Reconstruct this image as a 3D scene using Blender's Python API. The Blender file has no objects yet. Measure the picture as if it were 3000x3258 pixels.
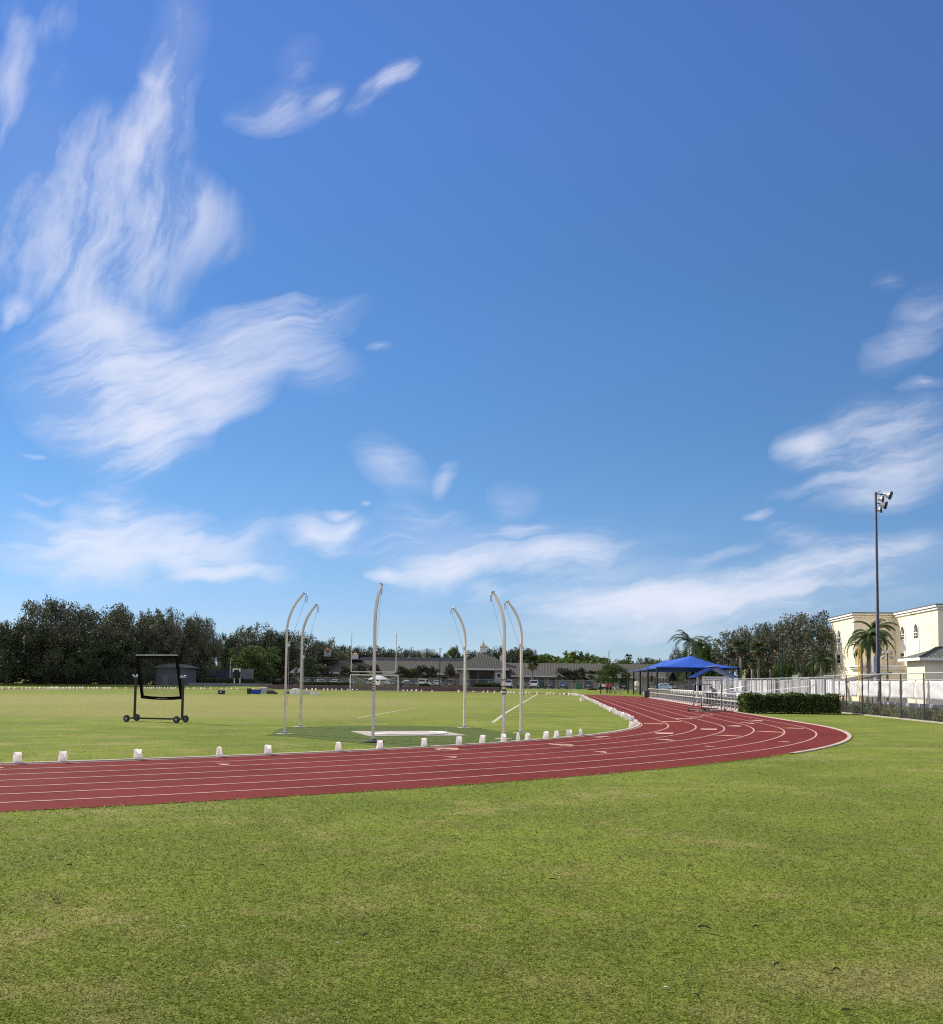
import bpy, bmesh, math, random
import numpy as np
from mathutils import Vector, Matrix

# ------------------------------------------------------------------ camera, world, sun
scene = bpy.context.scene
COL = scene.collection
# photo geometry (3000 x 3258 frame); world axes follow the running track: +Y runs down the right straight
FOC, CX, CY, Y0, ROLL, HCAM, TH = 3300.0, 1500.0, 1950.0, 2169.12, 0.0115, 1.6812, 0.0813
_c, _s = math.cos(ROLL), math.sin(ROLL)
_p = math.atan((Y0 - CY) / FOC)
RZ = Matrix.Rotation(TH, 3, 'Z')
_R, _F, _U = Vector((1, 0, 0)), Vector((0, math.cos(_p), math.sin(_p))), Vector((0, -math.sin(_p), math.cos(_p)))
CAMX = RZ @ (_c * _R + _s * _U)
CAMY = RZ @ (_c * _U - _s * _R)
CAMF = RZ @ _F
CAMO = Vector((0, 0, HCAM))


def ray(x, y):
    return (x - CX) * CAMX - (y - CY) * CAMY + FOC * CAMF


def at(x, y, z=0.0):                     # photo point lying on the level z
    d = ray(x, y)
    return CAMO + d * ((z - HCAM) / d.z)


def pt(x, y, Y):                         # photo point at the world depth Y
    d = ray(x, y)
    return CAMO + d * (Y / d.y)


def ptx(x, y, X):                        # photo point on the plane world X
    d = ray(x, y)
    return CAMO + d * (X / d.x)


cd = bpy.data.cameras.new('camera')
cam = bpy.data.objects.new('camera', cd)
COL.objects.link(cam)
cd.sensor_fit = 'VERTICAL'
cd.sensor_height = 24.0
cd.lens = 24.0 * FOC / 3258.0
cd.shift_x = 0.0
cd.shift_y = (CY - 3258 / 2) / 3258.0
cd.clip_start, cd.clip_end = 0.1, 4000.0
M = Matrix((CAMX, CAMY, -CAMF)).transposed().to_4x4()
M.translation = CAMO
cam.matrix_world = M
scene.camera = cam

scene.view_settings.view_transform = 'Standard'
scene.view_settings.look = 'None'
scene.view_settings.gamma = 1.0
scene.view_settings.exposure = 0.45
scene.cycles.max_bounces = 6
scene.cycles.transparent_max_bounces = 24
scene.cycles.use_denoising = False
scene.cycles.filter_width = 1.15

SUN_EL, SUN_AZ = math.radians(35.0), math.radians(-55.5)   # azimuth clockwise from +Y
SDIR = Vector((math.sin(SUN_AZ) * math.cos(SUN_EL), math.cos(SUN_AZ) * math.cos(SUN_EL), math.sin(SUN_EL)))
sd = bpy.data.lights.new('sun', 'SUN')
sd.energy, sd.angle, sd.color = 4.7, math.radians(0.5), (1.0, 0.92, 0.78)
sun = bpy.data.objects.new('sun', sd)
COL.objects.link(sun)
sun.rotation_euler = SDIR.to_track_quat('Z', 'Y').to_euler()
sun.location = (0, 0, 60)

world = bpy.data.worlds.new('World')
scene.world = world
world.use_nodes = True
WT = world.node_tree
for n in list(WT.nodes):
    WT.nodes.remove(n)
WN, WL = WT.nodes.new, WT.links.new


def wm(op, a, b=None, c=None, clamp=False):
    n = WN('ShaderNodeMath')
    n.operation, n.use_clamp = op, clamp
    for i, v in enumerate((a, b, c)):
        if v is None:
            continue
        if isinstance(v, (int, float)):
            n.inputs[i].default_value = v
        else:
            WL(v, n.inputs[i])
    return n.outputs[0]


def build_world():
    out = WN('ShaderNodeOutputWorld')
    bg = WN('ShaderNodeBackground')
    bg.inputs['Strength'].default_value = 0.1
    WL(bg.outputs[0], out.inputs[0])
    sky = WN('ShaderNodeTexSky')
    sky.sky_type = 'NISHITA'
    sky.sun_disc = False
    sky.sun_elevation = SUN_EL
    sky.sun_rotation = SUN_AZ % (2 * math.pi)
    sky.altitude, sky.air_density, sky.dust_density, sky.ozone_density = 0.0, 1.0, SKY_DUST, SKY_OZONE
    hs = WN('ShaderNodeHueSaturation')
    hs.inputs['Saturation'].default_value = SKY_SAT
    hs.inputs['Value'].default_value = SKY_VAL
    hs.inputs['Hue'].default_value = SKY_HUE
    WL(sky.outputs[0], hs.inputs['Color'])
    # phone-camera grade of the blue by elevation
    tcz = WN('ShaderNodeTexCoord')
    spz = WN('ShaderNodeSeparateXYZ')
    WL(tcz.outputs['Generated'], spz.inputs[0])
    cr = WN('ShaderNodeValToRGB')
    cr.color_ramp.interpolation = 'EASE'
    stops = [(ray(1700, y).normalized().z, c) for y, c in SKY_GRADE]
    els = cr.color_ramp.elements
    for i, (p, c) in enumerate(sorted(stops, key=lambda q: q[0])):
        e = els[i] if i < 2 else els.new(p)
        e.position = p
        e.color = (c[0] / 1.6, c[1] / 1.6, c[2] / 1.6, 1)
    WL(spz.outputs[2], cr.inputs[0])
    gr = WN('ShaderNodeMix')
    gr.data_type, gr.blend_type = 'RGBA', 'MULTIPLY'
    gr.inputs[0].default_value = 1.0
    WL(hs.outputs[0], gr.inputs[6])
    WL(cr.outputs[0], gr.inputs[7])
    # cirrus laid out in the sky by direction (a tangent plane round the +Y direction)
    tc = WN('ShaderNodeTexCoord')
    sp = WN('ShaderNodeSeparateXYZ')
    WL(tc.outputs['Generated'], sp.inputs[0])
    ysafe = wm('MAXIMUM', sp.outputs[1], 0.05)
    u, v = wm('DIVIDE', sp.outputs[0], ysafe), wm('DIVIDE', sp.outputs[2], ysafe)
    front = wm('GREATER_THAN', sp.outputs[1], 0.1)
    cb = WN('ShaderNodeCombineXYZ')
    WL(u, cb.inputs[0])
    WL(v, cb.inputs[1])
    uv = cb.outputs[0]

    def noise(vec, scale, detail, rough, dist=0.0, seed=0.0):
        n = WN('ShaderNodeTexNoise')
        off = WN('ShaderNodeVectorMath')
        off.operation = 'ADD'
        off.inputs[1].default_value = (0, 0, seed)
        WL(vec, off.inputs[0])
        vec = off.outputs[0]
        n.inputs['Scale'].default_value = scale
        n.inputs['Detail'].default_value = detail
        n.inputs['Roughness'].default_value = rough
        n.inputs['Distortion'].default_value = dist
        WL(vec, n.inputs['Vector'])
        return n

    def warp(vec, scale, amount, seed, detail=3):
        n = noise(vec, scale, detail, 0.55, 0, seed)
        a = WN('ShaderNodeVectorMath')
        a.operation = 'MULTIPLY_ADD'
        WL(n.outputs['Color'], a.inputs[0])
        a.inputs[1].default_value = (amount, amount, 0)
        a.inputs[2].default_value = (-amount / 2, -amount / 2, 0)
        b = WN('ShaderNodeVectorMath')
        b.operation = 'ADD'
        WL(a.outputs[0], b.inputs[0])
        WL(vec, b.inputs[1])
        return b.outputs[0]

    wuv = warp(warp(uv, 7.0, 0.06, 1.3, 2), 26.0, 0.014, 4.1, 3)

    def tang(x, y):
        d = ray(x, y)
        return d.x / d.y, d.z / d.y

    def blob(x0, y0, x1, y1, w, k):
        a, b = tang(x0, y0), tang(x1, y1)
        m = WN('ShaderNodeMapping')
        m.vector_type = 'TEXTURE'
        dx, dy = b[0] - a[0], b[1] - a[1]
        L = math.hypot(dx, dy) / 2
        W = w / FOC
        m.inputs['Location'].default_value = ((a[0] + b[0]) / 2, (a[1] + b[1]) / 2, 0)
        m.inputs['Rotation'].default_value = (0, 0, math.atan2(dy, dx))
        m.inputs['Scale'].default_value = (L + W * 0.6, W, 1)
        WL(wuv, m.inputs['Vector'])
        g = WN('ShaderNodeTexGradient')
        g.gradient_type = 'SPHERICAL'
        WL(m.outputs[0], g.inputs[0])
        return g.outputs['Fac'], k

    def fibre(angle, lng, acr, seed, dist=0.6):
        m = WN('ShaderNodeMapping')
        m.vector_type = 'TEXTURE'
        m.inputs['Rotation'].default_value = (0, 0, math.radians(angle))
        m.inputs['Scale'].default_value = (1 / lng, 1 / acr, 1)
        WL(wuv, m.inputs['Vector'])
        n = noise(m.outputs[0], 1.0, 7, 0.64, 0.0, seed)
        r = WN('ShaderNodeMapRange')
        r.inputs['From Min'].default_value, r.inputs['From Max'].default_value = 0.36, 0.64
        WL(n.outputs[0], r.inputs['Value'])
        return r.outputs[0]

    total = None
    for strokes, (ang, lng, acr, seed, fmin, fmax) in CLOUDS:
        f = fibre(ang, lng, acr, seed)
        s = None
        for st in strokes:
            o, k = blob(*st)
            s = wm('MULTIPLY', o, k) if s is None else wm('MULTIPLY_ADD', o, k, s)
        tex = wm('MULTIPLY_ADD', f, fmax, -fmin)
        tex = wm('MAXIMUM', wm('MULTIPLY_ADD', s, .82, tex), 0.0)
        d = wm('MULTIPLY', wm('POWER', wm('MAXIMUM', s, 0.0), 0.75), tex)
        d = wm('MULTIPLY_ADD', s, 0.3, d)
        total = d if total is None else wm('ADD', total, d)
    # faint veil low over the horizon and soft shoulder
    a = wm('MULTIPLY', total, front)
    a = wm('SUBTRACT', 1.0, wm('POWER', 2.71828, wm('MULTIPLY', a, -1.3)))
    a = wm('MULTIPLY', a, 0.9, clamp=True)
    # extra cirrus added overhead and behind, out of view, as neutral fill light
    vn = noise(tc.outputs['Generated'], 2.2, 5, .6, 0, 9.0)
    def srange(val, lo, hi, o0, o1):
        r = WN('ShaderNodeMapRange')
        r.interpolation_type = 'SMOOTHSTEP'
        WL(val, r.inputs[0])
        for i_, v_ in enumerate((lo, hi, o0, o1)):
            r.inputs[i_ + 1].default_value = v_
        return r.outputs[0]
    fill_veil = wm('MAXIMUM', srange(sp.outputs[2], .64, .85, 0, 1), srange(sp.outputs[1], .35, .7, 1, 0))
    fill_veil = wm('MULTIPLY', fill_veil, srange(vn.outputs[0], .3, .7, .4, .85))
    a = wm('MAXIMUM', a, fill_veil)
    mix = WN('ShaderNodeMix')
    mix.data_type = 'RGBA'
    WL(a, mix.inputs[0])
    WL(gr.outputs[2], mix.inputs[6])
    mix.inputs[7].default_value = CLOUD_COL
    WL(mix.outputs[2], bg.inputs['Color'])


SKY_SAT, SKY_VAL, SKY_HUE, SKY_DUST, SKY_OZONE = 1.0, 1.17, 0.5, 0.0, 3.0
SKY_GRADE = [(30, (.7, .95, 1.38)), (1000, (.58, .84, 1.13)), (1500, (.56, .785, 1.03)), (1800, (.6, .765, 1.03)), (2000, (.62, .755, 1.08)), (2130, (.64, .81, 1.24))]
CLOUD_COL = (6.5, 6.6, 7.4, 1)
# strokes in photo pixels: x0, y0, x1, y1, half width, strength
CLOUDS = [
    ([(0, 420, 90, 60, 78, 0.27), (70, 120, 40, 10, 65, 0.14), (150, 110, 230, 20, 78, 0.14), (20, 480, 160, 250, 208, 0.11),
      (460, 470, 560, 250, 124, 0.41), (540, 330, 590, 20, 130, 0.32), (590, 120, 570, -60, 117, 0.21), (480, 210, 520, 280, 34, 0.16),
      (380, 500, 520, 420, 195, 0.21), (60, 560, 520, 620, 338, 0.23), (300, 420, 420, 640, 195, 0.19),
      (-40, 760, 520, 820, 299, 0.33), (350, 680, 720, 730, 208, 0.23), (560, 560, 700, 780, 143, 0.16),
      (60, 850, 480, 930, 169, 0.25), (210, 880, 330, 1080, 117, 0.27), (460, 760, 520, 960, 143, 0.19)],
     (74, 6.5, 22.1, 2.7, .56, 1.5)),
    ([(160, 1190, 560, 1330, 299, 0.69), (230, 1060, 480, 1180, 195, 0.43), (420, 1240, 820, 1130, 221, 0.56), (640, 1060, 1130, 975, 91, 0.65),
      (520, 1340, 480, 1440, 117, 0.47), (300, 1350, 560, 1400, 143, 0.39), (700, 1150, 1020, 1100, 78, 0.34), (560, 1330, 860, 1210, 117, 0.43),
      (1140, 1103, 1250, 1088, 21, 0.3), (0, 985, 70, 1010, 52, 0.39), (0, 1010, 20, 1050, 34, 0.34), (40, 1440, 120, 1456, 12, 0.26),
      (900, 1160, 1100, 1180, 91, 0.13)],
     (17, 5.2, 26.0, 8.4, .56, 1.5)),
    ([(300, 1590, 430, 1690, 143, 0.67), (0, 1760, 640, 1740, 143, 0.67), (60, 1690, 330, 1720, 104, 0.48), (460, 1660, 700, 1760, 104, 0.58), (640, 1730, 880, 1690, 65, 0.38),
      (560, 1830, 980, 1838, 32, 0.73), (560, 1790, 700, 1830, 52, 0.38), (20, 1590, 200, 1573, 16, 0.34), (0, 1655, 90, 1640, 29, 0.19), (190, 1600, 250, 1640, 52, 0.24),
      (900, 1690, 1160, 1735, 78, 0.77), (1040, 1690, 1190, 1680, 40, 0.58), (1020, 1637, 1130, 1645, 16, 0.63), (1145, 1626, 1190, 1628, 9, 0.38),
      (1180, 1830, 1270, 1815, 32, 0.67), (1160, 1440, 1320, 1540, 104, 0.24), (1390, 1560, 1450, 1490, 37, 0.34), (300, 1800, 1000, 1800, 110, .14), (700, 1750, 800, 1790, 78, 0.24)],
     (6, 5.85, 28.6, 5.2, .56, 1.5)),
    ([(1240, 1720, 1500, 1760, 150, .5), (1260, 1860, 1640, 1700, 95, .5), (1500, 1760, 1980, 1740, 100, .42), (1600, 1690, 1770, 1668, 30, .45), (1700, 1800, 2080, 1760, 75, .38),
      (1470, 1890, 1600, 1880, 44, .36), (1600, 1580, 1680, 1610, 70, .14), (1640, 1945, 2350, 1905, 70, .8), (1850, 1930, 2700, 1855, 70, .72), (2300, 1870, 3050, 1770, 95, .72),
      (2440, 1710, 2640, 1790, 55, .42), (2650, 1790, 3050, 1730, 70, .34), (2150, 1820, 2400, 1740, 28, .3), (1700, 2000, 2400, 1990, 60, .3), (2300, 1960, 2700, 1930, 60, .26), (1500, 2020, 2000, 2040, 50, .17), (1500, 1965, 3050, 1880, 150, .22), (1300, 1800, 2200, 1760, 150, .16)],
     (9, 5.2, 26.0, 1.9, .56, 1.5)),
    ([(2470, 1410, 2640, 1420, 85, .62), (2560, 1420, 3050, 1330, 150, .45), (2600, 1530, 3050, 1450, 100, .5), (2440, 1570, 2800, 1500, 40, .38),
      (2560, 1620, 3050, 1530, 60, .25), (2360, 1640, 2450, 1630, 24, .3), (2840, 1215, 3010, 1200, 25, .69), (2780, 1150, 2960, 1040, 70, .2), (2900, 1060, 3010, 900, 100, .2), (2790, 870, 2880, 860, 45, .14), (2700, 1340, 3000, 1300, 100, .2)],
     (13, 5.2, 23.4, 6.6, .56, 1.5)),
    ([(760, 370, 1040, 300, 104, 0.3), (1020, 330, 1070, 260, 65, 0.34), (900, 220, 1000, 100, 78, 0.21), (1150, 290, 1300, 190, 58, 0.47), (1230, 230, 1310, 170, 58, 0.34), (1120, 340, 1180, 300, 52, 0.26), (860, 320, 960, 250, 78, 0.13)],
     (32, 6.5, 20.8, 3.3, .56, 1.5)),
]
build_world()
# ------------------------------------------------------------------ helpers
rnd = random.Random(7)


def tag(o, label=None, cat=None, group=None, kind=None):
    if label:
        o['label'] = label
    if cat:
        o['category'] = cat
    if group:
        o['group'] = group
    if kind:
        o['kind'] = kind
    return o


class MB:
    def __init__(self):
        self.v, self.f, self.mi = [], [], []

    def add(self, vs, fs, m=0):
        b = len(self.v)
        self.v += [tuple(v) for v in vs]
        self.f += [tuple(i + b for i in f) for f in fs]
        self.mi += [m] * len(fs)
        return self

    def box(self, c, s, rz=0.0, m=0, taper=1.0, mat=None):
        x, y, z = s[0] / 2, s[1] / 2, s[2] / 2
        vs = [Vector((sx * x * (taper if sz > 0 else 1), sy * y * (taper if sz > 0 else 1), sz * z)) for sz in (-1, 1) for sx, sy in ((-1, -1), (1, -1), (1, 1), (-1, 1))]
        R = mat if mat is not None else Matrix.Rotation(rz, 3, 'Z')
        c = Vector(c)
        return self.add([R @ v + c for v in vs], [(0, 3, 2, 1), (4, 5, 6, 7), (0, 1, 5, 4), (1, 2, 6, 5), (2, 3, 7, 6), (3, 0, 4, 7)], m)

    def span(self, x0, x1, y0, y1, z0, z1, m=0):
        return self.box(((x0 + x1) / 2, (y0 + y1) / 2, (z0 + z1) / 2), (abs(x1 - x0), abs(y1 - y0), abs(z1 - z0)), 0, m)

    def tube(self, pts, r, n=8, m=0, cap=True, square=False):
        pts = [Vector(p) for p in pts]
        rs = r if isinstance(r, (list, tuple)) else [r] * len(pts)
        t0 = (pts[1] - pts[0]).normalized()
        up = Vector((0, 0, 1)) if abs(t0.z) < 0.9 else Vector((1, 0, 0))
        e1 = t0.cross(up).normalized()
        vs, fs = [], []
        if square:
            n = 4
        for i, p in enumerate(pts):
            a = pts[max(i - 1, 0)]
            b = pts[min(i + 1, len(pts) - 1)]
            t = (b - a).normalized()
            e1 = (e1 - t * e1.dot(t)).normalized()
            e2 = t.cross(e1)
            for k in range(n):
                an = 2 * math.pi * (k + (0.5 if square else 0)) / n
                rr = rs[i] * (1.414 if square else 1)
                vs.append(p + e1 * math.cos(an) * rr + e2 * math.sin(an) * rr)
        for i in range(len(pts) - 1):
            for k in range(n):
                a, b = i * n + k, i * n + (k + 1) % n
                fs.append((a, b, b + n, a + n))
        if cap:
            fs.append(tuple(range(n - 1, -1, -1)))
            fs.append(tuple((len(pts) - 1) * n + k for k in range(n)))
        return self.add(vs, fs, m)

    def bar(self, a, b, w=0.05, m=0, n=6):
        return self.tube([a, b], w / 2, n, m)

    def lathe(self, prof, n=16, c=(0, 0, 0), m=0, R=None):
        vs, fs = [], []
        c = Vector(c)
        for r, z in prof:
            for k in range(n):
                an = 2 * math.pi * k / n
                p = Vector((r * math.cos(an), r * math.sin(an), z))
                vs.append((R @ p if R else p) + c)
        for i in range(len(prof) - 1):
            for k in range(n):
                a, b = i * n + k, i * n + (k + 1) % n
                fs.append((a, b, b + n, a + n))
        fs.append(tuple(range(n - 1, -1, -1)))
        fs.append(tuple((len(prof) - 1) * n + k for k in range(n)))
        return self.add(vs, fs, m)

    def poly(self, pts, m=0):
        return self.add(pts, [tuple(range(len(pts)))], m)

    def prism(self, pts, d, m=0):            # polygon pts extruded along vector d
        n = len(pts)
        d = Vector(d)
        vs = [Vector(p) for p in pts] + [Vector(p) + d for p in pts]
        fs = [tuple(range(n - 1, -1, -1)), tuple(range(n, 2 * n))] + [(i, (i + 1) % n, (i + 1) % n + n, i + n) for i in range(n)]
        return self.add(vs, fs, m)

    def build(self, name, mat, parent=None, smooth=False, bevel=0.0):
        me = bpy.data.meshes.new(name)
        me.from_pydata(self.v, [], self.f)
        mats = mat if isinstance(mat, (list, tuple)) else [mat]
        for q in mats:
            me.materials.append(q)
        if len(mats) > 1:
            me.polygons.foreach_set('material_index', self.mi)
        bm = bmesh.new()
        bm.from_mesh(me)
        bmesh.ops.recalc_face_normals(bm, faces=bm.faces)
        bm.to_mesh(me)
        bm.free()
        if smooth:
            me.polygons.foreach_set('use_smooth', [True] * len(me.polygons))
        o = bpy.data.objects.new(name, me)
        COL.objects.link(o)
        if parent:
            o.parent = parent
        if bevel:
            b = o.modifiers.new('bevel', 'BEVEL')
            b.width, b.segments, b.limit_method = bevel, 2, 'ANGLE'
        return o


def empty(name, loc, rz=0.0, scale=1.0):
    o = bpy.data.objects.new(name, None)
    o.empty_display_size = 0.2
    COL.objects.link(o)
    o.location = loc
    o.rotation_euler = (0, 0, rz)
    o.scale = (scale,) * 3 if isinstance(scale, (int, float)) else scale
    return o


def thing(name, label, cat, loc=(0, 0, 0), rz=0.0, group=None, scale=1.0):
    return tag(empty(name, loc, rz, scale), label, cat, group)


def copy_tree(o, parent=None):
    c = o.copy()
    COL.objects.link(c)
    c.parent = parent
    for ch in o.children:
        copy_tree(ch, c)
    return c


def npmesh(name, verts, faces, mat, parent=None):
    """verts (N,3) array, faces (M,k) array of equal-sized faces"""
    me = bpy.data.meshes.new(name)
    k = faces.shape[1]
    me.vertices.add(len(verts))
    me.vertices.foreach_set('co', verts.astype(np.float32).ravel())
    me.loops.add(faces.size)
    me.loops.foreach_set('vertex_index', faces.astype(np.int32).ravel())
    me.polygons.add(len(faces))
    me.polygons.foreach_set('loop_start', np.arange(0, faces.size, k, dtype=np.int32))
    me.update(calc_edges=True)
    me.materials.append(mat)
    if parent == 'mesh':
        return me
    o = bpy.data.objects.new(name, me)
    COL.objects.link(o)
    if parent:
        o.parent = parent
    return o


# ------------------------------------------------------------------ materials
class NT:
    def __init__(self, name):
        self.m = bpy.data.materials.new(name)
        self.m.use_nodes = True
        self.t = self.m.node_tree
        self.b = self.t.nodes['Principled BSDF']
        self.out = self.t.nodes['Material Output']

    def n(self, typ, **kw):
        q = self.t.nodes.new(typ)
        for k, v in kw.items():
            setattr(q, k, v)
        return q

    def put(self, sock, v):
        if isinstance(v, bpy.types.NodeSocket):
            self.t.links.new(v, sock)
        else:
            sock.default_value = v

    def math(self, op, a, b=0.0, c=0.0, clamp=False):
        q = self.n('ShaderNodeMath', operation=op, use_clamp=clamp)
        for s, v in zip(q.inputs, (a, b, c)):
            self.put(s, v)
        return q.outputs[0]

    def noise(self, scale, detail=4, rough=0.55, vec=None, dist=0.0, dim='3D'):
        q = self.n('ShaderNodeTexNoise', noise_dimensions=dim)
        q.inputs['Scale'].default_value = scale
        q.inputs['Detail'].default_value = detail
        q.inputs['Roughness'].default_value = rough
        q.inputs['Distortion'].default_value = dist
        if vec is not None:
            self.t.links.new(vec, q.inputs['Vector'])
        return q.outputs[0]

    def ramp(self, v, lo, hi, a=0.0, b=1.0, smooth=True):
        q = self.n('ShaderNodeMapRange')
        if smooth:
            q.interpolation_type = 'SMOOTHSTEP'
        for s, x in zip(q.inputs, (v, lo, hi, a, b)):
            self.put(s, x)
        return q.outputs[0]

    def mix(self, f, a, b, mode='MIX'):
        q = self.n('ShaderNodeMix', data_type='RGBA', blend_type=mode)
        self.put(q.inputs[0], f)
        self.put(q.inputs[6], a if not isinstance(a, tuple) else (*a[:3], 1))
        self.put(q.inputs[7], b if not isinstance(b, tuple) else (*b[:3], 1))
        return q.outputs[2]

    def vec(self, kind='obj', scale=None, rot=None):
        if kind == 'pos':
            o = self.n('ShaderNodeNewGeometry').outputs['Position']
        else:
            o = self.n('ShaderNodeTexCoord').outputs['Object']
        if scale or rot:
            q = self.n('ShaderNodeMapping')
            self.t.links.new(o, q.inputs[0])
            if scale:
                q.inputs['Scale'].default_value = scale
            if rot:
                q.inputs['Rotation'].default_value = rot
            o = q.outputs[0]
        return o

    def bump(self, h, strength=0.3, dist=0.02):
        q = self.n('ShaderNodeBump')
        q.inputs['Strength'].default_value = strength
        q.inputs['Distance'].default_value = dist
        self.t.links.new(h, q.inputs['Height'])
        self.t.links.new(q.outputs[0], self.b.inputs['Normal'])


def mat(name, c, c2=None, scale=6.0, rough=0.6, metal=0.0, bump=0.0, bscale=None, spec=None, detail=5):
    t = NT(name)
    v = t.vec('obj')
    c2 = c2 or tuple(x * 0.82 for x in c)
    n = t.noise(scale, detail, 0.6, v)
    t.put(t.b.inputs['Base Color'], t.mix(t.ramp(n, 0.35, 0.68), c, c2))
    t.b.inputs['Roughness'].default_value = rough
    t.b.inputs['Metallic'].default_value = metal
    if spec is not None:
        t.b.inputs['Specular IOR Level'].default_value = spec
    if bump:
        t.bump(t.noise(bscale or scale * 4, 4, 0.6, v), bump, 0.02)
    return t.m


def leafmat(name, a, b, c, transl=0.25):
    """a, b shades per leaf, c shade per clump"""
    t = NT(name)
    g = t.n('ShaderNodeNewGeometry')
    n = t.noise(0.55, 3, 0.6, t.vec('pos'))
    col = t.mix(g.outputs['Random Per Island'], a, b)
    col = t.mix(t.ramp(n, 0.4, 0.65), col, c)
    t.put(t.b.inputs['Base Color'], col)
    t.b.inputs['Roughness'].default_value = 0.62
    t.b.inputs['Specular IOR Level'].default_value = 0.3
    tr = t.n('ShaderNodeBsdfTranslucent')
    t.put(tr.inputs[0], t.mix(0.5, col, (0.09, 0.13, 0.02)))
    ms = t.n('ShaderNodeMixShader')
    ms.inputs[0].default_value = transl
    t.t.links.new(t.b.outputs[0], ms.inputs[1])
    t.t.links.new(tr.outputs[0], ms.inputs[2])
    t.t.links.new(ms.outputs[0], t.out.inputs[0])
    return t.m


def meshmat(name, col, pitch, wire, axes=(0, 2), diamond=True, rough=0.5, metal=0.5):
    """wire netting: real gaps between wires, by object coordinates"""
    t = NT(name)
    sp = t.n('ShaderNodeSeparateXYZ')
    t.t.links.new(t.vec('obj'), sp.inputs[0])
    u, v = sp.outputs[axes[0]], sp.outputs[axes[1]]
    if diamond:
        a, b = t.math('ADD', u, v), t.math('SUBTRACT', u, v)
    else:
        a, b = u, v
    k = 1.0 / pitch
    def w(x):
        f = t.math('FRACT', t.math('MULTIPLY', x, k))
        return t.math('LESS_THAN', f, wire / pitch)
    m = t.math('MAXIMUM', w(a), w(b))
    t.put(t.b.inputs['Base Color'], (*col, 1))
    t.b.inputs['Roughness'].default_value = rough
    t.b.inputs['Metallic'].default_value = metal
    tr = t.n('ShaderNodeBsdfTransparent')
    ms = t.n('ShaderNodeMixShader')
    t.put(ms.inputs[0], m)
    t.t.links.new(tr.outputs[0], ms.inputs[1])
    t.t.links.new(t.b.outputs[0], ms.inputs[2])
    t.t.links.new(ms.outputs[0], t.out.inputs[0])
    return t.m


def srgb(r, g, b, k=1.0):
    f = lambda x: (x / 255 / 12.92 if x / 255 <= 0.04045 else ((x / 255 + 0.055) / 1.055) ** 2.4) * k
    return (f(r), f(g), f(b))


MT = {}
MT['white'] = mat('white_paint', (.78, .78, .76), (.7, .7, .69), 3, .5)
MT['aluminium'] = mat('aluminium', (.46, .46, .47), (.38, .38, .39), 5, .45, .6)
MT['cage_metal'] = mat('cage_metal', (.74, .66, .58), (.6, .53, .46), 2.5, .45, .4)
MT['galv'] = mat('galvanised_steel', (.42, .43, .45), (.34, .35, .37), 8, .5, .6)
MT['black'] = mat('black_paint', (.012, .012, .014), (.02, .02, .022), 8, .45)
MT['black_fabric'] = mat('black_fabric', (.006, .006, .007), (.01, .01, .011), 40, .95, bump=.3, spec=.05)
MT['rubber'] = mat('rubber', (.015, .015, .015), (.03, .03, .03), 20, .8)
MT['rope'] = mat('rope', (.55, .53, .5), (.45, .43, .4), 60, .9)
MT['concrete'] = mat('concrete', (.4, .36, .3), (.3, .27, .22), 4, .9, bump=.3, bscale=40)
MT['brown_post'] = mat('brown_painted_steel', (.035, .024, .02), (.05, .035, .03), 12, .6)

MT['ink'] = mat('black_ink', (.01, .01, .01), None, 5, .7)
MT['grey_ink'] = mat('grey_print', (.3, .3, .31), None, 5, .7)
MT['bark'] = mat('bark', (.11, .085, .065), (.06, .048, .04), 6, .95, bump=.6)
MT['pale_bark'] = mat('pale_bark', (.3, .25, .2), (.2, .16, .13), 5, .95, bump=.5)
MT['oak_leaf'] = leafmat('oak_foliage', (.16, .158, .1), (.065, .074, .04), (.1, .104, .064), .08)
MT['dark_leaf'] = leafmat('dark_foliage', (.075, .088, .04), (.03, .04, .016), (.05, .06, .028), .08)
MT['green_leaf'] = leafmat('green_foliage', (.075, .12, .025), (.035, .07, .014), (.06, .09, .02), .3)
MT['bright_leaf'] = leafmat('bright_foliage', (.12, .18, .03), (.06, .11, .018), (.1, .14, .028), .3)
MT['magnolia_leaf'] = leafmat('magnolia_foliage', (.12, .1, .065), (.04, .05, .026), (.085, .075, .05), .12)
MT['hedge_leaf'] = leafmat('hedge_foliage', (.11, .16, .022), (.02, .04, .008), (.045, .08, .013), .14)
MT['croton_leaf'] = leafmat('croton_foliage', (.2, .17, .03), (.07, .09, .02), (.16, .09, .03), .3)
MT['dry_leaf'] = leafmat('dry_shrub_foliage', (.2, .2, .07), (.09, .12, .04), (.17, .16, .07), .3)
MT['palm_leaf'] = leafmat('palm_foliage', (.09, .13, .03), (.03, .055, .012), (.05, .08, .02), .2)
MT['glass'] = mat('window_glass', (.015, .02, .027), (.022, .03, .038), 2, .15, spec=.25)
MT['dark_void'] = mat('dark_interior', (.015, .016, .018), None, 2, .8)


def paper_mat():
    t = NT('white_paper')
    v = t.vec('obj')
    c = t.mix(t.ramp(t.noise(9, 5, .6, v), .35, .68), (.93, .89, .86), (.86, .81, .79))
    t.put(t.b.inputs['Base Color'], c)
    t.b.inputs['Roughness'].default_value = .8
    t.bump(t.noise(25, 4, .6, v), .3, .01)
    tr = t.n('ShaderNodeBsdfTranslucent')
    t.put(tr.inputs[0], c)
    ms = t.n('ShaderNodeMixShader')
    ms.inputs[0].default_value = .5
    t.t.links.new(t.b.outputs[0], ms.inputs[1])
    t.t.links.new(tr.outputs[0], ms.inputs[2])
    t.t.links.new(ms.outputs[0], t.out.inputs[0])
    return t.m


MT['paper'] = paper_mat()
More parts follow.
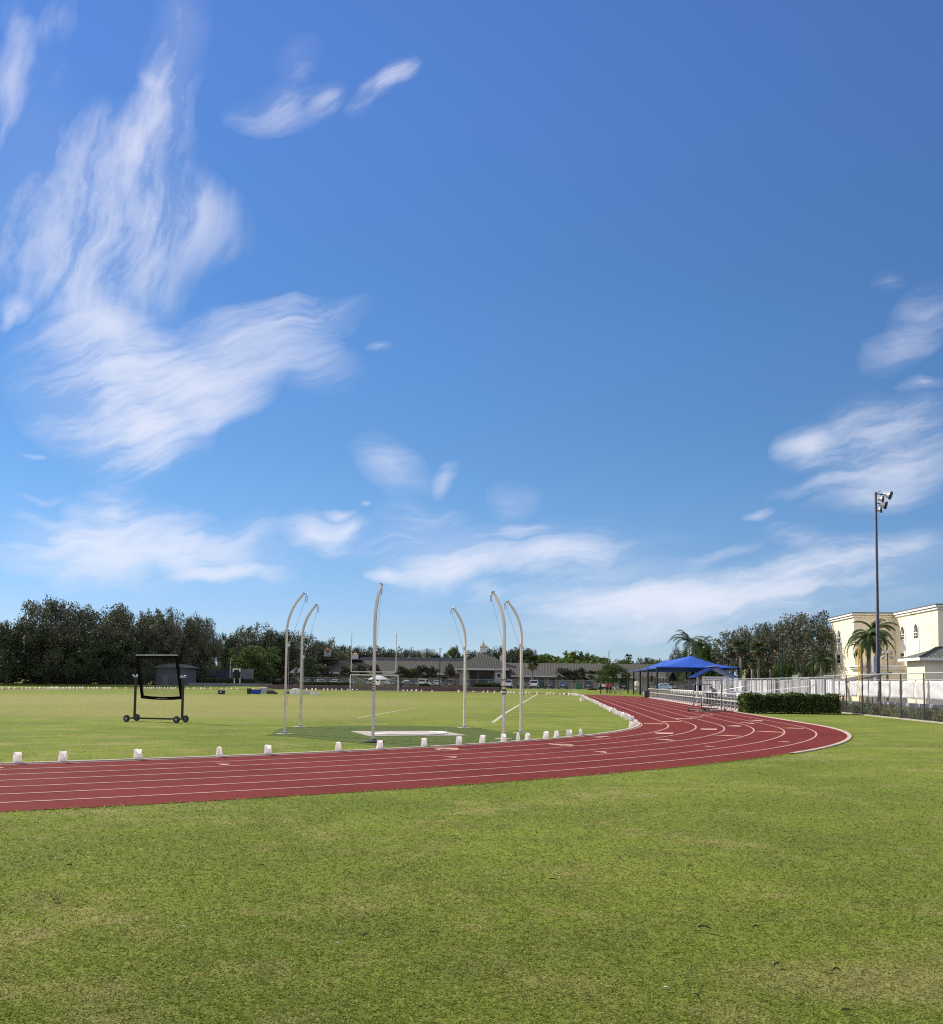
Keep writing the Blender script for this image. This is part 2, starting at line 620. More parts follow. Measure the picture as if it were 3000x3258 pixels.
# ------------------------------------------------------------------ track geometry (fitted to the photo)
XS, YS, R1, A1, R2, YF, LANE = 3.6379, 45.68, 30.78, 0.5084, 37.24, 130.0, 1.07
C1 = (XS - R1, YS)
_e = (C1[0] + R1 * math.cos(A1), YS - R1 * math.sin(A1))
C2 = (_e[0] - R2 * math.cos(A1), _e[1] + R2 * math.sin(A1))
XL = C2[0] - R2
XC, RF = (XS + XL) / 2, (XS - XL) / 2
PATH = []                                     # (x, y, nx, ny), outward normals
for i in range(40):
    PATH.append((XS, YF + (YS - YF) * i / 40, 1, 0))
for i in range(30):
    a = A1 * i / 30
    PATH.append((C1[0] + R1 * math.cos(a), C1[1] - R1 * math.sin(a), math.cos(a), -math.sin(a)))
for i in range(120):
    a = A1 + (math.pi - A1) * i / 120
    PATH.append((C2[0] + R2 * math.cos(a), C2[1] - R2 * math.sin(a), math.cos(a), -math.sin(a)))
for i in range(30):
    PATH.append((XL, C2[1] + (YF - C2[1]) * i / 30, -1, 0))
for i in range(120):
    a = math.pi - math.pi * i / 120
    PATH.append((XC + RF * math.cos(a), YF + RF * math.sin(a), math.cos(a), math.sin(a)))
EDGE = 6.93 * LANE


def gz(Y):                                    # ground level: a low bank behind the far bend
    t = min(max((Y - 179.5) / 6.0, 0), 1)
    return 0.42 * t * t * (3 - 2 * t)


def ring(mb, o0, o1, z, i0=0, i1=None, closed=True):
    seq = PATH[i0:i1]
    vs = []
    for x, y, nx, ny in seq:
        vs += [(x + nx * o0, y + ny * o0, z), (x + nx * o1, y + ny * o1, z)]
    n = len(seq)
    fs = [(2 * i, 2 * i + 1, (2 * i + 3) % (2 * n), (2 * i + 2) % (2 * n)) for i in range(n if closed else n - 1)]
    return mb.add(vs, fs)


def offset_np(x, y):
    d = np.where(y > YS, x - XS, 0.0)
    a = np.arctan2(-(y - C1[1]), x - C1[0])
    d1 = np.hypot(x - C1[0], y - C1[1]) - R1
    d2 = np.hypot(x - C2[0], y - C2[1]) - R2
    return np.where(y > YS, d, np.where(a < A1, d1, d2))


# ------------------------------------------------------------------ lawn
def lawn_material(name, blades=False):
    t = NT(name)
    pos = t.vec('pos')
    sp = t.n('ShaderNodeSeparateXYZ')
    t.t.links.new(pos, sp.inputs[0])
    big = t.noise(0.16, 4, 0.6, pos)
    mid = t.noise(1.1, 5, 0.62, pos)
    fine = t.noise(9.0, 5, 0.7, pos)
    col = t.mix(t.ramp(big, 0.36, 0.62), G1, G2)
    col = t.mix(t.ramp(mid, 0.42, 0.7, 0, .75), col, G3)
    # worn straw-coloured patches: midfield on the left and a few scuffs in the near lawn
    straw = None
    for cx, cy, rx, ry, k in STRAW:
        dx = t.math('MULTIPLY', t.math('SUBTRACT', sp.outputs[0], cx), 1 / rx)
        dy = t.math('MULTIPLY', t.math('SUBTRACT', sp.outputs[1], cy), 1 / ry)
        r = t.math('SQRT', t.math('ADD', t.math('MULTIPLY', dx, dx), t.math('MULTIPLY', dy, dy)))
        r = t.math('ADD', r, t.math('MULTIPLY', t.math('SUBTRACT', big, 0.5), 1.1))
        f = t.ramp(r, 1.1, 0.35, 0, k)
        straw = f if straw is None else t.math('MAXIMUM', straw, f)
    st2 = t.ramp(t.math('ADD', t.math('MULTIPLY', t.noise(0.5, 3, 0.6, pos, 0.4), .55), t.math('MULTIPLY', t.noise(2.6, 5, 0.75, pos, .3), .45)), 0.5, 0.66, 0, .85)
    straw = t.math('MAXIMUM', straw, st2)
    straw = t.math('MULTIPLY', straw, t.ramp(fine, 0.25, 0.62, .55, 1.0))
    col = t.mix(straw, col, G4)
    if blades:
        g = t.n('ShaderNodeNewGeometry')
        r = g.outputs['Random Per Island']
        col = t.mix(t.ramp(r, 0.0, 1.0, 0, .55, False), col, (.1, .15, .02))
        col = t.mix(t.ramp(r, 0.6, 1.0, 0, .9, False), col, (.46, .43, .17))
    else:
        col = t.mix(t.ramp(fine, 0.35, 0.7, 0, .45), col, (.05, .075, .016))
        col = t.mix(t.ramp(t.noise(60, 3, .7, pos), 0.45, 0.75, 0, .35), col, (.26, .26, .09))
        t.bump(t.noise(26, 5, .75, pos), .6, .05)
    t.put(t.b.inputs['Base Color'], col)
    t.b.inputs['Roughness'].default_value = 0.95
    t.b.inputs['Specular IOR Level'].default_value = 0.04
    if blades:
        tr = t.n('ShaderNodeBsdfTranslucent')
        t.put(tr.inputs[0], col)
        ms = t.n('ShaderNodeMixShader')
        ms.inputs[0].default_value = .58
        t.t.links.new(t.b.outputs[0], ms.inputs[1])
        t.t.links.new(tr.outputs[0], ms.inputs[2])
        t.t.links.new(ms.outputs[0], t.out.inputs[0])
    return t.m


G1, G2, G3, G4 = (.14, .19, .03), (.215, .262, .042), (.145, .165, .04), (.34, .29, .125)
_b0, _b1 = at(250, 2292), at(250, 2212)
_q = at(2700, 3150)
_q2 = at(300, 3180)
STRAW = [(-30, 80, 34, 36, .75), (_b0.x, _b0.y + 14, 16, 15, .65), (-12, 118, 30, 22, .25), (_q.x + .3, _q.y + .2, 1.2, .6, .7)]
MT['lawn'] = lawn_material('lawn')
MT['blades'] = lawn_material('grass_blades', True)

g = MB()
ys = [-80, -20, 20, 60, 100, 140, 170, 179.5, 181, 182.5, 184, 185.5, 200, 300, 600, 1500]
xs = [-1200, -400, -150, -80, -40, 0, 40, 80, 150, 400, 1200]
for y in ys:
    for x in xs:
        g.v.append((x, y, gz(y)))
nx = len(xs)
for j in range(len(ys) - 1):
    for i in range(nx - 1):
        a = j * nx + i
        g.f.append((a, a + 1, a + 1 + nx, a + nx))
        g.mi.append(0)
tag(g.build('ground', MT['lawn']), kind='structure')


def build_grass():
    rg = np.random.default_rng(3)
    N = 380000
    r = 1 / (1 / 4.0 + (1 / 36.0 - 1 / 4.0) * rg.random(N))
    th = math.pi / 2 + TH + (rg.random(N) - 0.5) * 1.12
    x, y = r * np.cos(th), r * np.sin(th)
    off = offset_np(x, y)
    fade = np.clip((36 - r) / 20.0, 0, 1)
    keep = ((off > EDGE + 0.03) | ((off < -0.28) & (r < 26.5))) & (rg.random(N) < fade)
    x, y, r = x[keep], y[keep], r[keep]
    # ragged longer grass along the outer edge of the track
    n2 = 9000
    k = rg.integers(60, 190, n2)
    P = np.array(PATH)[k]
    o = EDGE + np.abs(rg.normal(0, .07, n2)) - .02
    tt = (rg.random(n2) - .5) * .9
    ex = P[:, 0] + P[:, 2] * o - P[:, 3] * tt
    ey = P[:, 1] + P[:, 3] * o + P[:, 2] * tt
    er = np.hypot(ex, ey)
    m = er < 34
    ex, ey, er = ex[m], ey[m], er[m]
    x, y, rr = np.concatenate([x, ex]), np.concatenate([y, ey]), np.concatenate([r, er])
    n = len(x)
    tall = np.concatenate([np.ones(len(r)), 1.5 + rg.random(len(er))])
    h = (.006 + .016 * rg.random(n) ** 1.5) * tall
    h *= .65 + .55 * np.clip(.5 + .3 * np.sin(x * 31 + 3 * np.sin(y * 17)) + .3 * np.sin(y * 37 + 2.5 * np.sin(x * 23)), 0, 1.2)
    h *= np.where(rr < 9, .62 + .38 * np.clip((rr - 5) / 4, 0, 1), 1)
    w = (.0046 + np.maximum(rr - 5, 0) * .00042) * (.6 + .8 * rg.random(n))
    an = rg.random(n) * 6.283
    ln = rg.random(n) * 2.6 * h + .6 * h
    la = rg.random(n) * 6.283
    b0 = np.stack([x + np.cos(an) * w, y + np.sin(an) * w, np.zeros(n)], 1)
    b1 = np.stack([x - np.cos(an) * w, y - np.sin(an) * w, np.zeros(n)], 1)
    tp = np.stack([x + np.cos(la) * ln, y + np.sin(la) * ln, h], 1)
    V = np.stack([b0, b1, tp], 1).reshape(-1, 3)
    F = np.arange(3 * n).reshape(-1, 3)
    tag(npmesh('grass', V, F, MT['blades']), kind='stuff')


build_grass()

# ------------------------------------------------------------------ track, kerbs, paint
def track_material():
    t = NT('red_track')
    pos = t.vec('pos')
    col = t.mix(t.ramp(t.noise(.35, 5, .65, pos), .35, .68), (.155, .029, .026), (.122, .0225, .0205))
    col = t.mix(t.ramp(t.noise(55, 3, .8, pos), .4, .75, 0, .5), col, (.22, .057, .052))
    col = t.mix(t.ramp(t.noise(2.2, 6, .75, pos, .5), .58, .78, 0, .4), col, (.12, .03, .032))
    t.put(t.b.inputs['Base Color'], col)
    t.b.inputs['Roughness'].default_value = .9
    t.b.inputs['Specular IOR Level'].default_value = .03
    t.bump(t.noise(90, 3, .7, pos), .4, .01)
    return t.m


MT['track'] = track_material()
MT['line'] = mat('lane_paint', (.54, .32, .29), (.4, .21, .19), 3, .85, detail=8)
MT['orange_paint'] = mat('marking_paint', (.5, .27, .18), (.38, .19, .13), 3, .85)
tag(ring(MB(), 0.0, EDGE, .006).build('running_track', MT['track']), kind='structure')
m = MB()
for k in range(7):
    w = .03
    ring(m, k * LANE - w, k * LANE + w, .011)
tag(m.build('lane_lines', MT['line']), kind='structure')


def kerb(o0, o1, h, i0, i1, closed):
    m = MB()
    seq = PATH[i0:i1]
    n = len(seq)
    for x, y, nx, ny in seq:
        m.v += [(x + nx * o0, y + ny * o0, -.02), (x + nx * o0, y + ny * o0, h), (x + nx * o1, y + ny * o1, h), (x + nx * o1, y + ny * o1, -.02)]
    for i in range(n if closed else n - 1):
        a, b = 4 * i, 4 * ((i + 1) % n)
        for q in range(3):
            m.f.append((a + q, a + q + 1, b + q + 1, b + q))
            m.mi.append(0)
    return m


MT['kerb'] = mat('kerb_concrete', (.5, .4, .33), (.36, .29, .24), 2, .9, bump=.3, bscale=30)
tag(kerb(-.2, -.06, .035, 0, None, True).build('inner_kerb', MT['kerb']), kind='structure')
tag(kerb(EDGE + .002, EDGE + .13, .03, 0, 72, False).build('outer_kerb', MT['kerb']), kind='structure')

# painted arrows, stagger lines and lane boxes, measured on the photo
def zz(x0, y0, s):
    return lambda a, b: (x0 + a * s, y0 + b * s)


zD, zE, zC, zB, zA = zz(1800, 2180, .27056), zz(2250, 2200, .27056), zz(1200, 2250, .37879), zz(600, 2300, .37879), zz(0, 2320, .37879)
MARK_O = [(zD, [(905, 447), (1140, 450), (1140, 459), (925, 453)]), (zD, [(1140, 424), (1355, 426), (1355, 433), (1150, 431)]), (zD, [(1285, 391), (1490, 392), (1490, 399), (1300, 398)]),
          (zD, [(1435, 371), (1610, 370), (1610, 377), (1450, 377)]), (zD, [(1590, 348), (1730, 347), (1730, 354), (1600, 354)]),
          (zD, [(1010, 636), (1200, 635), (1320, 654), (1230, 653)]), (zD, [(320, 778), (460, 777), (482, 786), (478, 797)]), (zD, [(-100, 690), (45, 697), (108, 716), (20, 714)]),
          (zD, [(1612, 718), (1735, 716), (1778, 727), (1770, 732)]), (zE, [(860, 430), (975, 425), (1150, 435), (1140, 439)]), (zE, [(555, 470), (720, 466), (890, 478), (890, 484)]),
          (zE, [(60, 516), (250, 512), (415, 523), (415, 529)]), (zE, [(-30, 640), (60, 643), (112, 652), (105, 657)]), (zE, [(820, 590), (900, 586), (972, 593), (968, 599)]),
          (zC, [(425, 340), (670, 340), (688, 347), (675, 359), (560, 352)]), (zC, [(552, 415), (668, 413), (674, 418), (655, 426)]), (zC, [(1400, 306), (1630, 311), (1662, 326), (1540, 322)]),
          (zB, [(228, 342), (360, 343), (330, 350), (292, 354)]), (zA, [(-60, 326), (15, 320), (36, 323), (0, 329)])]
MARK_W = [(zD, [(300, 610), (440, 599), (530, 600), (400, 616)]), (zD, [(1035, 563), (1060, 556), (1272, 558), (1255, 576), (1110, 574)]), (zD, [(1585, 509), (1780, 511), (1780, 526), (1590, 522)]),
          (zE, [(215, 405), (340, 398), (402, 405), (390, 413), (300, 411)]), (zE, [(380, 366), (400, 363), (558, 372), (545, 381)]), (zE, [(498, 337), (560, 335), (664, 343), (640, 353)]),
          (zC, [(484, 357), (515, 353), (545, 358), (520, 362)])]
for lst, nm, mm, z in ((MARK_O, 'exchange_markings', 'orange_paint', .016), (MARK_W, 'lane_numbers', 'line', .021)):
    m = MB()
    for zf, poly in lst:
        m.poly([at(*zf(*p), z) for p in poly])
    tag(m.build(nm, MT[mm]), kind='structure')

MT['field_paint'] = mat('field_paint', (.42, .46, .34), (.26, .32, .15), 1.5, .9, detail=8)
m = MB()
def stripe(pts, w):
    for p, q in zip(pts, pts[1:]):
        p, q = at(*p, .006), at(*q, .006)
        d = (q - p).normalized()
        nrm = Vector((-d.y, d.x, 0)) * w / 2
        m.poly([p - nrm, p + nrm, q + nrm, q - nrm])
stripe([(1567, 2299), (1612, 2266), (1709, 2209)], .17)
stripe([(1500, 2295.5), (1567, 2299)], .12)
stripe([(1136, 2285), (1228, 2268), (1319, 2251.8)], .1)
tag(m.build('field_lines', MT['field_paint']), kind='structure')

# discus circle: artificial turf apron, concrete pad, ring
MT['turf'] = NT('artificial_turf')
_t = MT['turf']
_v = _t.vec('pos')
_c1 = _t.mix(_t.ramp(_t.noise(5, 4, .6, _v), .35, .65), (.065, .095, .024), (.105, .135, .042))
_c1 = _t.mix(_t.ramp(_t.noise(6, 4, .85, _v), .58, .68, 0, .7), _c1, (.24, .28, .2))
_t.put(_t.b.inputs['Base Color'], _c1)
_t.b.inputs['Roughness'].default_value = .95
_t.b.inputs['Specular IOR Level'].default_value = .04
_t.bump(_t.noise(40, 3, .7, _v), .6, .03)
MT['turf'] = _t.m
TURF = [(848, 2340), (912, 2313), (1032, 2311), (1190, 2308), (1400, 2311), (1522, 2316), (1609, 2331), (1690, 2342), (1678, 2350), (1600, 2357), (1460, 2367), (1330, 2375), (1229, 2374), (1070, 2357), (926, 2344)]
_T = []
for _i, _a in enumerate(TURF):               # slightly frayed outline
    _b = TURF[(_i + 1) % len(TURF)]
    for _k in range(6):
        _q = at(_a[0] + (_b[0] - _a[0]) * _k / 6, _a[1] + (_b[1] - _a[1]) * _k / 6, .005)
        _T.append(_q + Vector((rnd.uniform(-.07, .07), rnd.uniform(-.1, .1), 0)))
tag(MB().poly(_T).build('turf_apron', MT['turf']), kind='structure')
SLAB = [at(*p, 0) for p in ((1118, 2328), (1178, 2343.5), (1486, 2342), (1410, 2328))]
SC = sum(SLAB, Vector()) / 4
tag(MB().prism([Vector((p.x, p.y, -.03)) for p in SLAB], (0, 0, .055)).build('throwing_pad', MT['concrete']), kind='structure')
t = thing('throwing_circle', 'steel rimmed discus circle set in the pale concrete pad', 'throwing circle', (SC.x, SC.y, .026))
m = MB()
m.lathe([(1.27, -.005), (1.27, .022), (1.25, .022), (1.25, -.005)], 48)
m.build('rim', MT['galv'], t, True)
MB().poly([(1.245 * math.cos(i * .1309), 1.245 * math.sin(i * .1309), .004) for i in range(48)]).build('floor', mat('smooth_concrete', (.5, .46, .4), (.4, .36, .31), 1.5, .8), t)

# fallen leaves and scraps on the near lawn
MT['dead_leaf'] = mat('dead_leaf', (.03, .02, .014), (.06, .04, .02), 30, .8)
MT['scrap'] = mat('pale_scrap', (.7, .66, .58), (.55, .5, .42), 30, .8)
def leaf_mesh():
    m = MB()
    L, W = .045, .017
    row = []
    for i in range(6):
        f = i / 5
        w = W * math.sin(math.pi * min(max(f, .03), .97)) ** .8
        z = .03 + .014 * math.sin(f * 3.1)
        row.append([((f - .5) * 2 * L, -w, z + .012), ((f - .5) * 2 * L, 0, z), ((f - .5) * 2 * L, w, z + .01)])
    for a in row:
        m.v += a
    for i in range(5):
        for k in range(2):
            m.f.append((3 * i + k, 3 * i + k + 1, 3 * i + k + 4, 3 * i + k + 3))
            m.mi.append(0)
    return m
zL, zR = zz(0, 2600, .8117), zz(1500, 2450, .8117)
proto_d = proto_s = None
for zf, a, b in [(zL, 181, 417), (zL, 223, 335), (zL, 575, 40), (zL, 268, 200), (zL, 1025, 198), (zL, 562, 367), (zL, 1433, 475), (zL, 1705, 462), (zL, 448, 648), (zR, 1120, 627), (zR, 855, 387), (zR, 405, 373),
                 (zR, 318, 440), (zR, 499, 418), (zR, 583, 352), (zR, 1200, 778), (zR, 1428, 798), (zR, 1470, 958), (zR, 877, 895), (zR, 210, 720), (zR, 230, 615), (zR, 1427, 350), (zR, 1190, 393), (zR, 912, 637)]:
    big = (a, b) == (912, 637)
    p = at(*zf(a, b))
    o = proto_d.copy() if proto_d else leaf_mesh().build('fallen_leaf', MT['dead_leaf'])
    if proto_d:
        COL.objects.link(o)
    proto_d = proto_d or o
    o.location = p
    o.rotation_euler = (rnd.uniform(-.2, .2), rnd.uniform(-.5, .1), rnd.uniform(0, 6.3))
    o.scale = (.95,) * 3 if big else (rnd.uniform(.42, .68),) * 3
    tag(o, 'largest dark leaf standing up on the near lawn right of centre' if big else 'small dark dry leaf lying on the near lawn', 'leaf', 'dark leaves scattered on the near lawn')
for zf, a, b in [(zL, 116, 165), (zL, 717, 441), (zL, 1323, 507), (zR, 616, 316), (zR, 740, 408), (zR, 1205, 228), (zR, 760, 868)]:
    p = at(*zf(a, b))
    o = proto_s.copy() if proto_s else leaf_mesh().build('pale_scrap', MT['scrap'])
    if proto_s:
        COL.objects.link(o)
    proto_s = proto_s or o
    o.location = p
    o.rotation_euler = (0, 0, rnd.uniform(-.4, .4))
    o.scale = (rnd.uniform(.4, .6),) * 3
    tag(o, 'tiny pale scrap lying on the near lawn', 'scrap', 'pale scraps scattered on the near lawn')
# ------------------------------------------------------------------ discus cage poles
def arc_pole(lean, L=.62, H=4.36):
    """centre line: straight up, then bending over towards `lean`"""
    lx, ly = lean
    pts = [Vector((0, 0, .0)), Vector((0, 0, 1.6)), Vector((0, 0, 3.0))]
    R = 1.75
    amax = math.radians(40)
    z0 = H - R * math.sin(amax) - .13 * math.cos(amax)
    pts[2].z = z0 - .5
    for i in range(11):
        a = amax * i / 10
        h = R * (1 - math.cos(a))
        pts.append(Vector((lx * h, ly * h, z0 + R * math.sin(a))))
    t = Vector((lx * math.sin(amax), ly * math.sin(amax), math.cos(amax)))
    pts.append(pts[-1] + t * .13)
    return pts, t


def cage_pole(px, py, lean, label, zc=2.6, base='plate', text=False, straps=False, cleat=False):
    p = at(px, py)
    t = thing('cage_pole', label, 'cage pole', (p.x, p.y, 0), 0, 'goosenecked poles of the discus cage')
    l = math.hypot(*lean)
    lean = (lean[0] / l, lean[1] / l)
    pts, tg = arc_pole(lean)
    ex = Vector((lean[0], lean[1], 0))
    ey = Vector((-lean[1], lean[0], 0))
    w = .034
    vs, fs = [], []
    m = MB()
    for i, q in enumerate(pts):
        a, b = pts[max(i - 1, 0)], pts[min(i + 1, len(pts) - 1)]
        d = (b - a).normalized()
        e1 = d.cross(ey).normalized()
        for sx, sy in ((-1, -1), (-.82, -1), (-.82, -1.18), (.0, -1.18), (.0, -1), (1, -1), (1, 1), (-1, 1)):
            vs.append(q + e1 * sx * w + ey * sy * w)
    k = 8
    for i in range(len(pts) - 1):
        for j in range(k):
            a, b = i * k + j, i * k + (j + 1) % k
            fs.append((a, b, b + k, a + k))
    fs.append(tuple(range(k)))
    fs.append(tuple(len(vs) - k + j for j in range(k)))
    m.add(vs, fs)
    post = m.build('post', MT['cage_metal'], t)
    tip = pts[-1]
    m = MB()
    m.box(tip + tg * .02, (.09, .09, .025), 0, 0, 1, Matrix((tg.cross(ey), ey, tg)).transposed())
    m.bar(tip + ex * .02 + tg * .02, tip + ex * .09 + Vector((0, 0, -.03)), .03)
    hook = tip + ex * .085 + Vector((0, 0, -.06))
    loop = [hook + Vector((0, 0, -.1)) + ex * .03 * math.cos(a) + Vector((0, 0, .1 * math.sin(a))) for a in [i * .5236 for i in range(13)]]
    m.tube(loop, .011, 6)
    m.build('pulley_bracket', MT['galv'], t)
    m = MB()
    cl = Vector((0, 0, zc)) + ex * .075
    m.tube([hook + Vector((0, 0, -.02)), (hook + cl) / 2 + ex * .0 + Vector((0, 0, -.03)), cl], .006, 6)
    m.tube([cl, cl + Vector((0, 0, -.9)) + ex * .01, Vector((0, 0, .9)) + ex * .06], .006, 6)
    m.build('rope', MT['rope'], t)
    m = MB()
    m.box(cl, (.09, .03, .035), math.atan2(ex.y, ex.x))
    m.box(cl - ex * .02, (.03, .03, .12))
    m.build('cleat', MT['white'], t)
    m = MB()
    if base == 'disc':
        m.lathe([(.3, 0), (.31, .03), (.27, .06), (.1, .075), (.07, .1), (.065, .1)], 28)
        m.build('base_cover', MT['rubber'], t, False)
    else:
        m.lathe([(.25, -.02), (.26, .016), (.2, .022)], 22)
        m.build('footing', MT['concrete'], t)
        MB().box((0, 0, .045), (.15, .15, .05)).build('socket', MT['galv'], t)
    if text:                                   # stencilled black lettering running up the pole
        m = MB()
        fx = -ey if (-ey).y < 0 else ey
        cam2 = Vector((0 - p.x, 0 - p.y, 0)).normalized()
        side = cam2 if True else fx
        for f in (ex, -ex, ey, -ey):
            if f.dot(cam2) > .7:
                side = f
        rt = Vector((-side.y, side.x, 0))
        o = side * (.0475 if side in (ey, -ey) else .0405)
        z = 1.68
        for g_ in range(5):
            for a0, a1 in (((-.026, 0), (.028, .035)), ((-.026, .035), (.026, .05)), ((-.026, -.004), (-.012, .05))):
                m.add([o + rt * a0[0] + Vector((0, 0, z + a0[1])), o + rt * a1[0] + Vector((0, 0, z + a0[1] + .012)), o + rt * a1[0] + Vector((0, 0, z + a1[1])), o + rt * a0[0] + Vector((0, 0, z + a1[1] - .012))], [(0, 1, 2, 3)])
            z -= .072
        m.build('stencilled_lettering', MT['ink'], t)
    if straps:
        for z, h in ((1.45, .05), (1.56, .03), (1.34, .035), (1.75, .03)):
            MB().box((0, 0, z), (.09, .09, h), math.atan2(ex.y, ex.x)).build('strap', MT['brown_post'], t)
    if cleat:
        m = MB()
        m.bar(Vector((0, 0, 1.85)) - ex * .07, Vector((0, 0, 1.25)) - ex * .075, .03)
        m.box(Vector((0, 0, 1.6)) - ex * .085, (.05, .05, .1))
        m.build('winch_bracket', MT['galv'], t)
    return t


cage_pole(905, 2336, (1, .25), 'discus cage pole furthest left, standing on a round concrete footing, tip hooked right', 2.75)
cage_pole(955, 2313, (1, -.1), 'discus cage pole just right of the furthest left one and a little further back', 2.5)
cage_pole(1186, 2362, (.13, 1), 'tallest looking discus cage pole with black round base cover and black lettering', 2.3, base='disc', text=True)
cage_pole(1477, 2316, (-.85, -.5), 'shortest looking discus cage pole, in front of the roofed entrance of the long building', 2.9, cleat=True)
cage_pole(1602, 2352, (-.75, .65), 'discus cage pole with dark straps, behind a white bag at the track edge', 2.9, straps=True)
cage_pole(1657, 2333, (-.9, -.3), 'discus cage pole furthest right of the ring', 2.9, cleat=True)

# ------------------------------------------------------------------ white paper bags
def bag_mesh(seed, pinch):
    r = random.Random(seed)
    m = MB()
    W, D, H = .073, .048, .228
    rows = []
    for i, f in enumerate((0, .04, .3, .6, .85, 1.0)):
        d = D * (1 - f * pinch * .8)
        w = W * (1 - f * (1 - pinch) * .12)
        sk = f * r.uniform(-.015, .015)
        ring_ = []
        for k, (sx, sy) in enumerate(((-1, -1), (-.4, -1), (.3, -1), (1, -1), (1, 0), (1, 1), (.3, 1), (-.4, 1), (-1, 1), (-1, 0))):
            jig = .004 * math.sin(f * 3) + .002
            gus = (1 - .5 * f * pinch) if sy == 0 else 1
            ring_.append(Vector((sx * w * gus + r.uniform(-jig, jig) + sk, sy * d + r.uniform(-jig, jig), f * H + (r.uniform(-.006, .006) if f == 1 else 0))))
        rows.append(ring_)
    n = 10
    for q in rows:
        m.v += [tuple(p) for p in q]
    for i in range(len(rows) - 1):
        for k in range(n):
            a, b = i * n + k, i * n + (k + 1) % n
            m.f.append((a, b, b + n, a + n))
            m.mi.append(0)
    m.f.append(tuple(range(n - 1, -1, -1)))
    m.mi.append(0)
    b = len(m.v)                              # sand line inside, so the open top has depth
    m.add([rows[2][k] * .96 + Vector((0, 0, .004)) for k in range(n)], [tuple(range(n))])
    return m.build('paper_bag', MT['paper'])


BAGS = [bag_mesh(i, pn) for i, pn in enumerate((.9, .55, .75, .25, 1.0))]
_used = [False] * 5
BG = 'white paper bags along the inner edge of the track'


def bag(p, kind, rz, label, tilt=0.0, s=1.0):
    o = BAGS[kind]
    if _used[kind]:
        o = o.copy()
        COL.objects.link(o)
    _used[kind] = True
    o.location = p
    o.rotation_euler = (0, tilt, rz)
    o.scale = (s,) * 3
    tag(o, label, 'paper bag', BG)
    return o


NEAR = [(54, 2431, 2, .15, 'slanted white paper bag nearest the left border of the photo'),
        (199, 2427, 1, -.2, 'white paper bag second from the left border, creased and wide at the top'),
        (438, 2419, 3, .05, 'white paper bag with a central crease, below the wheeled black net'),
        (697, 2410, 4, 1.35, 'narrow wedge shaped white bag between the black net and the leftmost cage pole'),
        (852, 2403, 3, .1, 'square topped white bag left of the leftmost cage pole'),
        (1076, 2392, 0, 1.0, 'tapered white bag between the left pair of poles and the pole with the black base'),
        (1208, 2386, 1, .5, 'white bag standing before the black round base of the middle pole'),
        (1349, 2377.6, 0, .3, 'white bag with a split open top in front of the concrete pad'),
        (1460, 2370.4, 1, -.15, 'broad white bag below the right corner of the concrete pad'),
        (1534.5, 2365.5, 2, .35, 'white bag alone on the curve between the concrete pad and the strapped pole'),
        (1602, 2361, 3, .2, 'white bag standing right at the foot of the strapped cage pole'),
        (1648, 2358.7, 4, 1.3, 'thin wedge shaped white bag under the furthest right cage pole, left of its twin'),
        (1677, 2356.8, 2, -.9, 'leaning white bag just right of the furthest right cage pole'),
        (1737, 2351.5, 1, .4, 'wide white bag, leftmost of four beyond the cage poles'),
        (1770, 2349.6, 0, .6, 'slim white bag, second of four beyond the cage poles'),
        (1810.6, 2344.7, 3, -.5, 'crumpled white bag, third of four beyond the cage poles'),
        (1846, 2341.7, 4, 1.1, 'tilted white bag, rightmost of four beyond the cage poles'),
        (2007, 2315.3, 1, .7, 'lowest white bag at the tight corner of the inner kerb'),
        (2021.3, 2307.7, 2, .2, 'white bag furthest right at the tight corner of the inner kerb'),
        (2013.7, 2296.3, 4, .9, 'thin white bag behind the rightmost bag of the corner'),
        (2004, 2291.5, 0, .5, 'white bag at the near end of the tight row, partly hiding another'),
        (1999, 2288, 2, .8, 'white bag half hidden at the near end of the tight row')]
for x, y, k, rz, lab in NEAR:
    bag(at(x, y), k, rz, lab, .12 if 'ilted' in lab or 'leaning' in lab else 0, 1.0)
y = 46.5
while y < 150:
    dx = 0 if y < YF else (y - YF) ** 2 / (2 * RF)
    bag(Vector((XS - .32 - dx + rnd.uniform(-.05, .05), y, 0)), rnd.randrange(5), rnd.uniform(-.8, .8), 'small white paper bag in the close packed row along the right straight', rnd.uniform(-.08, .08), rnd.uniform(1.0, 1.2))
    y += rnd.uniform(1.2, 2.2) * (1 + y / 160)
FARX = [5.8, 27.5, 45, 70, 83, 95, 112.5, 125.5, 138.5, 148.5, 157, 164.5, 171.5, 177.5, 183, 191, 200.5, 209, 218, 224, 233.5, 245, 254, 262.5, 281, 291, 299, 308, 327, 334.6, 342, 349, 367.5, 399.6, 444, 460.5, 469, 476.5, 482, 487.5, 498.5, 507, 513.5, 523.5, 533.5, 544, 550.5, 558, 578, 596, 616, 639.5, 649.5, 669.4, 705, 720, 735.6, 755, 791, 807,
        974.7, 993, 1004.5, 1030, 1042, 1057, 1069, 1087, 1106.5, 1121, 1136, 1283, 1296, 1309.5, 1324, 1340.7, 1374.7, 1459, 1506, 1537.7, 1551.7, 1573, 1595, 1616.7, 1625, 1634.6, 1653, 1664, 1673.6, 1684, 1709, 1741, 1750.6, 1761, 1794.6, 1811, 1819, 1825, 1829, 1833, 1838, 1843]
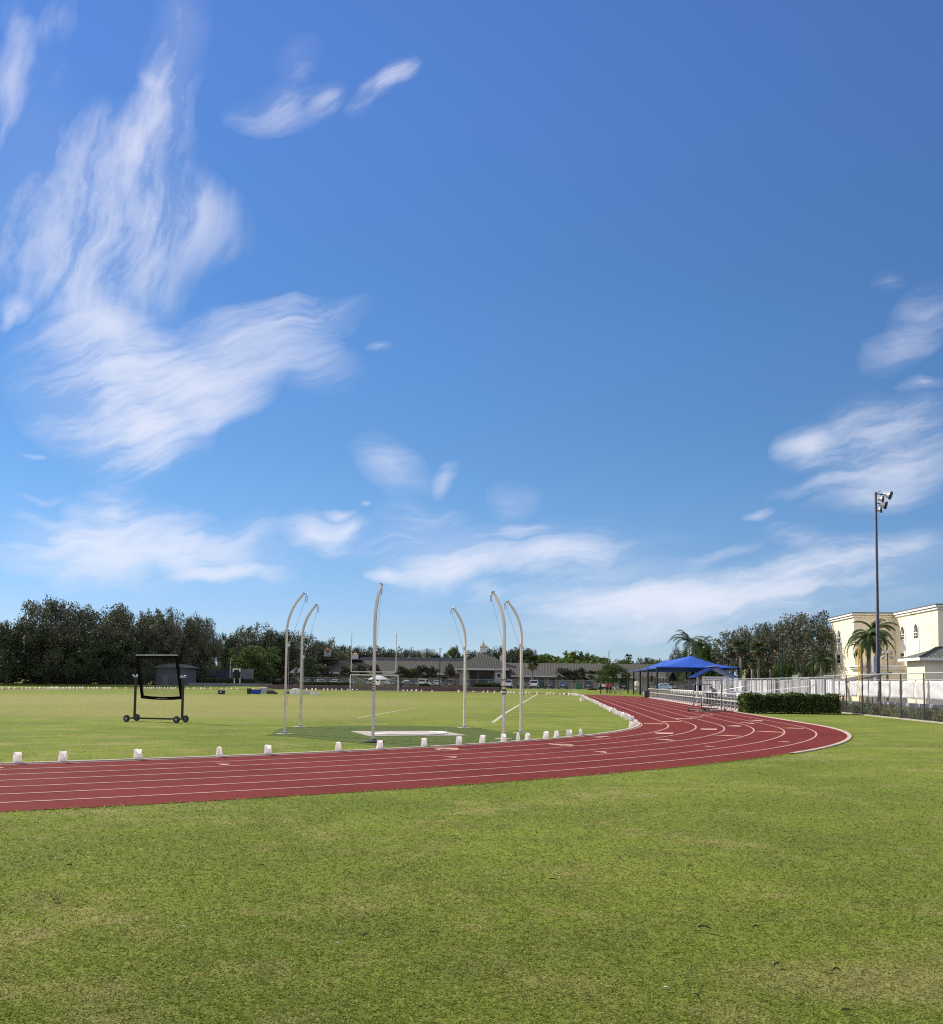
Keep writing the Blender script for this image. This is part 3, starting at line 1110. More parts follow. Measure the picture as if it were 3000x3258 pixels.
for x in FARX:
    d = ray(x, 2190)
    ux, uy = d.x, d.y
    l = math.hypot(ux, uy)
    ux, uy = ux / l, uy / l
    b = ux * -XC + uy * -YF
    c = XC * XC + YF * YF - (RF - .35) ** 2
    disc = b * b - c
    if disc < 0:
        continue
    t_ = -b + math.sqrt(disc)
    p = Vector((ux * t_, uy * t_, 0))
    if p.y < YF:
        p = ptx(x, 2190, XL + .35)
        p.z = 0
    bag(p, rnd.randrange(5), rnd.uniform(-.8, .8), 'tiny white paper bag along the far bend of the track', 0, rnd.uniform(1.25, 1.55))
# the squat white box lying off the row on the grass
p = at(1852, 2231)
m = MB()
m.box((0, 0, .14), (.34, .3, .28))
m.box((0, 0, .29), (.37, .33, .03))
o = m.build('white_box', MT['paper'], None, bevel=.01)
o.location = p
o.rotation_euler = (0, 0, .5)
tag(o, 'squat white box tipped on the grass beside the bag row on the right straight', 'box')

# ------------------------------------------------------------------ wheeled black rebound net
MT['net'] = meshmat('black_netting', (.012, .012, .014), .045, .0045, (0, 2), False, .8, 0)
LF, RF_ = at(402, 2297), at(561, 2301)
axv = (RF_ - LF)
axv.z = 0
Wn = axv.length
nrz = math.atan2(axv.y, axv.x)
org = LF
t = thing('rebound_net', 'black wheeled net frame for practice kicks standing alone on the left infield', 'practice net', (org.x, org.y, 0), nrz)
inv = Matrix.Rotation(-nrz, 3, 'Z')
LR, RR = inv @ (at(434.5, 2293.5) - org), inv @ (at(589.5, 2298) - org)
wr = .135
def wheel(c):
    R = Matrix.Rotation(math.radians(90), 3, 'Y').to_3x3() if False else Matrix.Rotation(math.radians(90), 3, 'X')
    w = MB().lathe([(.085, -.028), (.118, -.034), (wr, -.02), (wr, .02), (.118, .034), (.085, .028)], 24, c, 0, R).build('wheel', MT['rubber'], t)
    m = MB()
    m.lathe([(.03, -.045), (.03, .045)], 12, c, 0, R)
    for k in range(6):
        a = k * 1.047
        d = Vector((math.cos(a), 0, math.sin(a)))
        m.bar(Vector(c) + d * .03 + Vector((0, -.03, 0)), Vector(c) + d * .09 + Vector((0, -.03, 0)), .02)
    m.build('hub', MT['galv'], w)
wl = [Vector((0, 0, wr)), Vector((LR.x, LR.y, wr)), Vector((Wn, 0, wr)), Vector((RR.x, RR.y, wr))]
for c in wl:
    wheel(c)
m = MB()
m.tube([wl[0], wl[1]], .022, 8)
m.tube([wl[2], wl[3]], .022, 8)
ml, mr = wl[0].lerp(wl[1], .45), wl[2].lerp(wl[3], .45)
m.tube([ml, mr], .03, 8, square=True)
m.build('base_frame', MT['black'], t)
PH = 1.72
bl, br = wl[0].lerp(wl[1], .78), wl[2].lerp(wl[3], .62)
for b in (bl, br):
    MB().tube([b, Vector((b.x, b.y, PH))], .036, 4, square=True).build('post', MT['black'], t)
for b, s in ((bl, 1), (br, -1)):
    m = MB()
    m.box((b.x + s * .02, b.y, PH + .02), (.2, .1, .07))
    m.lathe([(.05, 0), (.05, .02), (.02, .04)], 10, (b.x - s * .1, b.y, PH + .05))
    m.lathe([(.05, 0), (.05, .02), (.02, .04)], 10, (b.x + s * .08, b.y, PH + .05))
    m.build('clamp_knob', MT['galv'], t)
# tilted padded frame hung between the posts
cxn, cyn = (bl.x + br.x) / 2, (bl.y + br.y) / 2
HW, HH = (br.x - bl.x) / 2 - .13, .85
RT = Matrix.Rotation(math.radians(13), 3, 'X')
yaw = Matrix.Rotation(math.atan2(br.y - bl.y, br.x - bl.x), 3, 'Z')
fr = empty('net_frame', (cxn, cyn, PH), 0)
fr.parent = t
bpy.data.objects.remove(fr)
def fp(u, v, d=0.0):
    sag = -.05 * (1 - (u / HW) ** 2) if v < -HH + .2 else 0
    return yaw @ (RT @ Vector((u, d, v + sag))) + Vector((cxn, cyn, PH))
def pad_strip(m, pts, w, d):
    for (u0, v0), (u1, v1) in zip(pts, pts[1:]):
        du, dv = u1 - u0, v1 - v0
        l = math.hypot(du, dv)
        nu, nv = -dv / l * w, du / l * w
        vs = [fp(u0, v0, -d), fp(u1, v1, -d), fp(u1 + nu, v1 + nv, -d), fp(u0 + nu, v0 + nv, -d), fp(u0, v0, d), fp(u1, v1, d), fp(u1 + nu, v1 + nv, d), fp(u0 + nu, v0 + nv, d)]
        m.add(vs, [(0, 1, 2, 3), (7, 6, 5, 4), (0, 4, 5, 1), (1, 5, 6, 2), (2, 6, 7, 3), (3, 7, 4, 0)])
m = MB()
pad_strip(m, [(-HW, -HH), (-HW * .5, -HH), (0, -HH), (HW * .5, -HH), (HW, -HH)], .12, .022)
pad_strip(m, [(HW, HH), (-HW, HH)], .11, .022)
pad_strip(m, [(HW, -HH + .06), (HW, HH - .11)], .12, .022)
pad_strip(m, [(-HW, HH - .11), (-HW, -HH + .06)], .12, .022)
pads = m.build('padded_frame', MT['black_fabric'], t)
MB().tube([fp(-HW, HH + .01), fp(HW, HH + .01)], .02, 8).build('top_bar', MT['galv'], t)
m = MB()
for i in range(12):                          # grey printed wordmark on the bottom pad
    u = -.24 + i * .035
    h = .03 + .012 * ((i * 7) % 3)
    if i in (7,):
        continue
    m.poly([fp(u, -HH + .035, -.024), fp(u + .026, -HH + .035, -.024), fp(u + .026, -HH + .035 + h, -.024), fp(u, -HH + .035 + h * .8, -.024)])
m.poly([fp(.2, -HH + .03, -.024), fp(.225, -HH + .03, -.024), fp(.265, -HH + .09, -.024), fp(.245, -HH + .09, -.024)])
m.build('printed_wordmark', MT['grey_ink'], pads)
netm = MB()
N = 8
for i in range(N + 1):
    for j in range(N + 1):
        u, v = -HW + .1 + (2 * HW - .2) * i / N, -HH + .1 + (2 * HH - .2) * j / N
        netm.v.append((u, .02 * math.sin(i) * .5, v))
for i in range(N):
    for j in range(N):
        a = i * (N + 1) + j
        netm.f.append((a, a + 1, a + N + 2, a + N + 1))
        netm.mi.append(0)
net = netm.build('net', MT['net'], t)
net.location = (cxn, cyn, PH)
net.rotation_euler = (yaw @ RT).to_euler()

# ------------------------------------------------------------------ crates, totes and boxes left on the field
MT['navy_plastic'] = mat('navy_plastic', (.012, .018, .06), (.02, .028, .08), 8, .5)
MT['blue_plastic'] = mat('blue_plastic', (.012, .08, .42), (.01, .06, .33), 8, .45)
MT['black_plastic'] = mat('black_plastic', (.015, .015, .018), (.03, .03, .032), 8, .5)
MT['white_plastic'] = mat('white_plastic', (.9, .87, .83), (.82, .79, .76), 6, .5)
MT['grey_plastic'] = mat('grey_plastic', (.4, .41, .45), (.33, .34, .38), 6, .5)
MT['card'] = mat('cardboard', (.45, .36, .25), (.38, .3, .2), 10, .85)
MT['brown_card'] = mat('brown_box', (.1, .07, .05), (.07, .05, .04), 10, .85)
MT['ivory'] = mat('ivory_plastic', (.62, .58, .44), (.55, .5, .38), 6, .6)


def tote(px, py, w, h, d, mt, label, cat='bin', lid=None, sticker=False, rz=0.0, mode='tote', name='storage_tote', xc=None):
    p = at(px, py)
    s = p.y / FOC
    W, H = w * s, h * s
    D = d
    t = thing(name, label, cat, (p.x, p.y + D / 2, 0), rz)
    m = MB()
    if mode == 'tote':                         # open tapered tub with a rolled lip
        a, b, th = .86, 1.0, .02
        def rect(k, z, o=0):
            return [Vector((sx * (W / 2 * k - o), sy * (D / 2 * k - o), z)) for sx, sy in ((-1, -1), (1, -1), (1, 1), (-1, 1))]
        rings = [rect(a, 0), rect(b * .97, H * .88), rect(b * 1.06, H * .88), rect(b * 1.06, H), rect(b, H, th), rect(a, H * .25, th)]
        for q in rings:
            m.v += [tuple(v) for v in q]
        for i in range(len(rings) - 1):
            for k in range(4):
                x, y = i * 4 + k, i * 4 + (k + 1) % 4
                m.f.append((x, y, y + 4, x + 4))
                m.mi.append(0)
        m.f += [(3, 2, 1, 0), (20, 21, 22, 23)]
        m.mi += [0, 0]
        m.build('tub', mt, t)
        m = MB()
        for sx in (-1, 1):
            m.box((sx * W * .53, 0, H * .78), (W * .06, D * .3, H * .12))
        m.build('handle', mt, t)
    elif mode == 'box':
        m.box((0, 0, H * .46), (W, D, H * .92), 0, 0, .97)
        m.build('body', mt, t, bevel=.015)
        m = MB()
        m.box((0, 0, H * .96), (W * 1.03, D * 1.04, H * .09))
        m.build('lid', lid or mt, t, bevel=.01)
    elif mode == 'carton':                     # carton with two flaps up
        m.box((0, 0, H * .4), (W, D, H * .8))
        m.build('body', mt, t)
        for sy, an in ((-1, -.5), (1, .35)):
            R = Matrix.Rotation(an, 3, 'X')
            m = MB().box(Vector((0, sy * D / 2, H * .8)) + R @ Vector((0, 0, H * .17)), (W, .012, H * .32), 0, 0, 1, R)
            m.build('flap', mt, t)
    elif mode == 'pile':                       # soft heap
        m = MB()
        n = 14
        prof = [(1, 0), (.97, .35), (.8, .75), (.45, 1.0), (.1, .97)]
        rr = random.Random(int(px))
        for f, z in prof:
            for k in range(n):
                an = 6.283 * k / n
                q = rr.uniform(.82, 1.12)
                m.v.append((W / 2 * f * math.cos(an) * q, D / 2 * f * math.sin(an) * q, H * z * rr.uniform(.85, 1.05)))
        for i in range(len(prof) - 1):
            for k in range(n):
                a, b = i * n + k, i * n + (k + 1) % n
                m.f.append((a, b, b + n, a + n))
                m.mi.append(0)
        m.f.append(tuple(range((len(prof) - 1) * n, len(prof) * n)))
        m.mi.append(0)
        m.build('cloth', mt, t, True)
    if sticker:
        MB().box((0, -D / 2 * .99, H * .55), (W * .34, .012, H * .38)).build('sticker', MT['grey_plastic'], t)
    return t


zT = zz(650, 2020, 1 / 4.62)
def tt(a, b, w, h, d, mt, label, **k):
    x, y = zT(a, b)
    return tote(x, y, w / 4.62, h / 4.62, d, MT[mt], label, **k)
tt(240, 873, 95, 58, .55, 'navy_plastic', 'dark navy plastic tub with a pale label standing alone on the infield', sticker=True)
tt(646, 868, 46, 84, .5, 'black_plastic', 'upright black box at the left end of the blue crate pile', cat='box', mode='box', name='equipment_box')
tt(748, 869, 142, 66, .6, 'blue_plastic', 'bright blue plastic crate beside the upright black box', name='plastic_crate', cat='crate')
tt(862, 860, 96, 88, .6, 'grey_plastic', 'tall pale grey tub standing behind the blue crate', mode='box', name='equipment_box', cat='box', lid=MT['white_plastic'])
tt(966, 868, 106, 44, .6, 'brown_card', 'low dark brown box right of the pale grey tub', mode='carton', name='cardboard_box', cat='box')
tt(962, 828, 84, 40, .4, 'card', 'pale carton lying behind the low dark brown box', mode='box', name='cardboard_box', cat='box')
tt(1042, 869, 52, 26, .5, 'black_fabric', 'small heap of black cloth at the right end of the blue crate pile', mode='pile', name='cloth_heap', cat='cloth')
tt(1202, 866, 66, 38, .5, 'black_plastic', 'low black box behind the foot of the leftmost cage pole', mode='box', name='equipment_box', cat='box')
tt(1290, 878, 84, 74, .6, 'white_plastic', 'white tub between the two left cage poles', name='storage_tote', cat='bin')
tt(1356, 872, 90, 76, .6, 'white_plastic', 'white lidded box directly left of the second cage pole', mode='box', name='equipment_box', cat='box')
tt(1340, 806, 130, 22, .5, 'paper', 'roll of white sheeting laid over the white boxes', mode='pile', name='sheeting_roll', cat='sheeting')
tt(1500, 874, 100, 56, .6, 'ivory', 'ivory carton with raised flaps right of the second cage pole', mode='carton', name='cardboard_box', cat='box')
tt(1597, 886, 96, 52, .6, 'white_plastic', 'low white crate at the right end of the white box pile', name='plastic_crate', cat='crate')
tt(1662, 874, 58, 36, .4, 'white_plastic', 'small white lidded box half behind the last white crate', mode='box', name='equipment_box', cat='box')
# ------------------------------------------------------------------ foliage builders
def leaf_cloud(rg, centres, radii, per, leaf, squash=.8):
    """small leaf-sized quads spread through many clumps"""
    V = []
    for c, r, n in zip(centres, radii, per):
        d = rg.normal(size=(n, 3))
        d /= np.linalg.norm(d, axis=1)[:, None]
        p = c + d * (r * rg.random(n)[:, None] ** .45) * np.array([1, 1, squash])
        V.append(p)
    P = np.concatenate(V)
    n = len(P)
    a = rg.normal(size=(n, 3))
    a /= np.linalg.norm(a, axis=1)[:, None]
    b = np.cross(a, rg.normal(size=(n, 3)))
    b /= np.linalg.norm(b, axis=1)[:, None]
    s = leaf * (.5 + rg.random(n))[:, None]
    q = np.stack([P - a * s, P + b * s * .45, P + a * s, P - b * s * .45], 1).reshape(-1, 3)
    return q, np.arange(4 * n).reshape(-1, 4)


def crown_mesh(name, m, seed, rx=1.0, rz=.75, clumps=60, leaves=6000, leaf=.055, clump_r=.2, flat=.35, gaps=.0):
    """unit crown: clumps on and inside an uneven ellipsoid"""
    rg = np.random.default_rng(seed)
    lob = rg.normal(size=(7, 3))
    lob /= np.linalg.norm(lob, axis=1)[:, None]
    cs, rs = [], []
    while len(cs) < clumps:
        d = rg.normal(size=3)
        d /= np.linalg.norm(d)
        if d[2] < -.55:
            continue
        k = 1 + .22 * max(0.0, float((lob @ d).max()) - .6) * 2 - .18 * rg.random()
        f = rg.random() ** .45
        p = d * f * k * np.array([rx, rx, rz])
        p[2] = math.copysign(rz * (abs(p[2]) / rz) ** .72, p[2])
        if p[2] < 0:
            p[2] *= flat * 2
        cs.append(p)
        rs.append(clump_r * (.6 + .8 * rg.random()))
    for c in [cs[i] for i in rg.integers(0, len(cs), len(cs) // 4)]:
        cs.append(c * (1.04 + .14 * rg.random()))
        rs.append(clump_r * .45)
    w = np.array(rs) ** 2
    per = np.maximum(20, (leaves * w / w.sum())).astype(int)
    q, f = leaf_cloud(rg, cs, rs, per, leaf)
    return npmesh(name, q, f, m, 'mesh')


def trunk_mesh(name, m, seed, H, r, spread, limbs=5, fork=.45):
    """tapered trunk with limbs, base at 0; limbs reach height H"""
    rr = random.Random(seed)
    b = MB()
    zf = H * fork
    b.tube([(0, 0, -.1), (0, 0, .15 * zf), (rr.uniform(-.1, .1) * r * 4, rr.uniform(-.1, .1) * r * 4, zf * .6), (0, 0, zf)], [r * 1.35, r, r * .85, r * .7], 9)
    for i in range(limbs):
        a = 6.283 * i / limbs + rr.uniform(-.4, .4)
        e = Vector((math.cos(a) * spread * rr.uniform(.5, 1), math.sin(a) * spread * rr.uniform(.5, 1), H * rr.uniform(.75, 1)))
        p1 = Vector((e.x * .35, e.y * .35, zf + (e.z - zf) * .45))
        b.tube([(0, 0, zf * .9), p1, e], [r * .55, r * .35, r * .12], 6)
        for k in range(2):
            e2 = p1 + Vector((rr.uniform(-1, 1) * spread * .4, rr.uniform(-1, 1) * spread * .4, H * .25))
            b.tube([p1, (p1 + e2) / 2 + Vector((0, 0, .1)), e2], [r * .28, r * .18, r * .07], 5)
    o = b.build(name, m, None, True)
    me = o.data
    bpy.data.objects.remove(o)
    return me


def link(name, me, parent, loc=(0, 0, 0), rz=0.0, scale=(1, 1, 1)):
    o = bpy.data.objects.new(name, me)
    COL.objects.link(o)
    o.parent = parent
    o.location, o.rotation_euler, o.scale = loc, (0, 0, rz), scale
    return o


OAK = [crown_mesh('crown', MT['oak_leaf'], 11 + i, 1, .72, 230, 26000, .021, .15) for i in range(4)]
DARK = [crown_mesh('crown', MT['dark_leaf'], 21 + i, 1, .8, 150, 16000, .027, .17) for i in range(3)]
GREEN = [crown_mesh('crown', MT['green_leaf'], 31 + i, 1, .7, 90, 9000, .036, .19) for i in range(3)]
BRIGHT = [crown_mesh('crown', MT['bright_leaf'], 41 + i, 1, .6, 70, 6000, .06, .22) for i in range(2)]
MAGN = [crown_mesh('crown', MT['magnolia_leaf'], 51 + i, 1, .85, 40, 2600, .085, .26) for i in range(3)]
SPARSE = [crown_mesh('crown', MT['oak_leaf'], 61 + i, 1, .72, 140, 13000, .027, .17) for i in range(3)]
TR_OAK = [trunk_mesh('trunk', MT['bark'], 3 + i, 1.0, .045, .5, 6, .35) for i in range(3)]
TR_PALE = [trunk_mesh('trunk', MT['pale_bark'], 13 + i, 1.0, .035, .45, 4, .3) for i in range(2)]
TR_SLIM = [trunk_mesh('trunk', MT['bark'], 23 + i, 1.0, .025, .3, 4, .5) for i in range(2)]


WIDEN = 1.25


def tree(label, px, top, Y, wpx, crowns, trunks, group=None, low=.28, base=None, name='tree', cat='tree', depth=1.0, squash=1.0, k=[0]):
    """px: photo column of the crown, top: photo row of its top, wpx: crown width in photo px at depth Y"""
    P = pt(px, top, Y)
    z0 = gz(Y) if base is None else base
    H = P.z - z0
    R = wpx * WIDEN * Y / FOC / 2
    k[0] += 1
    t = thing(name, label, cat, (P.x, Y, z0), 0, group)
    cz0 = H * low
    half = (H - cz0) / 2
    cm = crowns[k[0] % len(crowns)]
    zz_ = [v for v in (cm.get('zmax'), cm.get('zmin'))] if cm.get('zmax') else None
    if zz_ is None:
        co = np.empty(len(cm.vertices) * 3, np.float32)
        cm.vertices.foreach_get('co', co)
        z = co.reshape(-1, 3)[:, 2]
        x = np.abs(co.reshape(-1, 3)[:, 0])
        cm['zmax'], cm['zmin'], cm['xmax'] = float(np.percentile(z, 99.95)), float(np.percentile(z, .5)), float(np.percentile(x, 99))
    sz = (H - cz0) / (cm['zmax'] - cm['zmin'])
    sx = R / cm['xmax']
    link('crown', cm, t, (0, 0, H - cm['zmax'] * sz), rnd.uniform(0, 6.28) if depth == 1.0 else 0, (sx, sx * depth, sz))
    tm = trunks[k[0] % len(trunks)]
    link('trunk', tm, t, (0, 0, 0), rnd.uniform(0, 6.28), (max(R * .9, H * .45), max(R * .9, H * .45), H * .86))
    return t


# big dark oaks on the left
GO = 'large dark oaks behind the left fence'
for args in [('low leafy tree at the left border of the photo, shorter than its neighbour', 30, 1972, 184, 170, DARK), ('tall grey green oak with the highest crown of the left row', 195, 1902, 192, 250, OAK),
             ('grey green oak right of the highest one, crown slightly lower', 325, 1921, 194, 210, OAK), ('broad oak in the middle of the left row, above the black net frame', 432, 1927, 195, 200, OAK),
             ('oak with rounded top right of the black net frame', 520, 1933, 196, 180, OAK), ('last tall oak of the left row, sloping down to the gap', 612, 1955, 198, 150, OAK),
             ('small oak filling the right end of the left row before the gap', 664, 1989, 202, 66, OAK), ('dense dark oak in front of the tall left row, crown near the ground', 110, 1985, 187.5, 230, DARK),
             ('dense dark oak behind the fence left of the black net frame', 290, 2005, 188.5, 240, DARK), ('dense dark oak left of the small shed, behind the net frame', 440, 2010, 192, 170, DARK), ('dense dark oak over the small shed', 570, 2015, 203, 210, DARK)]:
    tree(args[0], args[1], args[2], args[3], args[4], args[5], TR_OAK, GO, low=.06)
GO2 = 'dark trees behind the basketball court'
for args in [('dark tree right of the gap in the tree line, behind the basketball hoop', 722, 2014, 226, 80, DARK), ('round topped dark oak behind the basketball court', 805, 1986, 232, 170, OAK),
             ('dark oak left of the two left cage poles', 880, 2006, 230, 130, DARK), ('oak standing behind the two left cage poles', 950, 2006, 236, 160, OAK), ('oak sloping down behind the leftmost roof cupola', 1030, 2032, 240, 130, OAK)]:
    tree(args[0], args[1], args[2], args[3], args[4], args[5], TR_OAK, GO2, low=.08)
tree('yellow green spreading tree in front of the dark oaks by the basketball court', 812, 2053, 214, 120, GREEN, TR_OAK, low=.22)
tree('dark dense tree touching the left end of the long tiled roof', 976, 2080, 208, 58, DARK, TR_SLIM, low=.18)

# trees over the long roof
GB = 'trees rising behind the long tiled roof'
for lab, x, top, w, cr in [('bushy dark tree behind the roof between the two white cupolas', 1095, 2052, 90, DARK), ('bushy dark tree behind the roof right of the second white cupola', 1155, 2055, 70, DARK),
                           ('dark tree behind the roof right of the middle cage pole', 1225, 2056, 90, DARK), ('dark tree behind the roof beside the right goal upright', 1290, 2062, 80, OAK), ('low dark tree behind the roof left of the dark roof box', 1365, 2064, 80, OAK),
                           ('low shrubby tree behind the roof at the dark roof box', 1410, 2078, 60, DARK), ('tree left of the entrance cupola, half hidden by the roof', 1515, 2068, 70, DARK), ('dark tree right of the entrance cupola', 1568, 2056, 80, DARK),
                           ('dark tree behind the strapped cage pole', 1635, 2056, 90, DARK), ('dark tree behind the furthest right cage pole', 1682, 2064, 70, DARK), ('wide bright green tree mound behind the right wing roof', 1812, 2072, 150, BRIGHT),
                           ('small dark tree on the right shoulder of the green mound', 1855, 2073, 50, DARK), ('low green tree left of the green mound', 1755, 2090, 80, GREEN), ('low tree behind the roof left of the thin lamp pole', 1905, 2092, 70, GREEN),
                           ('low tree behind the roof right of the thin lamp pole', 1985, 2096, 90, GREEN), ('small round tree behind the roof left of the blue canopy', 2055, 2091, 60, DARK), ('low tree behind the left edge of the blue canopy', 2105, 2098, 80, GREEN),
                           ('dark low tree behind the blue canopy', 2180, 2092, 90, DARK)]:
    tree(lab, x, top, 275, w * 1.3, cr, TR_OAK, GB, low=.03)
tree('single round crowned tree standing clear above the roof left of the entrance', 1443, 2052, 262, 44, GREEN, TR_SLIM, low=.5)

# small magnolias in front of the building
GM = 'small round trees along the front of the long building'
for lab, x, y0, y1, w in [('small bronze leaved tree left of the soccer goal, by the left cupola', 1030, 2112, 2155, 46), ('small bronze leaved tree at the left goal post', 1102, 2115, 2158, 36), ('small bronze leaved tree left of the middle cage pole', 1149, 2110, 2160, 48),
                          ('small bronze leaved tree behind the middle cage pole', 1196, 2112, 2158, 40), ('small bronze leaved tree right of the right goal post', 1281, 2117, 2160, 42), ('small greener tree among the bronze ones', 1309, 2124, 2160, 36),
                          ('small bronze leaved tree third right of the goal', 1336, 2114, 2160, 42), ('small bronze leaved tree left of the thin dark green pole', 1372, 2118, 2160, 44), ('slim bronze tree left of the entrance porch', 1432, 2108, 2160, 34),
                          ('bronze leaved tree with open branches in front of the right wing', 1796, 2123, 2168, 46), ('pale bronze leaved tree next to the open branched one', 1842, 2122, 2168, 46)]:
    tree(lab, x, y0, 224, w, MAGN if 'greener' not in lab else GREEN, TR_SLIM, GM, low=.42)
tree('large bushy tree lit on its left side, behind the people on the track', 1950, 2103, 192, 88, GREEN, TR_OAK, low=.22)


# ------------------------------------------------------------------ palms
def frond(m, o, az, el, L, droop, n=32, lw=.12, ll=.62, rr=random):
    """one arching feather frond with two rows of leaflets"""
    pts = []
    p = Vector(o)
    e = el
    st = L / n
    for i in range(n + 1):
        pts.append(p.copy())
        p = p + Vector((math.cos(az) * math.cos(e), math.sin(az) * math.cos(e), math.sin(e))) * st
        e -= droop / n * (1.0 + i / n)
    m.tube(pts[::4] + ([pts[-1]] if n % 4 else []), [.035 * (1 - .8 * i / 7) for i in range(len(pts[::4]) + (1 if n % 4 else 0))], 4)
    side = Vector((-math.sin(az), math.cos(az), 0))
    for i in range(2, n + 1):
        f = i / n
        l = ll * (math.sin(math.pi * min(1, .18 + f * .8)) ** .7) * L / 3
        t = (pts[i] - pts[i - 1]).normalized()
        for s in (-1, 1):
            d = (side * s * .85 + t * .75 + Vector((0, 0, -.35 - rr.random() * .3))).normalized()
            q = pts[i]
            m.add([q - t * lw / 2, q + t * lw / 2, q + d * l * .6 + t * lw * .4 + Vector((0, 0, -.02)), q + d * l], [(0, 1, 2, 3)])


def feather_palm(label, px, pbase, pcrown, Y, n, L, seed, base=None, group=None, trunk_r=.16, bulge=True, lean=0.0, name='palm_tree'):
    z0 = gz(Y) if base is None else base
    B = pt(pbase[0], pbase[1], Y)
    Cc = pt(pcrown[0], pcrown[1], Y)
    t = thing(name, label, 'palm tree', (B.x, Y, z0), 0, group)
    H = Cc.z - z0
    dx = Cc.x - B.x
    rr = random.Random(seed)
    prof = [(0, 1.15), (.15, 1.0), (.45, 1.2 if bulge else .95), (.75, .85), (1, .6)]
    MB().tube([(dx * f * f, 0, H * f) for f, _ in prof], [trunk_r * k for _, k in prof], 10).build('trunk', MT['pale_bark'], t, True)
    if bulge:
        MB().tube([(dx, 0, H * .98), (dx, 0, H + .25), (dx, 0, H + .6)], [trunk_r * .72, trunk_r * .75, trunk_r * .3], 8).build('crownshaft', MT['green_shaft'], t, True)
    m = MB()
    for i in range(n):
        az = 6.283 * i / n * 1.0 + rr.uniform(-.3, .3)
        el = rr.uniform(-.15, 1.25)
        frond(m, (dx, 0, H + (.45 if bulge else .1)), az, el, L * rr.uniform(.85, 1.1), rr.uniform(1.1, 1.7), rr=rr)
    m.build('crown', MT['palm_leaf'], t)
    return t


def fan_palm(label, px, ytop, Y, wpx, ybase=None, seed=1, base=None, group=None, skirt=False, n=26):
    z0 = gz(Y) if base is None else base
    P = pt(px, ytop, Y)
    R = wpx * Y / FOC / 2
    H = P.z - z0 - R * .75
    t = thing('fan_palm', label, 'palm tree', (P.x, Y, z0), 0, group)
    rr = random.Random(seed)
    MB().tube([(0, 0, -.1), (0, 0, H * .5), (0, 0, H)], [.2, .17, .19], 9).build('trunk', MT['pale_bark'], t, True)
    def fans(lo, hi, cnt, RR):
        m = MB()
        for i in range(cnt):
            az, el = rr.uniform(0, 6.283), rr.uniform(lo, hi)
            d = Vector((math.cos(az) * math.cos(el), math.sin(az) * math.cos(el), math.sin(el)))
            o = Vector((0, 0, H)) + d * RR * .45
            m.bar((0, 0, H), o, .03, n=4)
            up = Vector((0, 0, 1)) if abs(d.z) < .9 else Vector((1, 0, 0))
            s = d.cross(up).normalized()
            nrm = s.cross(d)
            for k in range(11):
                a = (k - 5) * .27
                q = (d * math.cos(a) + s * math.sin(a)).normalized()
                tip = o + q * RR * .62 * rr.uniform(.85, 1.05) + Vector((0, 0, -.12 * RR)) - nrm * .0
                w = q.cross(nrm).normalized() * RR * .055
                m.add([o, o + q * RR * .35 + w, tip, o + q * RR * .35 - w], [(0, 1, 2, 3)])
        return m
    fans(-.5, 1.4, n, R).build('crown', MT['palm_leaf'], t)
    if skirt:
        fans(-1.45, -.9, 16, R * .9).build('dead_skirt', MT['dead_frond'], t)
    return t


MT['green_shaft'] = mat('palm_crownshaft', (.1, .16, .04), (.07, .12, .03), 4, .5)
MT['dead_frond'] = mat('dead_fronds', (.26, .2, .11), (.18, .13, .07), 5, .9)
fan_palm('fan palm with a brown skirt of dead leaves in front of the right wing roof', 1693, 2085, 222, 58, seed=4, skirt=True)
fan_palm('low bright fan palm between the bronze trees and the big bushy tree', 1884, 2132, 222, 42, seed=5)
GP = 'small palms on the skyline'
for i, (x, y, w, lab) in enumerate([(1898, 2088, 26, 'tiny palm on the skyline right of the green mound'), (1920, 2092, 24, 'tiny palm on the skyline left of the thin lamp pole'), (2000, 2080, 30, 'tallest tiny palm on the skyline left of the blue canopy'), (1722, 2082, 24, 'tiny palm on the skyline right of the skirted fan palm')]):
    fan_palm(lab, x, y, 280, w, seed=20 + i, group=GP)

# ------------------------------------------------------------------ hedges and shrubs
def shrub_mesh(m, seed, n=1500, leaf=.09, boxy=False):
    rg = np.random.default_rng(seed)
    if boxy:
        k = 90
        c = rg.random((k, 3)) * 2 - 1
        ax = rg.integers(0, 3, k)
        c[np.arange(k), ax] = np.sign(c[np.arange(k), ax]) * .92
        c[:, 2] = (c[:, 2] + 1) / 2
        cs, rs = list(c), [.2] * k
    else:
        cs, rs = [], []
        for i in range(26):
            d = rg.normal(size=3)
            d /= np.linalg.norm(d)
            d[2] = abs(d[2])
            cs.append(d * (.35 + .5 * rg.random()) * np.array([1, 1, 1]))
            rs.append(.28 * (.6 + .8 * rg.random()))
    q, f = leaf_cloud(rg, cs, rs, [n // len(cs)] * len(cs), leaf)
    q[:, 2] = np.maximum(q[:, 2], 0)
    return npmesh('foliage', q, f, m, 'mesh')


SHR = {k: [shrub_mesh(MT[k], 70 + i) for i in range(2)] for k in ('hedge_leaf', 'croton_leaf', 'dry_leaf', 'dark_leaf')}


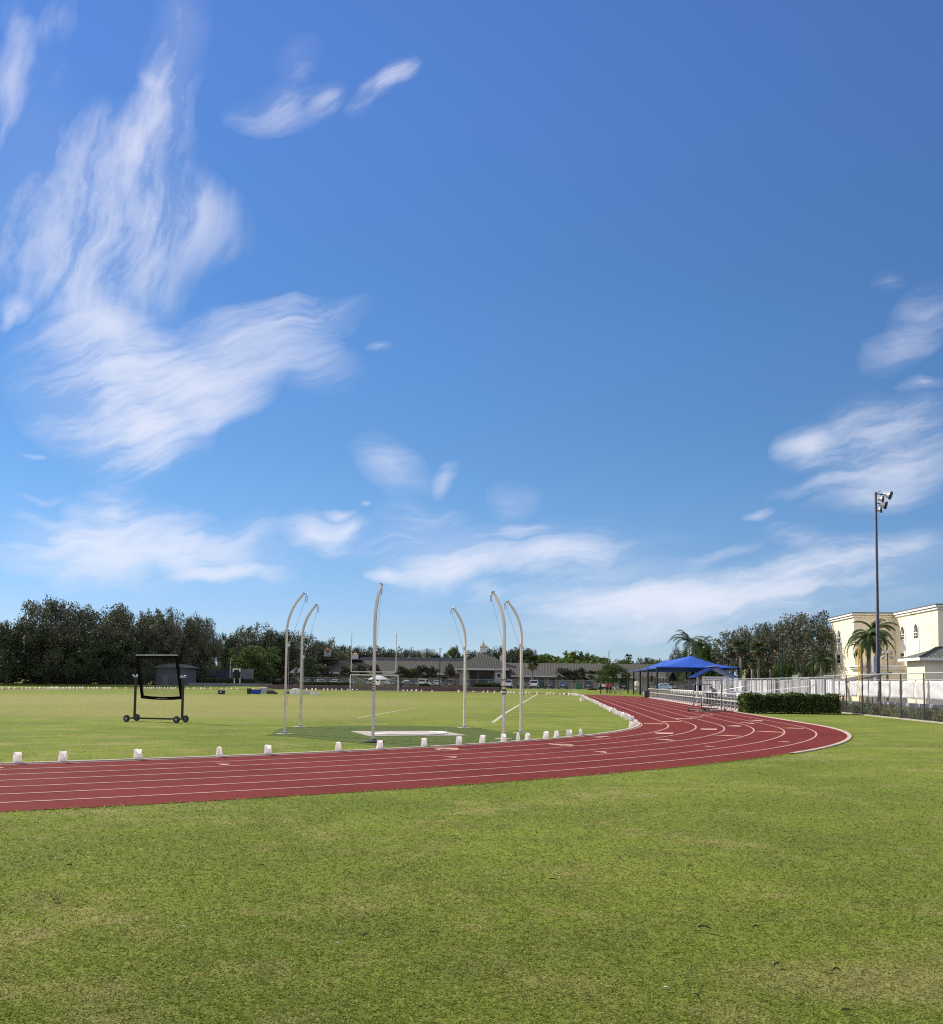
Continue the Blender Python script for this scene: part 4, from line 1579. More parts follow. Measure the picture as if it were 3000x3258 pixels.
def shrub(label, x0, x1, ytop, Y, kind='croton_leaf', base=None, depth=1.2, group=None, name='shrub', cat='shrub', k=[0], X=None):
    if X is not None:
        a, b = ptx(x0, ytop, X), ptx(x1, ytop, X)
        t = thing(name, label, cat, (X, (a.y + b.y) / 2, base or 0), 0, group)
        w, h, dd = depth / 2, (a.z + b.z) / 2 - (base or 0), abs(a.y - b.y) / 2
    else:
        a, b = pt(x0, ytop, Y), pt(x1, ytop, Y)
        z0 = gz(Y) if base is None else base
        t = thing(name, label, cat, ((a.x + b.x) / 2, Y, z0), 0, group)
        w, h, dd = (b.x - a.x) / 2, (a.z + b.z) / 2 - z0, depth / 2
    k[0] += 1
    ms = SHR[kind]
    link('foliage', ms[k[0] % len(ms)], t, (0, 0, 0), 0, (w, dd, h / 1.05))
    m = MB()
    rr = random.Random(k[0])
    for i in range(5):
        m.bar((rr.uniform(-.3, .3) * w, 0, -.05), (rr.uniform(-.7, .7) * w, rr.uniform(-.5, .5) * dd, h * .6), .04, n=5)
    m.build('stems', MT['bark'], t)
    return t


def hedge(label, x0, x1, y0, y1, z0, h, leaf=.07, n=9000, mt='hedge_leaf', group=None, seed=5):
    """clipped hedge: twiggy core with a leaf skin"""
    t = thing('hedge', label, 'hedge', ((x0 + x1) / 2, (y0 + y1) / 2, z0), 0, group)
    rg = np.random.default_rng(seed)
    w, d = (x1 - x0) / 2, (y1 - y0) / 2
    P = rg.random((n, 3)) * 2 - 1
    ar = np.array([d * h * 2, w * h * 2, w * d * 4])
    ax = rg.choice(3, n, p=ar / ar.sum())
    i = np.arange(n)
    P[i, ax] = np.sign(P[i, ax])
    up = (ax == 2)
    P[up, 2] = np.abs(P[up, 2])
    P[:, 2] = np.where(ax == 2, 1, (P[:, 2] + 1) / 2)
    wob = np.sin(P[:, 0] * w * 2.1 + 1) * .04 + np.sin(P[:, 0] * w * 5.3) * .05 + np.sin(P[:, 1] * d * 4 + P[:, 0] * w * 9) * .04
    C = P * np.array([w, d, h]) * (1 - .06 * rg.random((n, 1)) ** 2)
    C += rg.normal(0, .035, (n, 3))
    C[:, 2] += wob * (P[:, 2] > .9)
    C[:, 2] = np.maximum(C[:, 2], .06 + .1 * rg.random(n))
    a = rg.normal(size=(n, 3))
    a /= np.linalg.norm(a, axis=1)[:, None]
    b = np.cross(a, rg.normal(size=(n, 3)))
    b /= np.linalg.norm(b, axis=1)[:, None]
    shoot = rg.random(n) < .05
    C[:, 2] += np.where(shoot & (P[:, 2] > .9), .12 * rg.random(n), 0)
    C[:, 1] -= np.where(shoot & (P[:, 1] < -.9), .08 * rg.random(n), 0)
    s = leaf * (.5 + rg.random(n))[:, None]
    q = np.stack([C - a * s, C + b * s * .5, C + a * s, C - b * s * .5], 1).reshape(-1, 3)
    npmesh('foliage', q, np.arange(4 * n).reshape(-1, 4), MT[mt], t)
    MB().box((0, 0, h * .53), (2 * w - .14, 2 * d - .14, h * .9)).build('branches', MT['dark_twig'], t)
    return t


MT['dark_twig'] = mat('dark_twigs', (.012, .016, .006), (.02, .024, .01), 20, .95)
# ------------------------------------------------------------------ right side: barrier, bleachers, railing, fence
MT['link'] = meshmat('chain_link', (.2, .2, .2), .075, .0062, (1, 2), True, .5, .4)
MT['link_x'] = meshmat('chain_link_dark', (.06, .065, .06), .075, .006, (0, 2), True, .6, .3)
MT['barrier'] = mat('barrier_paint', (.6, .58, .57), (.45, .43, .43), 6, .5, .2)
MT['banner'] = mat('white_banner', (.64, .63, .64), (.55, .545, .56), 1.5, .7, bump=.25, bscale=14)
MT['asphalt'] = mat('asphalt', (.09, .088, .085), (.065, .064, .063), 3, .9, bump=.3, bscale=60)
MT['pale_paving'] = mat('pale_paving', (.5, .4, .36), (.4, .31, .28), 1.2, .9, bump=.2, bscale=25)

tag(MB().span(18.7, 120, 30, 118, -.2, .012).build('asphalt_yard', MT['asphalt']), kind='structure')
tag(MB().span(XS + EDGE + .21, 12.9, 66.5, 134, -.2, .02).build('pale_path', MT['pale_paving']), kind='structure')

MT['picket'] = mat('picket_steel', (.42, .39, .37), (.32, .29, .28), 6, .6, .2)
MT['grey_strip'] = mat('grey_privacy_strip', (.36, .34, .34), (.29, .275, .275), 2, .8)
MT['cone'] = mat('orange_plastic', (.7, .12, .02), (.6, .1, .02), 4, .5)
MT['mast'] = mat('mast_steel', (.06, .06, .085), (.045, .045, .065), 4, .55, .2)
MT['lamp_metal'] = mat('lamp_aluminium', (.7, .69, .68), (.55, .54, .54), 6, .35, .6)
MT['bin_grey'] = mat('bin_plastic', (.06, .065, .08), (.045, .05, .06), 8, .5)
MT['stand_grey'] = mat('grey_painted_pipe', (.2, .19, .2), (.13, .12, .13), 8, .5, .4)
MT['plank'] = mat('dark_plank', (.1, .085, .085), (.07, .06, .06), 8, .7)

# pipe barrier along the track
XB = 11.75
bt = thing('track_barrier', 'long pale pipe barrier with upright pickets along the outer edge of the right straight', 'barrier', (XB, 66.5, 0))
n = 46
L = 66.0
for i in range(n):
    y = L * i / (n - 1)
    MB().box((0, y, .55), (.075, .075, 1.1)).build('picket', MT['picket'], bt)
for z in (1.08, .62):
    MB().box((-.064, L / 2, z), (.04, L + .1, .065)).build('rail', MT['barrier'], bt)
for a, lab in ((-.9, 0),):
    MB().box((0, -.9, .62), (.04, 1.8, .07)).build('rail', MT['barrier'], bt)

# bleachers
blt = thing('bleacher', 'long low aluminium bleacher with white riser boards beside the right straight', 'bleacher', (0, 0, 0))
Y0B, Y1B = 68.5, 140.0
LB = Y1B - Y0B
for i, (x, z) in enumerate(((13.1, .42), (13.85, .64), (14.6, .86))):
    MB().span(x, x + .27, Y0B, Y1B, z, z + .04).build('seat_plank', MT['aluminium'], blt)
    MB().span(x - .38, x - .1, Y0B, Y1B, z - .25, z - .21).build('foot_plank', MT['aluminium'], blt)
MB().span(15.35, 17.75, Y0B, Y1B, .95, 1.0).build('deck', MT['aluminium'], blt)
MB().span(15.3, 15.34, Y0B, Y1B, .62, 1.0).build('riser_board', MT['white'], blt)
for i in range(20):
    y = Y0B + .6 + (LB - 1.2) * i / 19
    m = MB()
    m.bar((12.9, y, .03), (15.6, y, .9), .06)
    m.bar((12.75, y, .03), (17.7, y, .03), .06)
    for x, z in ((13.2, .4), (13.95, .62), (14.7, .84), (15.6, .94), (17.6, .94)):
        m.bar((x, y, .03), (x, y, z), .05)
    m.build('trestle', MT['galv'], blt)
# white and blue litter of folded programme boards under the seats is left out; guard railing at the back
rl = thing('bleacher_railing', 'tall pale guard railing with white privacy strips along the back of the bleacher', 'railing', (17.85, 0, 0))
yy = Y0B
i = 0
pk = MB()
while yy < 146:
    w = (.55 + 1.0 * rnd.random()) * (1 + (yy - Y0B) / 120)
    if rnd.random() < .92:
        tone = MT['banner'] if rnd.random() < .3 else MT['grey_strip']
        m = MB()
        seg = 5
        for k in range(seg + 1):
            for zq in (1.06, 2.12 + rnd.uniform(-.05, .03)):
                m.v.append((.04 + .03 * math.sin(k * 2.1 + yy), yy + w * k / seg, zq))
        for k in range(seg):
            a = 2 * k
            m.f.append((a, a + 1, a + 3, a + 2))
            m.mi.append(0)
        if i < 60:
            m.build('privacy_strip', tone, rl)
    i += 1
    yy += w + rnd.uniform(.05, .35)
for k in range(34):
    y = Y0B + (146 - Y0B) * k / 33
    MB().box((0, y, 1.62), (.06, .06, 1.3)).build('railing_post', MT['aluminium'], rl)
for z in (2.26, 1.03):
    MB().box((0, (Y0B + 146) / 2, z), (.06, 146 - Y0B, .055)).build('rail', MT['aluminium'], rl)
m = MB()
y = Y0B + .2
while y < 146:
    m.box((-.02, y, 1.64), (.025, .025, 1.2))
    y += .42
m.build('pickets', MT['aluminium'], rl)

for lab, X0, Ya, Yb, za, zb in (('sloping aluminium stair rail at the near end of the bleacher', 15.2, 86, 73.5, 1.55, 2.2), ('sloping aluminium stair rail beside the small blue roofed shelter', 15.0, 101, 97, 1.5, 2.1), ('sloping aluminium stair rail at the far end of the bleacher', 14.2, 141.5, 131, 1.55, 2.2)):
    t = thing('stair_rail', lab, 'handrail', (X0, Ya, 0), 0, 'stair rails of the bleacher')
    m = MB()
    dx = 2.3
    m.tube([(0, 0, .05), (0, 0, za), (dx, Yb - Ya, zb + .02), (dx, Yb - Ya, .05)], .022, 6)
    m.tube([(0, 0, za - .55), (dx, Yb - Ya, zb - .55)], .02, 6)
    m.build('handrail', MT['galv'], t)
    for f in (.33, .66):
        MB().bar((dx * f, (Yb - Ya) * f, .3), (dx * f, (Yb - Ya) * f, za + (zb - za) * f), .05).build('baluster', MT['aluminium'], t)

# chain-link fence, near right
XF = 17.95
zF = zz(2600, 1900, .21645)
fx = [205, 432, 668, 936, 1235, 1575, 1990, 2520]
ft = thing('chain_link_fence', 'chain link fence with dark posts on the right, in front of the white banners', 'fence', (XF, 0, 0))
fys = [ptx(*zF(a, 1700), XF).y for a in fx]
HF = 2.36
for y in fys:
    MB().tube([(0, y, 0), (0, y, HF)], .036, 8).build('post', MT['brown_post'], ft)
MB().bar((0, fys[0], HF), (0, fys[-1], HF), .055).build('top_rail', MT['galv'], ft)
MB().add([(0, fys[0], .08), (0, fys[-1], .08), (0, fys[-1], HF), (0, fys[0], HF)], [(0, 1, 2, 3)]).build('mesh_panel', MT['link'], ft)
tag(MB().span(XF - .12, XF + .14, fys[-1], fys[0] + 1.5, -.1, .05).build('fence_kerb', MT['concrete']), kind='structure')
# gate frames joining railing and fence
gt = thing('fence_gate', 'pale pipe gate between the bleacher railing and the chain link fence', 'gate', (XF, fys[0], 0))
g0, g1 = ptx(*zF(105, 1400), XF).y - fys[0], -.15 + .3
m = MB()
m.tube([(0, .12, .95), (0, .12, 2.35), (0, g0, 2.35), (0, g0, .95), (0, .12, .95)], .045, 6)
m.build('gate_frame', MT['aluminium'], gt)
MB().add([(0, .12, .95), (0, g0, .95), (0, g0, 2.35), (0, .12, 2.35)], [(0, 1, 2, 3)]).build('gate_mesh', MT['link'], gt)

# rear fence carrying the white banners
XR = 22.0
bf = thing('banner_fence', 'thin posted fence behind the chain link fence that carries the white banners', 'fence', (XR, 0, 0))
bx = [215, 335, 470, 620, 766, 860, 935, 985, 1088, 1130, 1260, 1290, 1450, 1575, 1650, 1860, 2100, 2400]
bys = [ptx(*zF(a, 1400), XR).y for a in bx]
for y in bys:
    MB().tube([(0, y, 0), (0, y, 2.12)], .028, 6).build('post', MT['galv'], bf)
MB().bar((0, bys[0], 2.12), (0, bys[-1], 2.12), .045).build('top_rail', MT['galv'], bf)
GB_ = 'white banners hung on the rear fence at the right'
BN = [(218, 328, 'white banner next to the pale pipe gate, leftmost of the row'), (346, 425, 'narrow white banner second in the row from the gate'), (484, 606, 'white banner left of the yellow pole'), (634, 664, 'very narrow white banner right behind the yellow pole'),
      (686, 758, 'narrow white banner between the yellow pole and the lamp pole'), (776, 915, 'broad white banner directly left of the floodlight pole'), (955, 1078, 'white banner directly right of the floodlight pole, with a crease'), (1098, 1225, 'white banner third right of the floodlight pole pair, square and smooth'),
      (1272, 1440, 'wide white banner with a torn lower right corner'), (1462, 1562, 'white banner left of the last fence post in view'), (1588, 1642, 'narrow white banner right of the last fence post in view'), (1660, 1900, 'widest white banner cut off by the right border of the photo')]
for a, b, lab in BN:
    ya, yb = ptx(*zF(a, 1400), XR).y, ptx(*zF(b, 1400), XR).y
    m = MB()
    nz, ny = 7, 7
    rr = random.Random(a)
    ph = rr.uniform(0, 6)
    for iz in range(nz + 1):
        for iy in range(ny + 1):
            f, h = iy / ny, iz / nz
            sag = .02 * math.sin(f * math.pi)
            m.v.append((-.05 - .05 * math.sin(f * 5 + ph) * (1 - h) - .018 * math.sin(h * 9 + f * 3 + ph), ya + (yb - ya) * f, .93 + 1.12 * h - (sag if iz == nz else 0) + (.06 * (1 - f) if iz == 0 and 'torn' in lab else 0)))
    for iz in range(nz):
        for iy in range(ny):
            q = iz * (ny + 1) + iy
            m.f.append((q, q + 1, q + ny + 2, q + ny + 1))
            m.mi.append(0)
    # tie straps in the gap
    o = m.build('banner', MT['banner'], None, True)
    o.location = (XR, 0, 0)
    so = o.modifiers.new('cloth thickness', 'SOLIDIFY')
    so.thickness = .008
    tag(o, lab, 'banner', GB_)

# white banners on the railing side of the gate
for a, b, lab in ((-195, -110, 'white sheet on the railing left of the pale gate, further one'), (-100, 55, 'white sheet hung on the railing directly left of the pale gate')):
    ya, yb = ptx(*zF(a, 1300), 18.2).y, ptx(*zF(b, 1300), 18.2).y
    m = MB()
    for iz in range(5):
        for iy in range(7):
            f, h = iy / 6, iz / 4
            m.v.append((.03 * math.sin(f * 7) * (1 - .5 * h), ya + (yb - ya) * f, 1.0 + 1.12 * h))
    for iz in range(4):
        for iy in range(6):
            q = iz * 7 + iy
            m.f.append((q, q + 1, q + 8, q + 7))
            m.mi.append(0)
    o = m.build('banner', MT['banner'], None, True)
    o.location = (18.2, 0, 0)
    o.modifiers.new('cloth thickness', 'SOLIDIFY').thickness = .008
    tag(o, lab, 'banner', GB_)

# shrubs behind the chain-link fence
GS = 'leafy shrubs behind the chain link fence on the right'
for a, b, top, kind, lab in [(285, 440, 1480, 'dry_leaf', 'dull grey green shrub at the hedge end of the chain link fence'), (505, 690, 1508, 'hedge_leaf', 'green shrub behind the third chain link fence post'), (690, 850, 1512, 'hedge_leaf', 'green shrub left of the foot of the floodlight pole'),
                             (840, 960, 1520, 'croton_leaf', 'yellow green shrub at the foot of the floodlight pole'), (965, 1200, 1515, 'croton_leaf', 'yellowish shrub right of the floodlight pole'), (1180, 1390, 1570, 'dry_leaf', 'dry brownish shrub with sparse leaves near the fifth fence post'),
                             (1420, 1570, 1580, 'dry_leaf', 'sparse dry shrub left of the last fence post in view'), (1600, 1760, 1575, 'hedge_leaf', 'fresh green shrub right of the last fence post in view'), (1740, 1960, 1600, 'croton_leaf', 'yellow brown shrub at the right border of the photo')]:
    shrub(lab, zF(a, top)[0], zF(b, top)[0], zF(a, top)[1], 0, kind, 0.0, 1.3, GS, X=XF + .95)

tag(MB().span(23.4, 23.65, 38, 78, -.1, .6).build('low_wall', MT['grey_plastic']), 'low grey kerb wall behind the white banners', 'wall')

hedge('clipped dark green boxy hedge with sunlit top beside the outer kerb of the track', 11.25, 16.75, 62.9, 65.2, 0, 1.05, .075, 15000)

for a, b, lab in ((240, 1405, 'small orange traffic cone seen over the shrubs, left one'), (370, 1428, 'small orange traffic cone seen over the shrubs, right one')):
    p = pt(*zF(a, b), 112)
    t = thing('traffic_cone', lab, 'traffic cone', (p.x, 112, .012), 0, 'orange traffic cones')
    h = max(p.z, .5)
    MB().lathe([(.17 * h / .7, .04), (.03, h)], 12).build('cone', MT['cone'], t)
    MB().box((0, 0, .02), (.4, .4, .04)).build('base', MT['rubber'], t)

# ------------------------------------------------------------------ floodlight mast
YP = 80.0
PB = pt(2795.5, 2230, YP)
lm = thing('floodlight_mast', 'tall dark steel floodlight mast with four lamps before the cream building', 'floodlight', (PB.x, YP, 0))
topz = pt(2797, 1566, YP).z
MB().tube([(0, 0, -.1), (0, 0, .4), (0, 0, topz)], [.155, .15, .085], 16).build('mast', MT['mast'], lm, True)
bz0, bz1 = pt(*zF(850, 1100), YP).z, pt(*zF(850, 870), YP).z
m = MB()
m.box((-.27, -.05, (bz0 + bz1) / 2), (.26, .3, bz1 - bz0))
m.build('control_box', MT['grey_plastic'], lm, bevel=.02)
MB().box((-.27, -.21, bz0 + .15), (.06, .01, .08)).build('label_plate', MT['white'], lm)
m = MB()
for z in (topz - .15, topz - .85):
    m.bar((0, -.1, z), (.75, .15, z), .09)
m.build('crossarm', MT['black'], lm)
MB().bar((.05, 0, topz - .1), (.36, -.02, topz + .12), .05).build('spike', MT['black'], lm)
LPx = [(.86, -.05, topz - .2, .22, .85), (.44, .3, topz - .48, -.1, .68), (.5, -.08, topz - .98, .1, .8), (.3, .3, topz - 1.32, -.25, .62)]
for x, y, z, tilt, s in LPx:
    R = Matrix.Rotation(math.radians(100) + tilt, 3, 'Y') @ Matrix.Rotation(.4, 3, 'X')
    hd = MB().lathe([(.1 * s, -.34 * s), (.16 * s, -.28 * s), (.2 * s, -.12 * s), (.34 * s, .18 * s), (.36 * s, .2 * s)], 18, (x, y, z), 0, R).build('lamp_head', MT['lamp_metal'], lm, True)
    m = MB()
    m.lathe([(.37 * s, .2 * s), (.38 * s, .34 * s), (.35 * s, .36 * s)], 18, (x, y, z), 0, R)
    m.build('visor', MT['black'], hd)
    m = MB()
    m.bar(Vector((x, y, z)) + R @ Vector((0, 0, -.3 * s)), (x * .4, y * .4, z - .05), .05)
    m.bar(Vector((x, y, z)) + R @ Vector((.2 * s, 0, 0)), (x * .5, y * .5, z + .1), .04)
    m.build('bracket', MT['black'], lm)

# short lamp pole behind
Y2 = 97.0
P2 = pt(*zF(1035, 840), Y2)
t = thing('lamp_pole', 'short thin pole with a cluster of four round lamps right of the floodlight mast', 'lamp', (P2.x, Y2, 0))
MB().bar((0, 0, 0), (0, 0, P2.z + .1), .1).build('pole', MT['brown_post'], t)
MB().bar((-.35, 0, P2.z), (.35, 0, P2.z), .06).build('crossarm', MT['galv'], t)
for dx, dz in ((-.36, .15), (.3, .18), (-.42, -.28), (.34, -.25)):
    MB().lathe([(.06, -.14), (.17, -.02), (.2, .1)], 12, (dx, 0, P2.z + dz), 0, Matrix.Rotation(math.radians(120 if dx < 0 else -120), 3, 'Y')).build('lamp_head', MT['aluminium'], t)

# yellow foul pole
Y3 = 84.0
P3 = pt(*zF(620, 700), Y3)
MT['yellow'] = mat('yellow_paint', (.8, .52, .08), (.7, .44, .06), 6, .5)
t = thing('foul_pole', 'twin yellow foul pole rising behind the white banners', 'foul pole', (P3.x, Y3, 0))
for dx, h in ((-.07, 0), (.07, -.12)):
    MB().bar((dx, 0, 0), (dx, 0, P3.z + h), .085, n=10).build('upright', MT['yellow'], t)
m = MB()
for k in range(8):
    m.bar((-.07, 0, .6 + k * .5), (.07, 0, .6 + k * .5), .025)
m.build('spacer', MT['yellow'], t)

# thin dark green poles
MT['pole_green'] = mat('dark_green_paint', (.012, .05, .04), (.01, .035, .03), 6, .8, spec=.1)
z2 = zz(2250, 1900, .2435)
for x, y, Yp, lab, w in ((z2(980, 490)[0], z2(980, 490)[1], 118, 'thin dark green pole in front of the right oaks, left one', .11), (z2(1380, 430)[0], z2(1380, 430)[1], 112, 'thin dark green pole beside the cream building, right one', .12),
                         (1400, 2064, 200, 'thin dark green lamp pole left of the roofed entrance', .16), (1937, 2074, 236, 'thin pale lamp pole above the roof beside the bushy tree', .2), (733, 2098, 193, 'thin grey pole left of the basketball hoop', .14)):
    P = pt(x, y, Yp)
    t = thing('thin_pole', lab, 'pole', (P.x, Yp, gz(Yp)), 0, 'thin poles')
    H = P.z - gz(Yp)
    MB().tube([(0, 0, 0), (0, 0, H)], [w * .6, w * .45], 8).build('pole', MT['pole_green'] if 'green' in lab else MT['galv'], t)
    m = MB()
    m.box((.1, 0, H + .03), (.45, .2, .1))
    m.build('lamp_head', MT['galv'], t)

# ------------------------------------------------------------------ blue shade canopy
def cloth_mat(name, a, b):
    t = NT(name)
    v = t.vec('obj')
    c = t.mix(t.ramp(t.noise(.8, 4, .6, v), .35, .65), a, b)
    t.put(t.b.inputs['Base Color'], c)
    t.b.inputs['Roughness'].default_value = .75
    tr = t.n('ShaderNodeBsdfTranslucent')
    t.put(tr.inputs[0], c)
    ms = t.n('ShaderNodeMixShader')
    ms.inputs[0].default_value = .25
    t.t.links.new(t.b.outputs[0], ms.inputs[1])
    t.t.links.new(tr.outputs[0], ms.inputs[2])
    t.t.links.new(ms.outputs[0], t.out.inputs[0])
    return t.m


MT['blue_cloth'] = cloth_mat('blue_shade_cloth', (.004, .1, .55), (.004, .075, .45))
MT['blue_metal'] = mat('blue_metal_roof', (.008, .06, .3), (.006, .045, .24), 3, .4, .2)
cx0, cx1, cy0, cy1 = 12.3, 22.6, 127.5, 181.0
ct = thing('shade_canopy', 'large bright blue hipped shade canopy on black posts beyond the bleacher', 'canopy', (0, 0, 0))
nu, nv = 28, 40
vs = []
for j in range(nv + 1):
    for i in range(nu + 1):
        f, h = i / nu, j / nv
        # edges curve inwards between the posts
        ex = .9 * math.sin(h * math.pi * 4) ** 2 * .5
        ey = 1.3 * math.sin(f * math.pi) ** 2
        u = f * 2 - 1
        w = h * 2 - 1
        x = (cx0 + cx1) / 2 + u * ((cx1 - cx0) / 2 - ex * abs(u) ** 6)
        y = (cy0 + cy1) / 2 + w * ((cy1 - cy0) / 2 - ey * abs(w) ** 12)
        dx = (1 - abs(u)) * (cx1 - cx0) / 2
        dy = (1 - abs(w)) * (cy1 - cy0) / 2 * 1.0
        rise = min(dx, dy * .62) / ((cx1 - cx0) / 2)
        sagf = rise ** 1.18
        vs.append((x, y, 3.72 + 1.62 * sagf - .16 * math.sin(min(dx, dy) * .6) ** 2 * (1 if rise < 1 else 0)))
fs = []
for j in range(nv):
    for i in range(nu):
        a = j * (nu + 1) + i
        fs.append((a, a + 1, a + nu + 2, a + nu + 1))
o = MB().add(vs, fs).build('canopy_cloth', MT['blue_cloth'], ct, True)
so = o.modifiers.new('thickness', 'SOLIDIFY')
so.thickness = .02
for k in range(5):
    y = cy0 + 1.2 + (cy1 - cy0 - 2.4) * k / 4
    for x in (cx0 + .12, cx1 - .3):
        MB().tube([(x, y, 0), (x, y, 3.78)], .13, 10).build('post', MT['black'], ct)
m = MB()
for x in (cx0 + .12, cx1 - .3):
    m.bar((x, cy0 + 1.2, 3.6), (x, cy1 - 1.2, 3.6), .1)
o = m.build('eave_cable', MT['black'], ct)

# ------------------------------------------------------------------ small blue roofed shelter
YSH = 92.0
z1 = zz(1980, 2030, .22727)
def wx(a, Y):
    return pt(*z1(a, 600), Y).x
sx0, sx1, syf, syb = wx(1130, YSH), wx(1480, YSH), YSH, YSH + 2.9
st = thing('shelter', 'small open shelter with blue gabled metal roof on white posts at the bleacher', 'shelter', (0, 0, 0))
for x, y in ((sx0, syf), (sx1, syf), (sx0 - .1, syb), (sx1 - .12, syb)):
    MB().box((x, y, 1.2), (.17, .17, 2.4)).build('post', MT['white'], st)
apx, apz = wx(1302, YSH), pt(*z1(1302, 402), YSH).z
elx, elz = wx(1000, YSH), pt(*z1(1000, 545), YSH).z
erx = 2 * apx - elx
for s, ex in ((-1, elx), (1, erx)):
    m = MB()
    a, b = Vector((apx, syf - .7, apz)), Vector((ex, syf - .7, elz))
    nrm = Vector((-(b - a).z, 0, (b - a).x)).normalized()
    if nrm.z < 0:
        nrm = -nrm
    m.prism([a, b, b - nrm * .07, a - nrm * .07], (0, 4.6, 0))
    for k in range(9):                       # standing seams
        q0 = a.lerp(b, .02) + Vector((0, .1 + k * .54, 0)) + nrm * .02
        q1 = a.lerp(b, .99) + Vector((0, .1 + k * .54, 0)) + nrm * .02
        m.bar(q0, q1, .04, n=4)
    m.build('roof_panel', MT['blue_metal'], st)
m = MB()
m.prism([(apx - .3, syf - .75, apz + .02), (apx + .3, syf - .75, apz + .02), (apx, syf - .75, apz + .09)], (0, 4.7, 0))
m.build('ridge_cap', MT['aluminium'], st)
MB().prism([(sx0 + .1, syf + .02, 2.2), (sx1 - .1, syf + .02, 2.2), (sx1 - .1, syf + .02, 2.38), (sx0 + .1, syf + .02, 2.38)], (0, .08, 0)).build('tie_beam', MT['white'], st)

p = pt(*z1(1060, 715), 108)
t = thing('loudspeaker', 'black boxy loudspeaker standing on the bleacher deck left of the shelter', 'loudspeaker', (p.x, 108, 1.0))
MB().box((0, 0, .38), (.78, .55, .76), 0, 0, 1.05).build('cabinet', MT['black_plastic'], t, bevel=.02)
MB().box((0, -.29, .4), (.66, .03, .6)).build('grille', MT['black_fabric'], t)
p = pt(*z1(1208, 830), 90.5)
t = thing('drum_barrel', 'wide black barrel with a flat lid standing under the blue shelter', 'barrel', (p.x, 90.5, 0))
MB().lathe([(.36, 0), (.38, .1), (.4, .5), (.38, .92)], 20).build('drum', MT['black_plastic'], t, True)
MB().lathe([(.42, .92), (.42, .97), (.3, 1.0)], 20).build('lid', MT['black_plastic'], t)

# trash bin and marker post by the barrier end
p = at(*z1(345, 836))
t = thing('trash_bin', 'dark grey trash bin at the far end of the pale barrier', 'trash bin', (p.x, p.y, 0))
MB().lathe([(.26, 0), (.28, .05), (.33, .72), (.35, .74)], 20).build('bin', MT['bin_grey'], t, True)
MB().lathe([(.36, .74), (.36, .8), (.16, .9)], 20).build('lid', MT['black_plastic'], t)
p = at(*z1(298, 836))
t = thing('white_bollard', 'short white marker post left of the dark trash bin', 'bollard', (p.x, p.y, 0))
MB().lathe([(.08, 0), (.08, .66), (.05, .72)], 14).build('post', MT['white'], t, True)

# ------------------------------------------------------------------ wheeled starter stand on the track
a, b = at(*z1(1110, 1035)), at(*z1(1390, 1030))
rzs = math.atan2(b.y - a.y, b.x - a.x)
Ls = (b - a).length
t = thing('rolling_stand', 'wheeled grey pipe stand with plank tiers and hoop rail on the outer lanes', 'stand', (a.x, a.y, .006), rzs)
sc = a.y / FOC * .22727
H = lambda yz: (1035 - yz) * sc
m = MB()
hoop = [(-68 * sc, .35, .35), (-68 * sc, .35, H(672)), (-60 * sc, .35, H(660)), (340 * sc, .35, H(660)), (352 * sc, .35, H(672)), (352 * sc, .35, H(850))]
m.tube(hoop, .028, 8)
m.build('hoop_rail', MT['stand_grey'], t)
for x in (0, Ls):
    m = MB()
    m.tube([(x, 0, .1), (x, 0, H(800) if x == 0 else H(690))], .03, 8)
    m.tube([(x, .9, .08), (x, .35, H(850))], .03, 8)
    m.tube([(x, -.25, .1), (x, .95, .1)], .035, 8)
    m.build('leg', MT['stand_grey'], t)
for x in (0, Ls):
    for y in (-.25, .95):
        MB().lathe([(.05, -.03), (.1, -.02), (.1, .02), (.05, .03)], 16, (x, y, .1), 0, Matrix.Rotation(math.radians(90), 3, 'Y')).build('caster', MT['rubber'], t)
for z, x0, x1, y in ((H(903), -75, 420, .2), (H(945), -65, 360, .0), (H(990), -50, 320, -.1)):
    MB().box(((x0 + x1) / 2 * sc, y, z), ((x1 - x0) * sc, .26, .045)).build('plank', MT['plank'], t)
MB().box((Ls / 2 - .1, -.3, .05), (Ls + 1.7, .24, .05)).build('ground_plank', MT['card'], t)
MB().bar((.5, .1, H(995)), (Ls - .6, .1, H(925)), .04).build('brace', MT['galv'], t)
m = MB()
for z in (.9, 1.15):
    m.bar((0, 0, z * 1.1), (Ls, .0, z * 1.1), .03)
m.build('cross_rail', MT['galv'], t)
# ------------------------------------------------------------------ far left: dark fence, shed, court
MT['dark_post'] = mat('dark_fence_post', (.06, .065, .07), (.04, .045, .05), 10, .7)
MT['low_wall'] = mat('plum_painted_wall', (.17, .1, .1), (.12, .07, .075), 1.5, .85, bump=.2, bscale=8)
MT['grey_wall'] = mat('grey_block_wall', (.2, .2, .22), (.15, .15, .17), 1.5, .9, bump=.2, bscale=8)
MT['court_screen'] = mat('court_windscreen', (.05, .055, .1), (.035, .04, .075), 1, .85)
MT['pale_screen'] = mat('pale_windscreen', (.15, .155, .18), (.11, .115, .14), 1, .85)
MT['shed_wall'] = mat('shed_wall', (.1, .105, .13), (.08, .085, .105), 2, .85)
MT['shed_roof'] = mat('shed_roof', (.13, .125, .125), (.1, .095, .095), 4, .8)

